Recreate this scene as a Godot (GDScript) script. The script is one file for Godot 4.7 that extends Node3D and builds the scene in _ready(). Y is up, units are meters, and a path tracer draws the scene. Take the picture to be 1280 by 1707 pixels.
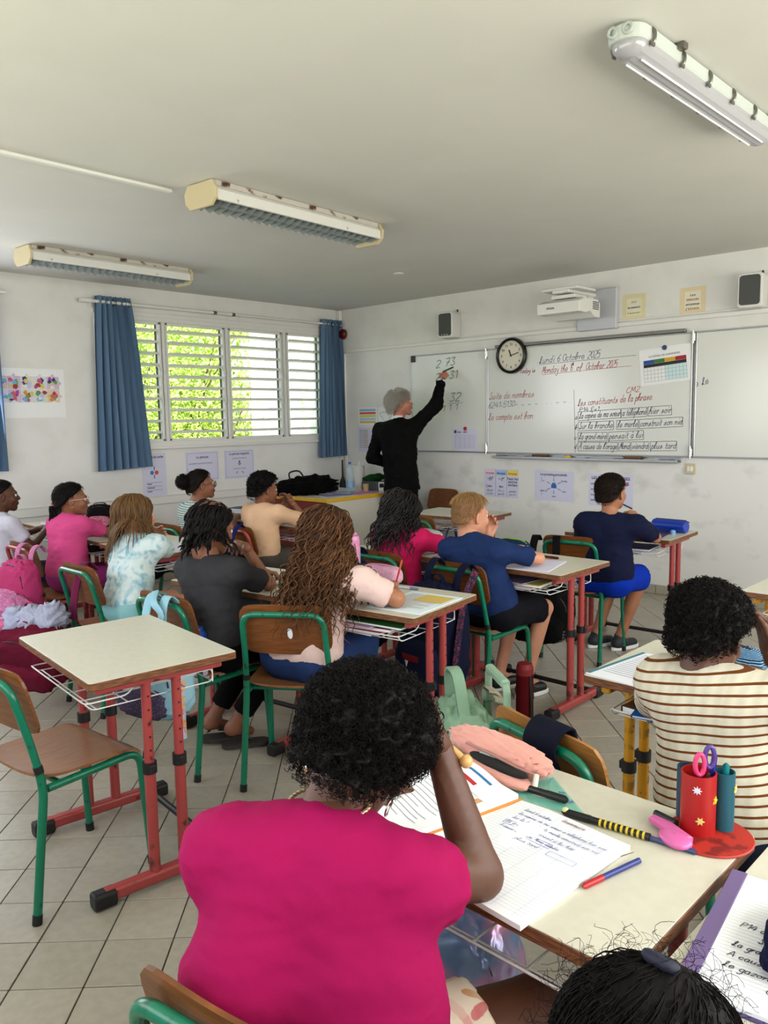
extends Node3D
# A classroom seen from its back right corner. Room corner at the origin: the front wall is z = 0, the window wall is x = 0, y is up, metres.

var used := {}
var M := {}
var rng := RandomNumberGenerator.new()
var noise := FastNoiseLite.new()

class B:                       # collects triangles for one mesh
	var v := PackedVector3Array()
	var n := PackedVector3Array()
	var u := PackedVector2Array()
	var c := PackedColorArray()
	var i := PackedInt32Array()
	var col := Color.WHITE
	var T := Transform3D.IDENTITY
	func at(p: Vector3, turn := 0.0) -> B:
		T = Transform3D(Basis(Vector3.UP, turn), p)
		return self
	func vert(p: Vector3, nn: Vector3, uv := Vector2.ZERO) -> int:
		v.append(T * p)
		n.append((T.basis * nn).normalized())
		u.append(uv)
		c.append(col)
		return v.size() - 1
	func tri(a: int, b: int, d: int) -> void:
		if (v[b] - v[a]).cross(v[d] - v[a]).dot(n[a] + n[b] + n[d]) > 0.0:
			i.append(a); i.append(d); i.append(b)
		else:
			i.append(a); i.append(b); i.append(d)
	func quad(a: Vector3, b: Vector3, d: Vector3, e: Vector3, nn := Vector3.ZERO) -> void:
		if nn == Vector3.ZERO:
			nn = (b - a).cross(e - a)
		var k := vert(a, nn, Vector2(0, 1))
		vert(b, nn, Vector2(1, 1))
		vert(d, nn, Vector2(1, 0))
		vert(e, nn, Vector2(0, 0))
		tri(k, k + 1, k + 2)
		tri(k, k + 2, k + 3)
	func flat(pts: Array, nn: Vector3) -> void:
		var k := v.size()
		for p in pts:
			vert(p, nn, Vector2(p.x, p.y))
		for j in range(1, pts.size() - 1):
			tri(k, k + j, k + j + 1)
	func box(o: Vector3, s: Vector3, bev := 0.0, bs := Basis.IDENTITY) -> B:
		var h := s * 0.5
		var b := minf(bev, minf(h.x, minf(h.y, h.z)) * 0.98)
		var ax := [Vector3.RIGHT, Vector3.UP, Vector3.BACK]
		for a in 3:
			var e: Vector3 = ax[(a + 1) % 3]
			var f: Vector3 = ax[(a + 2) % 3]
			var he := h[(a + 1) % 3] - b
			var hf := h[(a + 2) % 3] - b
			for sg in [-1.0, 1.0]:
				var m: Vector3 = ax[a] * (h[a] * sg)
				quad(o + bs * (m - e * he - f * hf), o + bs * (m + e * he - f * hf), o + bs * (m + e * he + f * hf), o + bs * (m - e * he + f * hf), bs * (ax[a] * sg))
			if b > 0.0:
				for s1 in [-1.0, 1.0]:
					for s2 in [-1.0, 1.0]:
						var ha := h[a] - b
						var p1: Vector3 = e * (h[(a + 1) % 3] * s1) + f * (hf * s2)
						var p2: Vector3 = e * (he * s1) + f * (h[(a + 2) % 3] * s2)
						quad(o + bs * (p1 - ax[a] * ha), o + bs * (p1 + ax[a] * ha), o + bs * (p2 + ax[a] * ha), o + bs * (p2 - ax[a] * ha), bs * (e * s1 + f * s2))
		if b > 0.0:
			for x in [-1.0, 1.0]:
				for y in [-1.0, 1.0]:
					for z in [-1.0, 1.0]:
						flat([o + bs * Vector3(x * h.x, y * (h.y - b), z * (h.z - b)), o + bs * Vector3(x * (h.x - b), y * h.y, z * (h.z - b)), o + bs * Vector3(x * (h.x - b), y * (h.y - b), z * h.z)], bs * Vector3(x, y, z))
		return self
	func tube(p: Array, r: Variant, sides := 8, closed := false, caps := true) -> B:
		var cnt := p.size()
		var up := Vector3.UP
		var t0: Vector3 = (p[1] - p[0]).normalized()
		if absf(t0.dot(up)) > 0.9:
			up = Vector3.RIGHT
		var k0 := v.size()
		for j in cnt:
			var t: Vector3
			if closed:
				t = (p[(j + 1) % cnt] - p[(j - 1 + cnt) % cnt]).normalized()
			else:
				t = (p[mini(j + 1, cnt - 1)] - p[maxi(j - 1, 0)]).normalized()
			up = (up - t * up.dot(t))
			up = up.normalized() if up.length() > 0.001 else t.cross(Vector3(0.3, 0.5, 0.8)).normalized()
			var sd := t.cross(up)
			var rr: float = r if r is float else r[j]
			for s in sides:
				var a := TAU * s / sides
				var d := up * cos(a) + sd * sin(a)
				vert(p[j] + d * rr, d, Vector2(float(s) / sides, float(j)))
		for j in (cnt if closed else cnt - 1):
			var j2 := (j + 1) % cnt
			for s in sides:
				var s2 := (s + 1) % sides
				tri(k0 + j * sides + s, k0 + j * sides + s2, k0 + j2 * sides + s2)
				tri(k0 + j * sides + s, k0 + j2 * sides + s2, k0 + j2 * sides + s)
		if caps and not closed:
			for e in [0, cnt - 1]:
				var t: Vector3 = (p[1] - p[0]) if e else (p[0] - p[1])
				if e:
					t = p[cnt - 1] - p[cnt - 2]
				var k := v.size()
				for s in sides:
					v.append(v[k0 + e * sides + s])
					n.append((T.basis * t).normalized())
					u.append(Vector2.ZERO)
					c.append(col)
				for s in range(1, sides - 1):
					tri(k, k + s, k + s + 1)
		return self
	func lathe(pr: Array, seg := 20, o := Vector3.ZERO, bs := Basis.IDENTITY) -> B:
		for j in pr.size() - 1:
			var a: Vector2 = pr[j]
			var b: Vector2 = pr[j + 1]
			var d := b - a
			var nn := Vector2(d.y, -d.x).normalized()
			var k := v.size()
			for s in seg + 1:
				var w := TAU * s / seg
				var dir := Vector3(cos(w), 0, sin(w))
				vert(o + bs * (dir * a.x + Vector3.UP * a.y), bs * (dir * nn.x + Vector3.UP * nn.y), Vector2(float(s) / seg, a.y))
				vert(o + bs * (dir * b.x + Vector3.UP * b.y), bs * (dir * nn.x + Vector3.UP * nn.y), Vector2(float(s) / seg, b.y))
			for s in seg:
				var q := k + s * 2
				tri(q, q + 1, q + 3)
				tri(q, q + 3, q + 2)
		return self
	func prism(poly: PackedVector2Array, d: float, bs := Basis.IDENTITY, o := Vector3.ZERO, bev := 0.0) -> B:   # polygon in x, y; from z = 0 to z = d
		if Geometry2D.is_polygon_clockwise(poly):
			poly = poly.duplicate()
			poly.reverse()
		var m := poly.size()
		var ins := PackedVector2Array()
		for j in m:
			var e1 := (poly[j] - poly[(j - 1 + m) % m]).normalized()
			var e2 := (poly[(j + 1) % m] - poly[j]).normalized()
			var nn := (Vector2(-e1.y, e1.x) + Vector2(-e2.y, e2.x)).normalized()
			ins.append(poly[j] + nn * bev / maxf(0.4, nn.dot(Vector2(-e1.y, e1.x))))
		var tr := Geometry2D.triangulate_polygon(poly)
		for side in 2:
			var k := v.size()
			for p in (ins if bev > 0.0 else poly):
				vert(o + bs * Vector3(p.x, p.y, d if side else 0.0), bs * Vector3(0, 0, 1 if side else -1), p)
			for j in range(0, tr.size(), 3):
				tri(k + tr[j], k + tr[j + 1], k + tr[j + 2])
		for j in m:
			var a := poly[j]
			var b := poly[(j + 1) % m]
			var e := (b - a).normalized()
			var nn := bs * Vector3(e.y, -e.x, 0)
			quad(o + bs * Vector3(a.x, a.y, bev), o + bs * Vector3(b.x, b.y, bev), o + bs * Vector3(b.x, b.y, d - bev), o + bs * Vector3(a.x, a.y, d - bev), nn)
			if bev > 0.0:
				var a2 := ins[j]
				var b2 := ins[(j + 1) % m]
				quad(o + bs * Vector3(a.x, a.y, d - bev), o + bs * Vector3(b.x, b.y, d - bev), o + bs * Vector3(b2.x, b2.y, d), o + bs * Vector3(a2.x, a2.y, d), nn + bs * Vector3(0, 0, 1))
				quad(o + bs * Vector3(a.x, a.y, bev), o + bs * Vector3(b.x, b.y, bev), o + bs * Vector3(b2.x, b2.y, 0), o + bs * Vector3(a2.x, a2.y, 0), nn - bs * Vector3(0, 0, 1))
		return self
	func grid(nu: int, nv: int, f: Callable, closed_u := false, flip := false) -> B:
		var P := PackedVector3Array()
		for b in nv + 1:
			for a in nu + 1:
				P.append(f.call(float(a) / nu, float(b) / nv))
		var k := v.size()
		for b in nv + 1:
			for a in nu + 1:
				var al := a - 1 if a > 0 else (nu - 1 if closed_u else 0)
				var ar := a + 1 if a < nu else (1 if closed_u else nu)
				var d1 := P[b * (nu + 1) + ar] - P[b * (nu + 1) + al]
				var d2 := P[mini(b + 1, nv) * (nu + 1) + a] - P[maxi(b - 1, 0) * (nu + 1) + a]
				var nn := d1.cross(d2) * (-1.0 if flip else 1.0)
				if nn.length_squared() < 1e-16:
					var p2 := P[clampi(b, 1, nv - 1) * (nu + 1) + a]
					nn = p2 - P[clampi(b + (1 if b == 0 else -1), 1, nv - 1) * (nu + 1) + (a + nu / 2) % nu]
					nn = P[b * (nu + 1) + a] - P[(nv / 2) * (nu + 1) + a] * 0.5 - P[(nv / 2) * (nu + 1) + (a + nu / 2) % (nu + 1)] * 0.5
				vert(P[b * (nu + 1) + a], nn, Vector2(float(a) / nu, float(b) / nv))
		for b in nv:
			for a in nu:
				var q := k + b * (nu + 1) + a
				tri(q, q + 1, q + nu + 2)
				tri(q, q + nu + 2, q + nu + 1)
		return self
	func sheet(nu: int, nv: int, f: Callable, th: float) -> B:      # a closed thin sheet, th thick along its own y
		grid(nu, nv, f, false, false)
		var g := func(a: float, b: float) -> Vector3: return f.call(a, b) - Vector3(0, th, 0)
		grid(nu, nv, g, false, true)
		for e in 4:
			for j in (nu if e < 2 else nv):
				var m: float = nu if e < 2 else nv
				var p1: Vector3 = f.call(j / m, float(e)) if e < 2 else f.call(float(e - 2), j / m)
				var p2: Vector3 = f.call((j + 1) / m, float(e)) if e < 2 else f.call(float(e - 2), (j + 1) / m)
				quad(p1, p2, p2 - Vector3(0, th, 0), p1 - Vector3(0, th, 0))
		return self
	func ball(o: Vector3, r: Vector3, nu := 16, nv := 10, bs := Basis.IDENTITY, e := 1.0, f: Variant = null) -> B:   # (super)ellipsoid; f(direction) scales the radius
		var pw := func(x: float) -> float: return signf(x) * pow(absf(x), e)
		var g := func(a: float, b: float) -> Vector3:
			var la := (b - 0.5) * PI
			var lo := -a * TAU
			var d := Vector3(pw.call(cos(la)) * pw.call(cos(lo)), pw.call(sin(la)), pw.call(cos(la)) * pw.call(sin(lo)))
			var q: float = f.call(d) if f != null else 1.0
			return o + bs * (d * r * q)
		var k := v.size()
		grid(nu, nv, g, true)
		var oc := T * o
		for j in range(k, v.size()):            # outward everywhere
			if n[j].dot(v[j] - oc) < 0.0:
				n[j] = -n[j]
		return self
	func add(o: B, t: Transform3D, mirror := false) -> void:
		var k := v.size()
		for j in o.v.size():
			v.append(T * (t * o.v[j]))
			n.append((T.basis * (t.basis * o.n[j])).normalized())
		u.append_array(o.u)
		c.append_array(o.c)
		for j in range(0, o.i.size(), 3):
			i.append(k + o.i[j])
			i.append(k + o.i[j + (2 if mirror else 1)])
			i.append(k + o.i[j + (1 if mirror else 2)])
	func mesh() -> ArrayMesh:
		var a := []
		a.resize(Mesh.ARRAY_MAX)
		a[Mesh.ARRAY_VERTEX] = v
		a[Mesh.ARRAY_NORMAL] = n
		a[Mesh.ARRAY_TEX_UV] = u
		a[Mesh.ARRAY_COLOR] = c
		a[Mesh.ARRAY_INDEX] = i
		var m := ArrayMesh.new()
		m.add_surface_from_arrays(Mesh.PRIMITIVE_TRIANGLES, a)
		return m

class SDF:                     # smooth union of tapered capsules and ellipsoids, meshed by surface nets
	var q := []
	func cap(a: Vector3, b: Vector3, ra: float, rb: float, k := 0.03, cut := 0) -> void:   # cut 1: flat end at b, 2: flat at both ends
		q.append([0, a, b, ra, rb, k, cut])
	func ell(o: Vector3, r: Vector3, k := 0.02, bs := Basis.IDENTITY, sub := false) -> void:
		q.append([2 if sub else 1, o, r, 0.0, 0.0, k, bs])
	func mesh(h: float, o: B, amp := 0.0, fn: FastNoiseLite = null, below := -1e9) -> void:
		var lo := Vector3(1e9, 1e9, 1e9)
		var hi := -lo
		for s in q:
			if s[0] == 2:
				continue
			var r: float = maxf(s[3], s[4]) if s[0] == 0 else maxf(s[2].x, maxf(s[2].y, s[2].z))
			var e: Vector3 = Vector3.ONE * (r + float(s[5]) * 0.5 + 3.0 * h)
			lo = lo.min(s[1] - e)
			hi = hi.max(s[1] + e)
			if s[0] == 0:
				lo = lo.min(s[2] - e)
				hi = hi.max(s[2] + e)
		var nx := int((hi.x - lo.x) / h) + 2
		var ny := int((hi.y - lo.y) / h) + 2
		var nz := int((hi.z - lo.z) / h) + 2
		var F := PackedFloat32Array()
		F.resize(nx * ny * nz)
		F.fill(1.0)
		for s in q:
			var k: float = s[5]
			var ty: int = s[0]
			var a: Vector3 = s[1]
			var b: Vector3 = s[2]
			var ra: float = s[3]
			var rb: float = s[4]
			var r: float = maxf(ra, rb) if ty == 0 else maxf(b.x, maxf(b.y, b.z))
			var e := Vector3.ONE * (r + k + 2.0 * h)
			var l := a - e
			var g := a + e
			var ba := b - a
			var bl := 1.0
			var cut := 0
			var inv := Basis.IDENTITY
			var ir := Vector3.ONE
			if ty == 0:
				l = l.min(b - e)
				g = g.max(b + e)
				bl = 1.0 / maxf(ba.length_squared(), 1e-9)
				cut = s[6]
			else:
				inv = s[6].inverse()
				ir = Vector3(1.0 / b.x, 1.0 / b.y, 1.0 / b.z)
			var ln := ba.length()
			var x0 := maxi(0, int((l.x - lo.x) / h))
			var x1 := mini(nx - 1, int((g.x - lo.x) / h) + 1)
			var y0 := maxi(0, int((l.y - lo.y) / h))
			var y1 := mini(ny - 1, int((g.y - lo.y) / h) + 1)
			var z0 := maxi(0, int((l.z - lo.z) / h))
			var z1 := mini(nz - 1, int((g.z - lo.z) / h) + 1)
			for z in range(z0, z1 + 1):
				for y in range(y0, y1 + 1):
					var at := (z * ny + y) * nx
					for x in range(x0, x1 + 1):
						var p := Vector3(lo.x + x * h, lo.y + y * h, lo.z + z * h) - a
						var d: float
						if ty == 0:
							var tt := p.dot(ba) * bl
							var t := clampf(tt, 0.0, 1.0)
							d = (p - ba * t).length() - ra - (rb - ra) * t
							if cut:
								d = maxf(d, (tt - 1.0) * ln)
								if cut == 2:
									d = maxf(d, -tt * ln)
						else:
							var w := inv * p * ir
							var k0 := w.length()
							var k1 := (w * ir).length()
							d = k0 * (k0 - 1.0) / maxf(k1, 1e-6)
						var old := F[at + x]
						if ty == 2:
							d = -d
							var hs := maxf(k - absf(old - d), 0.0) / k
							F[at + x] = maxf(old, d) + hs * hs * k * 0.25
						else:
							var hh := maxf(k - absf(old - d), 0.0) / k
							F[at + x] = minf(old, d) - hh * hh * k * 0.25
		var sy := nx
		var sz := nx * ny
		var id := PackedInt32Array()
		id.resize(F.size())
		id.fill(-1)
		var band := 1.9 * h
		var cells := PackedInt32Array()
		for j in F.size() - sz - sy - 1:
			if absf(F[j]) < band:
				cells.append(j)
		var P := PackedVector3Array()
		var live := PackedInt32Array()
		var off := [0, 1, sy, sy + 1, sz, sz + 1, sz + sy, sz + sy + 1]
		var ed := [[0, 1], [2, 3], [4, 5], [6, 7], [0, 2], [1, 3], [4, 6], [5, 7], [0, 4], [1, 5], [2, 6], [3, 7]]
		var cv := [Vector3(0, 0, 0), Vector3(1, 0, 0), Vector3(0, 1, 0), Vector3(1, 1, 0), Vector3(0, 0, 1), Vector3(1, 0, 1), Vector3(0, 1, 1), Vector3(1, 1, 1)]
		for j in cells:
			var f0 := F[j]; var f1 := F[j + 1]; var f2 := F[j + sy]; var f3 := F[j + sy + 1]
			var f4 := F[j + sz]; var f5 := F[j + sz + 1]; var f6 := F[j + sz + sy]; var f7 := F[j + sz + sy + 1]
			var m := int(f0 < 0.0) + int(f1 < 0.0) + int(f2 < 0.0) + int(f3 < 0.0) + int(f4 < 0.0) + int(f5 < 0.0) + int(f6 < 0.0) + int(f7 < 0.0)
			if m == 0 or m == 8:
				continue
			var ff := [f0, f1, f2, f3, f4, f5, f6, f7]
			var s := Vector3.ZERO
			var cn := 0
			for e in ed:
				var fa: float = ff[e[0]]
				var fb: float = ff[e[1]]
				if (fa < 0.0) != (fb < 0.0):
					s += cv[e[0]].lerp(cv[e[1]], fa / (fa - fb))
					cn += 1
			s /= cn
			var x := j % nx
			var y := (j / nx) % ny
			var z := j / sz
			id[j] = P.size()
			P.append(lo + (Vector3(x, y, z) + s) * h)
			live.append(j)
		var I := PackedInt32Array()
		for j in live:
			var a0 := F[j] < 0.0
			for ax in 3:
				var st: int = [1, sy, sz][ax]
				if a0 == (F[j + st] < 0.0):
					continue
				var s1: int = [sy, sz, 1][ax]
				var s2: int = [sz, 1, sy][ax]
				var A := id[j]; var Bq := id[j - s1]; var C := id[j - s1 - s2]; var D := id[j - s2]
				if A < 0 or Bq < 0 or C < 0 or D < 0:
					continue
				if a0:
					I.append_array([A, C, Bq, A, D, C])
				else:
					I.append_array([A, Bq, C, A, C, D])
		var N := PackedVector3Array()
		N.resize(P.size())
		for pass_ in 2:
			N.fill(Vector3.ZERO)
			for j in range(0, I.size(), 3):
				var a := I[j]; var b := I[j + 1]; var d := I[j + 2]
				var w := (P[d] - P[a]).cross(P[b] - P[a])
				N[a] += w; N[b] += w; N[d] += w
			if pass_ == 0:
				if amp == 0.0:
					break
				for j in P.size():
					var w := P[j]
					P[j] += N[j].normalized() * amp * (fn.get_noise_3dv(w) + 0.55 * fn.get_noise_3dv(Vector3(w.x * 1.4 + w.y * 1.8, w.y * 5.0 - w.x * 1.2, w.z * 1.4 + 3.0)))
		var k := o.v.size()
		for j in P.size():
			o.v.append(o.T * P[j])
			o.n.append((o.T.basis * N[j]).normalized())
			o.u.append(Vector2(P[j].x, P[j].y))
			o.c.append(o.col)
		for j in I:
			o.i.append(k + j)

func numbered(called: String) -> String:
	var k: int = used.get(called, -1) + 1
	used[called] = k
	return called if k == 0 else "%s_%03d" % [called, k]

func obj(called: String, b: Variant, m: Material, parent: Node3D = self) -> MeshInstance3D:
	var o := MeshInstance3D.new()
	o.mesh = b.mesh() if b is B else b
	o.material_override = m
	o.name = numbered(called) if parent == self else called
	parent.add_child(o, true)
	if called in STROKES: o.set_meta("kind", "stuff")
	return o

const STROKES := ["handwriting", "print_line", "minute_marks", "ruling", "diagram_line", "ink_line", "rule", "highlight", "outline_map", "arrow"]

func tag(o: Node3D, label: String, category: String, group := "", kind := "") -> Node3D:
	o.set_meta("label", label)
	o.set_meta("category", category)
	if group: o.set_meta("group", group)
	if kind: o.set_meta("kind", kind)
	return o

func thing(called: String, label: String, category: String, at := Vector3.ZERO, turn := 0.0, group := "") -> Node3D:
	var o := Node3D.new()
	o.name = numbered(called)
	add_child(o)
	o.position = at
	o.rotation.y = turn
	return tag(o, label, category, group)

func struct(called: String, b: Variant, m: Material, label: String, category: String, parent: Node3D = self) -> MeshInstance3D:
	var o := obj(called, b, m, parent)
	if parent == self:
		tag(o, label, category, "", "structure")
	return o

func multi(called: String, m: Mesh, tr: Array, mat: Material, parent: Node3D, cols := []) -> MultiMeshInstance3D:
	var mm := MultiMesh.new()
	mm.transform_format = MultiMesh.TRANSFORM_3D
	mm.use_colors = cols.size() > 0
	mm.mesh = m
	mm.instance_count = tr.size()
	for j in tr.size():
		mm.set_instance_transform(j, tr[j])
		if cols.size():
			mm.set_instance_color(j, cols[j])
	var o := MultiMeshInstance3D.new()
	o.multimesh = mm
	o.material_override = mat
	o.name = called
	parent.add_child(o, true)
	o.set_meta("kind", "stuff")
	return o

func dup(root: Node3D, base: String, at: Vector3, turn: float, label: String) -> Node3D:
	var r: Node3D = root.duplicate()
	r.name = numbered(base)
	add_child(r)
	r.position = at
	r.rotation.y = turn
	r.set_meta("label", label)
	return r

func mat(c: Color, rough := 0.7, metal := 0.0, spec := 0.5) -> StandardMaterial3D:
	var m := StandardMaterial3D.new()
	m.albedo_color = c
	m.roughness = rough
	m.metallic = metal
	m.metallic_specular = spec
	return m

func ntex(freq: float, c0: Color, c1: Color, size := 256, type := FastNoiseLite.TYPE_SIMPLEX_SMOOTH, oct := 4, lo := 0.3, hi := 0.7, seed_ := 1) -> NoiseTexture2D:
	var f := FastNoiseLite.new()
	f.noise_type = type
	f.frequency = freq
	f.fractal_octaves = oct
	f.seed = seed_
	var g := Gradient.new()
	g.offsets = PackedFloat32Array([0.0, lo, hi, 1.0])
	g.colors = PackedColorArray([c0, c0, c1, c1])
	var t := NoiseTexture2D.new()
	t.width = size
	t.height = size
	t.seamless = true
	t.noise = f
	t.color_ramp = g
	return t

func tri_tex(m: StandardMaterial3D, t: Texture2D, scale: Vector3, world := false) -> StandardMaterial3D:
	m.albedo_texture = t
	m.albedo_color = Color.WHITE
	m.uv1_triplanar = true
	m.uv1_world_triplanar = world
	m.uv1_scale = scale
	return m

func bump(m: StandardMaterial3D, freq: float, cm: float, scale: Vector3, size := 256) -> StandardMaterial3D:
	var key := "relief_%s" % freq
	if not M.has(key): M[key] = ntex(freq, Color.BLACK, Color.WHITE, size, FastNoiseLite.TYPE_SIMPLEX_SMOOTH, 3, 0.1, 0.9, 7)
	m.heightmap_enabled = true
	m.heightmap_texture = M[key]
	m.heightmap_scale = cm
	m.uv1_triplanar = true
	m.uv1_scale = scale
	return m

func rpoly(w: float, h: float, r: float, seg := 5) -> PackedVector2Array:    # rounded rectangle round its centre
	var p := PackedVector2Array()
	for k in 4:
		var c := Vector2((w / 2 - r) * (1 if k in [0, 3] else -1), (h / 2 - r) * (1 if k < 2 else -1))
		for j in seg + 1:
			var a := PI / 2 * (k + float(j) / seg)
			p.append(c + Vector2(cos(a), sin(a)) * r)
	return p

func bend(p: Array, r: float, seg := 4) -> Array:       # a polyline with its corners rounded
	var o := [p[0]]
	for j in range(1, p.size() - 1):
		var a: Vector3 = p[j - 1]
		var b: Vector3 = p[j]
		var c: Vector3 = p[j + 1]
		var d := minf(r, minf(a.distance_to(b), b.distance_to(c)) * 0.49)
		var s := b + (a - b).normalized() * d
		var e := b + (c - b).normalized() * d
		for k in seg + 1:
			var t := float(k) / seg
			o.append(s.lerp(b, t).lerp(b.lerp(e, t), t))
	o.append(p[p.size() - 1])
	return o

func spline(p: Array, sub := 4) -> Array:
	var o := []
	for j in p.size() - 1:
		for k in sub:
			o.append(p[j].cubic_interpolate(p[j + 1], p[maxi(j - 1, 0)], p[mini(j + 2, p.size() - 1)], float(k) / sub))
	o.append(p[p.size() - 1])
	return o

func face(fwd: Vector3, up := Vector3.UP) -> Basis:      # -z along fwd
	return Basis.looking_at(fwd, up)
const H := 2.725
const EYE := Vector3(6.7157, 1.52, 6.4096)

func _ready() -> void:
	# camera, sky, sun, exposure
	var cam := Camera3D.new()
	cam.name = "camera"
	add_child(cam)
	cam.transform = Transform3D(Basis(Vector3(0.727738, -0.016388, -0.68566), Vector3(-0.068704, 0.992944, -0.096652), Vector3(0.682406, 0.117445, 0.721477)), EYE)
	cam.fov = 65.2
	cam.near = 0.05
	var env := Environment.new()
	var sky := Sky.new()
	var sm := ProceduralSkyMaterial.new()
	sm.sky_top_color = Color(0.62, 0.74, 0.92)
	sm.sky_horizon_color = Color(0.93, 0.95, 0.97)
	sm.ground_bottom_color = Color(0.45, 0.47, 0.38)
	sm.ground_horizon_color = Color(0.75, 0.78, 0.72)
	sm.energy_multiplier = SKY_ENERGY
	sky.sky_material = sm
	env.background_mode = Environment.BG_SKY
	env.sky = sky
	env.tonemap_mode = Environment.TONE_MAPPER_LINEAR
	env.tonemap_exposure = EXPOSURE
	env.sdfgi_enabled = true
	env.ssao_enabled = true
	env.ssil_enabled = true
	var we := WorldEnvironment.new()
	we.name = "environment"
	we.environment = env
	add_child(we)
	var sun := DirectionalLight3D.new()
	sun.name = "sun"
	sun.light_energy = SUN_ENERGY
	sun.light_color = Color(1.0, 0.96, 0.88)
	sun.light_angular_distance = 0.6
	sun.shadow_enabled = true
	add_child(sun)
	sun.look_at_from_position(Vector3.ZERO, Vector3(-0.16, -1.0, -0.52))
	# daylight arriving through the window openings (one light in each opening, as large as the opening)
	daylight(Vector3(0.05, 1.88, 5.10), Vector2(2.6, 1.1), Vector3.RIGHT, DAY_LEFT)
	daylight(Vector3(7.95, 1.75, 4.7), Vector2(3.4, 1.2), Vector3.LEFT, DAY_RIGHT)
	daylight(Vector3(7.95, 1.75, 1.8), Vector2(1.6, 1.2), Vector3.LEFT, DAY_RIGHT * 0.6)
	daylight(Vector3(4.0, 1.75, 6.95), Vector2(4.4, 1.2), Vector3.FORWARD, DAY_BACK)
	rng.seed = 11
	noise.seed = 5
	noise.frequency = 6.0
	materials()
	build_room()
	build_outside()
	build_wall_things()
	build_furniture()
	build_people()
	build_bags()
	build_stationery()

const EXPOSURE := 1.08
const SKY_ENERGY := 4.0
const SUN_ENERGY := 4.5
const DAY_LEFT := 60.0
const DAY_RIGHT := 90.0
const DAY_BACK := 48.0

func daylight(p: Vector3, size: Vector2, dir: Vector3, e: float) -> void:
	var l := AreaLight3D.new()
	l.name = "daylight"
	l.area_size = size
	l.light_energy = e / (PI * PI)
	l.light_color = Color(1.0, 0.976, 0.93) if dir != Vector3.RIGHT else Color(0.97, 0.98, 1.0)
	l.shadow_enabled = true
	l.area_range = 20.0
	add_child(l, true)
	l.look_at_from_position(p, p + dir + Vector3(0, 0.14, 0), Vector3.UP)      # light also comes up off the bright ground outside

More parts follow.
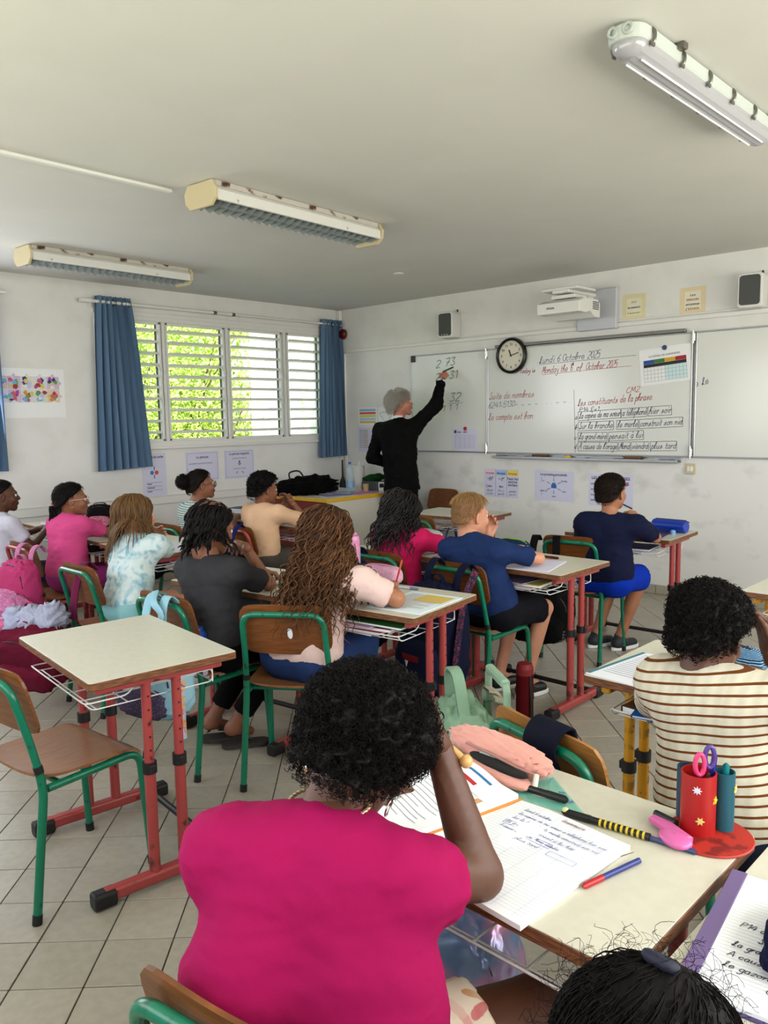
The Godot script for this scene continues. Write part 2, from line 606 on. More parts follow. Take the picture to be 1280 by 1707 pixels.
func materials() -> void:
	M.wall = tri_tex(mat(Color.WHITE, 0.75), ntex(0.012, Color(0.845, 0.845, 0.835), Color(0.865, 0.865, 0.86), 512, FastNoiseLite.TYPE_SIMPLEX_SMOOTH, 5, 0.2, 0.55, 3), Vector3(0.45, 0.45, 0.45), true)
	M.wall_low = tri_tex(mat(Color.WHITE, 0.7), ntex(0.011, Color(0.79, 0.79, 0.775), Color(0.86, 0.86, 0.85), 512, FastNoiseLite.TYPE_SIMPLEX_SMOOTH, 6, 0.08, 0.42, 9), Vector3(0.45, 0.62, 0.45), true)
	M.ceiling = tri_tex(mat(Color.WHITE, 0.85), ntex(0.008, Color(0.805, 0.80, 0.785), Color(0.815, 0.81, 0.795), 512, FastNoiseLite.TYPE_SIMPLEX_SMOOTH, 3, 0.3, 0.7, 4), Vector3(0.3, 0.3, 0.3), true)
	M.white = mat(Color(0.87, 0.87, 0.86), 0.45)
	M.frame_white = mat(Color(0.86, 0.86, 0.85), 0.4)
	M.grout = mat(Color(0.20, 0.18, 0.15), 0.9)
	M.tiles = []
	for k in 4:
		var s := 0.97 + 0.02 * k
		M.tiles.append(tri_tex(mat(Color.WHITE, 0.32, 0.0, 0.45), ntex(0.03, Color(0.605 * s, 0.58 * s, 0.525 * s), Color(0.63 * s, 0.605 * s, 0.55 * s), 256, FastNoiseLite.TYPE_SIMPLEX_SMOOTH, 5, 0.25, 0.75, 20 + k), Vector3(3.1, 3.1, 3.1), true))
	M.laminate = tri_tex(mat(Color.WHITE, 0.34, 0.0, 0.5), ntex(0.05, Color(0.765, 0.755, 0.69), Color(0.78, 0.77, 0.705), 256, FastNoiseLite.TYPE_SIMPLEX_SMOOTH, 4, 0.3, 0.7, 31), Vector3(2, 2, 2))
	M.edge = tri_tex(mat(Color.WHITE, 0.5), ntex(0.03, Color(0.30, 0.17, 0.08), Color(0.50, 0.31, 0.16), 256, FastNoiseLite.TYPE_SIMPLEX_SMOOTH, 4, 0.3, 0.7, 32), Vector3(2, 30, 2))
	M.ply = tri_tex(mat(Color.WHITE, 0.36, 0.0, 0.5), ntex(0.02, Color(0.38, 0.215, 0.09), Color(0.50, 0.295, 0.13), 256, FastNoiseLite.TYPE_SIMPLEX_SMOOTH, 5, 0.25, 0.75, 33), Vector3(1.5, 14, 1.5))
	M.ply_light = tri_tex(mat(Color.WHITE, 0.38, 0.0, 0.5), ntex(0.02, Color(0.50, 0.33, 0.15), Color(0.63, 0.43, 0.21), 256, FastNoiseLite.TYPE_SIMPLEX_SMOOTH, 5, 0.25, 0.75, 34), Vector3(1.5, 14, 1.5))
	M.seat_ply = tri_tex(mat(Color.WHITE, 0.28, 0.0, 0.55), ntex(0.02, Color(0.46, 0.30, 0.18), Color(0.55, 0.37, 0.23), 256, FastNoiseLite.TYPE_SIMPLEX_SMOOTH, 5, 0.25, 0.75, 35), Vector3(14, 1.5, 1.5))
	M.red_metal = tri_tex(mat(Color.WHITE, 0.36), ntex(0.04, Color(0.26, 0.13, 0.12), Color(0.60, 0.235, 0.225), 256, FastNoiseLite.TYPE_SIMPLEX_SMOOTH, 5, 0.20, 0.27, 36), Vector3(1.4, 1.4, 1.4))
	M.green_metal = tri_tex(mat(Color.WHITE, 0.28), ntex(0.04, Color(0.03, 0.16, 0.12), Color(0.01, 0.41, 0.30), 256, FastNoiseLite.TYPE_SIMPLEX_SMOOTH, 5, 0.17, 0.23, 37), Vector3(1.4, 1.4, 1.4))
	M.yellow_metal = tri_tex(mat(Color.WHITE, 0.38), ntex(0.04, Color(0.25, 0.17, 0.04), Color(0.74, 0.52, 0.06), 256, FastNoiseLite.TYPE_SIMPLEX_SMOOTH, 5, 0.2, 0.27, 38), Vector3(1.4, 1.4, 1.4))
	M.black = mat(Color(0.035, 0.035, 0.035), 0.45)
	M.rubber = mat(Color(0.03, 0.03, 0.03), 0.6)
	M.dark_metal = mat(Color(0.12, 0.105, 0.10), 0.5, 0.3)
	M.wire = mat(Color(0.84, 0.84, 0.83), 0.4)
	M.chrome = mat(Color(0.75, 0.75, 0.74), 0.22, 1.0)
	M.alu = mat(Color(0.62, 0.63, 0.64), 0.35, 0.8)
	M.steel = mat(Color(0.5, 0.49, 0.46), 0.35, 0.9)
	M.board = mat(Color(0.83, 0.84, 0.825), 0.16, 0.0, 0.5)
	M.paper = mat(Color(0.90, 0.91, 0.92), 0.75)
	M.lilac_paper = mat(Color(0.80, 0.80, 0.89), 0.35)
	M.curtain = bump(mat(Color(0.335, 0.445, 0.56), 0.85), 0.2, 0.02, Vector3(9, 9, 9))
	M.curtain.backlight_enabled = true
	M.curtain.backlight = Color(0.10, 0.16, 0.26)
	M.vc = mat(Color.WHITE, 0.6)
	M.vc.vertex_color_use_as_albedo = true
	M.vc_gloss = mat(Color.WHITE, 0.25)
	M.vc_gloss.vertex_color_use_as_albedo = true
	M.cream_plastic = mat(Color(0.75, 0.70, 0.57), 0.5)

func lin(c: Color) -> Color:
	return c.srgb_to_linear()

func build_room() -> void:
	var b := B.new()
	# front wall with a slightly proud lower half
	b.box(Vector3(4.0, H / 2 + 0.575, -0.1), Vector3(8.4, H - 1.15, 0.2))
	var wf := struct("wall_front", b, M.wall, "white painted front wall behind the whiteboards", "wall")
	b = B.new()
	b.box(Vector3(4.0, 0.575, -0.1), Vector3(8.4, 1.15, 0.2))
	obj("lower_wall", b, M.wall_low, wf)
	wall_with_holes("wall_left", true, -0.2, 0.0, [[0.22, 2.95, 1.285, 2.475], [3.78, 6.4, 1.285, 2.475]], "white painted wall with the louvred window and blue curtains")
	wall_with_holes("wall_right", true, 8.0, 8.2, [[1.0, 2.6, 1.1, 2.4], [3.0, 6.4, 1.1, 2.4]], "white painted wall on the right, outside the picture")
	wall_with_holes("wall_back", false, 7.0, 7.2, [[1.8, 6.2, 1.1, 2.4]], "white painted back wall behind the camera")
	b = B.new()
	b.box(Vector3(4.0, H + 0.1, 3.5), Vector3(9.6, 0.2, 8.6))
	struct("ceiling", b, M.ceiling, "plain light grey painted ceiling carrying the tube lights", "ceiling")
	# floor: tiles laid diagonally, 20 cm
	b = B.new()
	b.box(Vector3(4.0, -0.105, 3.5), Vector3(8.4, 0.2, 7.4))
	var fl := struct("floor", b, M.grout, "floor of square beige tiles laid diagonally with dark joints", "floor")
	var tm := []
	for k in 4:
		var t := B.new()
		t.box(Vector3(0, -0.004, 0), Vector3(0.1945, 0.008, 0.1945), 0.0012, Basis(Vector3.UP, PI / 4))
		tm.append(t.mesh())
	var e := 0.1405
	var o := Vector3(4.449, 0, 5.527 + e)
	var near := []
	var rest := []
	var inv: Transform3D = get_node("camera").transform.affine_inverse()
	for a in range(-60, 61):
		for c in range(-60, 61):
			var p := o + Vector3(a * e + c * e, -0.001, -a * e + c * e)
			if p.x < -0.1 or p.x > 8.1 or p.z < -0.1 or p.z > 7.1:
				continue
			var q := inv * p
			var px := 640.0 + 1334.6 * q.x / -q.z
			var py := 853.5 - 1334.6 * q.y / -q.z
			var seen: bool = q.z < -0.3 and px > -60 and px < 1340 and py < 1790 and not (px > 330 and py > 1400) and not (px > 760 and py > 1250) and p.z > 0.1
			if seen and p.x > 0.1:
				near.append([p.distance_to(EYE), p])
			else:
				rest.append(p)
	near.sort_custom(func(x, y): return x[0] < y[0])
	for k in near.size():
		if k < 300:
			var t := obj("tile", tm[rng.randi() % 4], M.tiles[rng.randi() % 4], fl)
			t.position = near[k][1] + Vector3(0, rng.randf_range(-0.0006, 0.0006), 0)
		else:
			rest.append(near[k][1])
	var tr := []
	for p in rest:
		tr.append(Transform3D(Basis.IDENTITY, p))
	multi("tiles", tm[0], tr, M.tiles[1], fl)
	# plinth tiles
	for w in 2:
		b = B.new()
		var bb := struct("baseboard_front" if w == 0 else "baseboard_left", b.box(Vector3(4.0, 0.037, 0.004) if w == 0 else Vector3(0.004, 0.037, 3.5), Vector3(8.0, 0.074, 0.008) if w == 0 else Vector3(0.008, 0.074, 7.0)), M.grout, ["beige tile plinth along the foot of the front wall", "beige tile plinth along the foot of the window wall"][w], "baseboard")
		for k in (40 if w == 0 else 35):
			var t := B.new()
			t.box(Vector3.ZERO, Vector3(0.196, 0.073, 0.009), 0.0015, Basis(Vector3.UP, 0.0 if w == 0 else PI / 2))
			var ti := obj("tile", t, M.tiles[rng.randi() % 4], bb)
			ti.position = Vector3(0.1 + 0.2 * k + 0.01, 0.037, 0.008) if w == 0 else Vector3(0.008, 0.037, 0.1 + 0.2 * k)
	# rail at desk height along the window wall and plaster strip
	b = B.new()
	b.box(Vector3(0.011, 0.777, 3.5), Vector3(0.022, 0.075, 6.98), 0.005)
	b.box(Vector3(0.014, 0.815, 3.5), Vector3(0.028, 0.008, 6.98), 0.003)
	struct("trim_1", b, M.frame_white, "white wooden rail running along the window wall at desk height", "rail")
	# corner trunking and conduits
	b = B.new()
	b.box(Vector3(0.032, 1.36, 0.03), Vector3(0.06, 2.72, 0.05), 0.004)
	b.box(Vector3(0.095, 1.12, 0.018), Vector3(0.035, 2.24, 0.03), 0.004)
	struct("trim_2", b, M.frame_white, "white vertical cable trunking in the room corner", "trunking")
	b = B.new()
	b.box(Vector3(2.45, 2.263, 0.011), Vector3(4.65, 0.035, 0.02), 0.004)
	b.box(Vector3(3.05, 2.295, 0.008), Vector3(3.4, 0.014, 0.014), 0.003)
	struct("trim_3", b, M.frame_white, "white cable trunking running across the front wall above the boards", "trunking")
	# window 1: four louvre panels
	window_frame("window_1", 0.22, 2.95, [[0.30, 0.78], [0.86, 1.53], [1.59, 2.245], [2.305, 2.87]], "white louvred window of four panels with slats open on green foliage")
	window_frame("window_2", 3.78, 6.4, [[3.86, 4.42], [4.48, 5.06], [5.12, 5.70], [5.76, 6.32]], "white louvred window behind the left curtain edge")
	plain_window("window_3", Vector3(8.1, 1.75, 1.8), 1.6, PI / 2, "plain glazed window in the right wall near the board")
	plain_window("window_4", Vector3(8.1, 1.75, 4.7), 3.4, PI / 2, "plain glazed window in the right wall beside the camera")
	plain_window("window_5", Vector3(4.0, 1.75, 7.1), 4.4, 0.0, "plain glazed window in the back wall")

func wall_with_holes(called: String, along_z: bool, n0: float, n1: float, holes: Array, label: String) -> void:
	var b := B.new()
	var e := 7.0 if along_z else 8.2
	var s := 0.0 if along_z else -0.2
	var put := func(u0: float, u1: float, y0: float, y1: float) -> void:
		if along_z:
			b.box(Vector3((n0 + n1) / 2, (y0 + y1) / 2, (u0 + u1) / 2), Vector3(n1 - n0, y1 - y0, u1 - u0))
		else:
			b.box(Vector3((u0 + u1) / 2, (y0 + y1) / 2, (n0 + n1) / 2), Vector3(u1 - u0, y1 - y0, n1 - n0))
	var at := s
	for h in holes:
		put.call(at, h[0], 0.0, H)
		put.call(h[0], h[1], 0.0, h[2])
		put.call(h[0], h[1], h[3], H)
		at = h[1]
	put.call(at, e, 0.0, H)
	struct(called, b, M.wall, label, "wall")

func window_frame(called: String, z0: float, z1: float, panels: Array, label: String) -> void:
	var y0 := 1.285
	var y1 := 2.475
	var b := B.new()
	for y in [y0 + 0.02, y1 - 0.02]:
		b.box(Vector3(-0.03, y, (z0 + z1) / 2), Vector3(0.10, 0.05, z1 - z0), 0.004)
	b.box(Vector3(0.012, y0 - 0.012, (z0 + z1) / 2), Vector3(0.06, 0.03, z1 - z0 + 0.04), 0.004)
	b.box(Vector3(0.008, y1 + 0.012, (z0 + z1) / 2), Vector3(0.03, 0.04, z1 - z0 + 0.04), 0.004)
	for z in [z0 + 0.02, z1 - 0.02]:
		b.box(Vector3(-0.03, (y0 + y1) / 2, z), Vector3(0.10, y1 - y0, 0.05), 0.004)
	for k in panels.size() - 1:
		var z: float = (panels[k][1] + panels[k + 1][0]) / 2
		b.box(Vector3(-0.03, (y0 + y1) / 2, z), Vector3(0.09, y1 - y0 - 0.05, 0.03), 0.003)
	var w := struct(called, b, M.frame_white, label, "window")
	if not M.has("slat"):
		M.slat = mat(Color(0.86, 0.87, 0.85), 0.3)
		M.slat.backlight_enabled = true
		M.slat.backlight = Color(0.35, 0.36, 0.34)
		M.slat_dark = mat(Color(0.25, 0.25, 0.24), 0.6)
	for p in panels:
		var za: float = p[0] - 0.008
		var zb: float = p[1] + 0.008
		b = B.new()
		for z in [za + 0.014, zb - 0.014]:
			b.box(Vector3(-0.03, (y0 + y1) / 2, z), Vector3(0.07, y1 - y0 - 0.09, 0.024), 0.003)
		for y in [y0 + 0.052, y1 - 0.052]:
			b.box(Vector3(-0.03, y, (za + zb) / 2), Vector3(0.07, 0.03, zb - za), 0.003)
		obj("louvre_frame", b, M.frame_white, w)
		b = B.new()
		b.box(Vector3(-0.045, (y0 + y1) / 2, za + 0.03), Vector3(0.02, y1 - y0 - 0.12, 0.008))
		b.box(Vector3(-0.045, (y0 + y1) / 2, zb - 0.03), Vector3(0.02, y1 - y0 - 0.12, 0.008))
		obj("clip_strip", b, M.slat_dark, w)
		for k in 10:
			var y := y0 + 0.125 + k * 0.1045
			b = B.new()
			b.box(Vector3.ZERO, Vector3(0.105, 0.007, zb - za - 0.066), 0.002, Basis(Vector3.BACK, 0.16))
			b.box(Vector3(0.05, 0.0055, 0), Vector3(0.008, 0.024, zb - za - 0.066), 0.002)
			var s := obj("slat", b, M.slat, w)
			s.position = Vector3(-0.045, y, (za + zb) / 2)
		for y in [1.72, 1.98]:
			b = B.new()
			b.box(Vector3(0.012, y, za + 0.014), Vector3(0.014, 0.07, 0.016), 0.003)
			b.tube(spline([Vector3(0.02, y - 0.01, za + 0.014), Vector3(0.045, y - 0.02, za + 0.03), Vector3(0.05, y + 0.02, za + 0.06), Vector3(0.04, y + 0.055, za + 0.085)]), 0.006, 6)
			obj("louvre_handle", b, M.frame_white, w)

func plain_window(called: String, at: Vector3, w: float, turn: float, label: String) -> void:
	var b := B.new().at(at, turn)
	for s in [-1, 1]:
		b.box(Vector3(s * (w / 2 - 0.025), 0, 0), Vector3(0.05, 1.3, 0.08), 0.004)
		b.box(Vector3(0, s * 0.625, 0), Vector3(w, 0.05, 0.08), 0.004)
	var n := int(round(w / 0.9))
	for k in range(1, n):
		b.box(Vector3(-w / 2 + w * k / n, 0, 0), Vector3(0.05, 1.3, 0.06), 0.004)
	var o := struct(called, b, M.frame_white, label, "window")
	if not M.has("glass"):
		M.glass = mat(Color(0.95, 0.98, 0.97, 0.08), 0.02)
		M.glass.transparency = BaseMaterial3D.TRANSPARENCY_ALPHA
	for k in n:
		var g := B.new().at(at, turn)
		g.box(Vector3(-w / 2 + w * (k + 0.5) / n, 0, 0), Vector3(w / n - 0.04, 1.24, 0.006))
		obj("pane", g, M.glass, o)

func build_outside() -> void:
	var b := B.new()
	b.box(Vector3(-8, -0.45, 3), Vector3(15.4, 0.1, 24))
	b.box(Vector3(14.5, -0.45, 3), Vector3(12.4, 0.1, 24))
	b.box(Vector3(4.0, -0.45, 13), Vector3(8.6, 0.1, 10))
	struct("ground", b, mat(Color(0.62, 0.66, 0.40), 0.9), "grassy ground outside the windows", "ground")
	b = B.new()
	b.box(Vector3(-1.55, 1.15, -0.32), Vector3(0.36, 3.2, 0.56), 0.01)
	b.box(Vector3(-2.6, 1.15, -1.35), Vector3(2.4, 3.2, 0.2), 0.01)
	struct("outside_wall", b, mat(Color(0.93, 0.92, 0.9), 0.7), "sunlit white wall and post outside behind the right window panel", "wall")
	# shrubs on the slope outside: each crown is a cloud of leaves on stems
	var leaf := B.new()
	leaf.col = Color.WHITE
	var f := func(a: float, c: float) -> Vector3:
		var w := sin(PI * pow(c, 0.8)) * 0.017
		return Vector3((a - 0.5) * 2.0 * w, 0.012 * sin(a * PI) - 0.02 * c * c, -c * 0.055)
	leaf.grid(2, 4, f)
	var lm := leaf.mesh()
	var lmat := mat(Color.WHITE, 0.5)
	lmat.vertex_color_use_as_albedo = true
	lmat.backlight_enabled = true
	lmat.backlight = Color(0.5, 0.55, 0.2)
	var bark := mat(Color(0.42, 0.36, 0.26), 0.9)
	var at := [Vector3(-3.2, 0, -3.6), Vector3(-3.0, 0, 0.45), Vector3(-2.5, 0, 1.75), Vector3(-5.1, 0, -2.3), Vector3(-4.6, 0, -0.3), Vector3(-4.8, 0, 1.0), Vector3(-7.2, 0, -4.6), Vector3(-7.5, 0, -2.2), Vector3(-7.6, 0, 0.2), Vector3(-2.6, 0, 4.6)]
	var lab := ["small leafy shrub just beyond the white post outside", "bright green shrub close outside the middle window panels", "bright leafy shrub outside the left window panel", "tall pale green bush farther out behind the post", "tall green bush behind the nearest shrub outside", "loose green bush behind the left window panel", "far tree crown seen through the right louvres", "far tree crown seen through the middle louvres", "far tree crown seen through the left louvres", "leafy shrub outside the second window"]
	for k in at.size():
		var t := thing("shrub", lab[k], "shrub", at[k] + Vector3(0, -0.4, 0), 0.0, "shrubs outside the window")
		var hh := 2.3 if k < 3 else (3.4 if k < 6 else 4.6)
		if k == 9: hh = 2.2
		var w := B.new()
		var tips := []
		for s in 7:
			var a := TAU * s / 7.0 + rng.randf()
			var p := [Vector3(0, 0, 0)]
			var dir := Vector3(cos(a) * 0.45, 1.0, sin(a) * 0.45)
			for j in 4:
				p.append(p[j] + (dir + Vector3(rng.randf_range(-0.3, 0.3), 0, rng.randf_range(-0.3, 0.3))) * hh / 4.4)
			w.tube(p, [0.05, 0.04, 0.03, 0.02, 0.008], 6)
			tips.append_array(p.slice(1))
		obj("stem", w, bark, t)
		var tr := []
		var cols := []
		var n := 9000 if k < 6 else 7000
		var big := 1.0 if k < 3 else (1.35 if k < 6 else 2.0)
		for j in n:
			var c: Vector3 = tips[rng.randi() % tips.size()]
			var p := c + Vector3(rng.randfn(0, 0.33), rng.randfn(0, 0.3), rng.randfn(0, 0.33)) * (hh / 2.6)
			if p.y < 0.1: p.y = rng.randf_range(0.1, hh)
			var bs := Basis(Vector3.UP, rng.randf() * TAU) * Basis(Vector3.RIGHT, rng.randf_range(-0.9, 0.5)) * Basis(Vector3.BACK, rng.randf_range(-0.6, 0.6))
			tr.append(Transform3D(bs.scaled(Vector3.ONE * big * rng.randf_range(0.7, 1.3)), p))
			cols.append(lin(Color(0.60, 0.72, 0.26).lerp(Color(0.88, 0.92, 0.55), rng.randf())))
		multi("foliage", lm, tr, lmat, t, cols)
# handwriting: each letter is a few pen strokes on a grid; x in digits, y as letters (e = base line, i = small letters, m = tall ones)
const PEN := {"a": "4h3i1i0g1e3e4g 4i4f5e", "b": "0f2j2m1m0k0f1e3f3h2i 3h5i", "c": "4h2i0h0f2e4f", "d": "4h2i0h0f2e4f 4m4f5e", "e": "0g4g3i1i0g1e3e5f", "f": "1f4k3m2l2c 0h4h", "g": "4h2i0h0f2e4f 4i4c2a0b", "h": "0f2k2m1m0k0e 0g2i4h4e5f", "i": "1i1f2e 1l1k", "j": "2i2c1a0b 2l2k", "k": "0m0e 4i0g 1g4e", "l": "0f2k2m1m0k0f1e3f", "m": "0i0e 0g1i3i3e 3g4i6i6f7e", "n": "0i0e 0g2i4h4f5e", "o": "2i0h0f2e4f4h2i4h5i", "p": "0i0a 0g2i4h4f2e0f", "q": "4h2i0h0f2e4f 4i4a", "r": "0i0e 0g2i3i", "s": "0f3i3f2e0e 3f5f", "t": "1l1f2e3e 0i3i", "u": "0i0f1e3e4g 4i4f5e", "v": "0i2e4i", "w": "0i1e3h4e6i", "x": "0i4e 4i0e", "y": "0i0g2f4g 4i4c2a0b", "z": "0i4i0e4e",
	"A": "0e3m6e 1h5h", "C": "5l3m1k0h1f3e5f", "D": "0m0e3e5g5k3m0m", "E": "4m0m0e4e 0i3i", "L": "0f2h3l2m1k2f1e0f2f5e", "M": "0e1m3g5m6e", "O": "3m0k0g3e5g5k3m", "P": "0m0e 0m3m5k3i0i", "Q": "3m0k0g3e5g5k3m 3g5e", "R": "0m0e 0m3m5k3i0i 3i5e", "S": "4l2m1k3i4g3e1e0f 0f5e", "T": "0m6m 3m3e", "N": "0e0m5e5m", "I": "0m0e", "U": "0m0f2e4f4m", "G": "5l3m0k0g3e5g5i3i", "H": "0m0e 5m5e 0i5i", "B": "0m0e 0m3m4l3i0i 3i5g3e0e", "X": "0m5e 5m0e", "Y": "0m3i6m 3i3e",
	"0": "2m0k0g2e4g4k2m", "1": "0k2m2e", "2": "0l2m4l4j0e4e", "3": "0m4m2j4h4f2e0f", "4": "3m0h5h 4k4e", "5": "4m0m0i3j4g3e0e", "6": "4m1j0g2e4f4h2i0h", "7": "0m4m1e 1i4i", "8": "2i0k2m4k2i0g2e4g2i", "9": "4j2i0k2m4k4h2e", "-": "0g3g", "_": "0e4e", ".": "0e0f", ",": "1f0d", "'": "0m0k", ":": "0e0f 0h0i", "+": "0g4g 2i2e", "é": "0g4g3i1i0g1e3e5f 2k4m", "è": "0g4g3i1i0g1e3e5f 3k1m", "ô": "2i0h0f2e4f4h2i 0k2l4k", "à": "4h3i1i0g1e3e4g 4i4f5e 3k1m", "¨": ""}

func pen_width(s: String) -> float:
	var w := 0.0
	for ch in s:
		if ch == " ":
			w += 4.5
		else:
			var g: String = PEN.get(ch, "0i0e")
			var m := 0
			for k in range(0, g.length(), 1):
				if g[k].is_valid_int(): m = maxi(m, g[k].to_int())
			w += m + 1.6
	return w

# writes s on the plane of t (x along the line, y up, z out of the sheet); hgt is the height of the small letters
func pen(b: B, s: String, t: Transform3D, hgt: float, wid := 0.0, thick := 0.004, lift := 0.0006, slant := 0.32) -> void:
	var u := hgt / 4.0
	var ux := u
	if wid > 0.0:
		ux = wid / pen_width(s)
	var x0 := 0.0
	for ch in s:
		if ch == " ":
			x0 += 4.5
			continue
		var g: String = PEN.get(ch, "0i0e")
		var m := 0
		for stroke in g.split(" "):
			var p := []
			for k in range(0, stroke.length() - 1, 2):
				var gx := stroke[k].to_int()
				var gy := stroke.unicode_at(k + 1) - 101
				m = maxi(m, gx)
				p.append(Vector3((x0 + gx) * ux + gy * u * slant, gy * u, 0))
			if p.size() > 2:
				p = spline(p, 3)
			for k in p.size() - 1:
				var d: Vector3 = (p[k + 1] - p[k]).normalized()
				var w := Vector3(-d.y, d.x, 0) * thick * 0.5
				var e := d * thick * 0.3
				var z := Vector3(0, 0, lift)
				b.quad(t * (p[k] - e - w + z), t * (p[k + 1] + e - w + z), t * (p[k + 1] + e + w + z), t * (p[k] - e + w + z), t.basis.z)
		x0 += m + 1.6

func line(b: B, t: Transform3D, p: Vector2, q: Vector2, thick: float, lift := 0.0006) -> void:
	var d := (q - p).normalized()
	var w := Vector3(-d.y, d.x, 0) * thick * 0.5
	var a := Vector3(p.x, p.y, lift)
	var c := Vector3(q.x, q.y, lift)
	b.quad(t * (a - w), t * (c - w), t * (c + w), t * (a + w), t.basis.z)

func rect(b: B, t: Transform3D, p: Vector2, s: Vector2, lift := 0.0005) -> void:
	line(b, t, p + Vector2(0, s.y / 2), p + Vector2(s.x, s.y / 2), s.y, lift)

func outline(b: B, t: Transform3D, p: Vector2, s: Vector2, thick: float, lift := 0.0006) -> void:
	line(b, t, p, p + Vector2(s.x, 0), thick, lift)
	line(b, t, p + Vector2(0, s.y), p + s, thick, lift)
	line(b, t, p, p + Vector2(0, s.y), thick, lift)
	line(b, t, p + Vector2(s.x, 0), p + s, thick, lift)

func printed(s: String, t: Transform3D, hgt: float, m: Material, parent: Node3D, bold := true, centre := true, wid := 0.0) -> void:
	var x := TextMesh.new()
	var f := SystemFont.new()
	f.font_names = PackedStringArray(["Droid Sans"])
	f.font_weight = 700 if bold else 400
	x.font = f
	x.text = s
	x.font_size = 32
	x.pixel_size = hgt / 23.0
	x.depth = 0.0004
	x.curve_step = 2.0
	x.horizontal_alignment = HORIZONTAL_ALIGNMENT_CENTER if centre else HORIZONTAL_ALIGNMENT_LEFT
	var o := MeshInstance3D.new()
	o.mesh = x
	o.material_override = m
	o.name = "lettering"
	parent.add_child(o, true)
	o.transform = t.translated_local(Vector3(0, 0, 0.0008))
	if wid > 0.0:
		var a := x.get_aabb()
		if a.size.x > 0.0: o.transform = o.transform.scaled_local(Vector3(wid / a.size.x, 1, 1))

func on_front(x: float, y: float, z := 0.0, tilt := 0.0) -> Transform3D:
	return Transform3D(Basis(Vector3.BACK, tilt), Vector3(x, y, z))

func on_left(z: float, y: float, x := 0.0, tilt := 0.0) -> Transform3D:
	return Transform3D(Basis(Vector3.UP, PI / 2) * Basis(Vector3.BACK, tilt), Vector3(x, y, z))

func sheet_of_paper(called: String, label: String, t: Transform3D, w: float, h: float, m: Material, category := "poster") -> Node3D:
	var o := thing(called, label, category)
	o.transform = t
	var b := B.new()
	b.box(Vector3(0, 0, 0.0012), Vector3(w, h, 0.0016), 0.0003)
	obj("sheet", b, m, o)
	return o

func flatmark(parent: Node3D, called: String, c: Color, f: Callable) -> void:
	var b := B.new()
	f.call(b)
	var m := mat(c, 0.7)
	obj(called, b, m, parent)

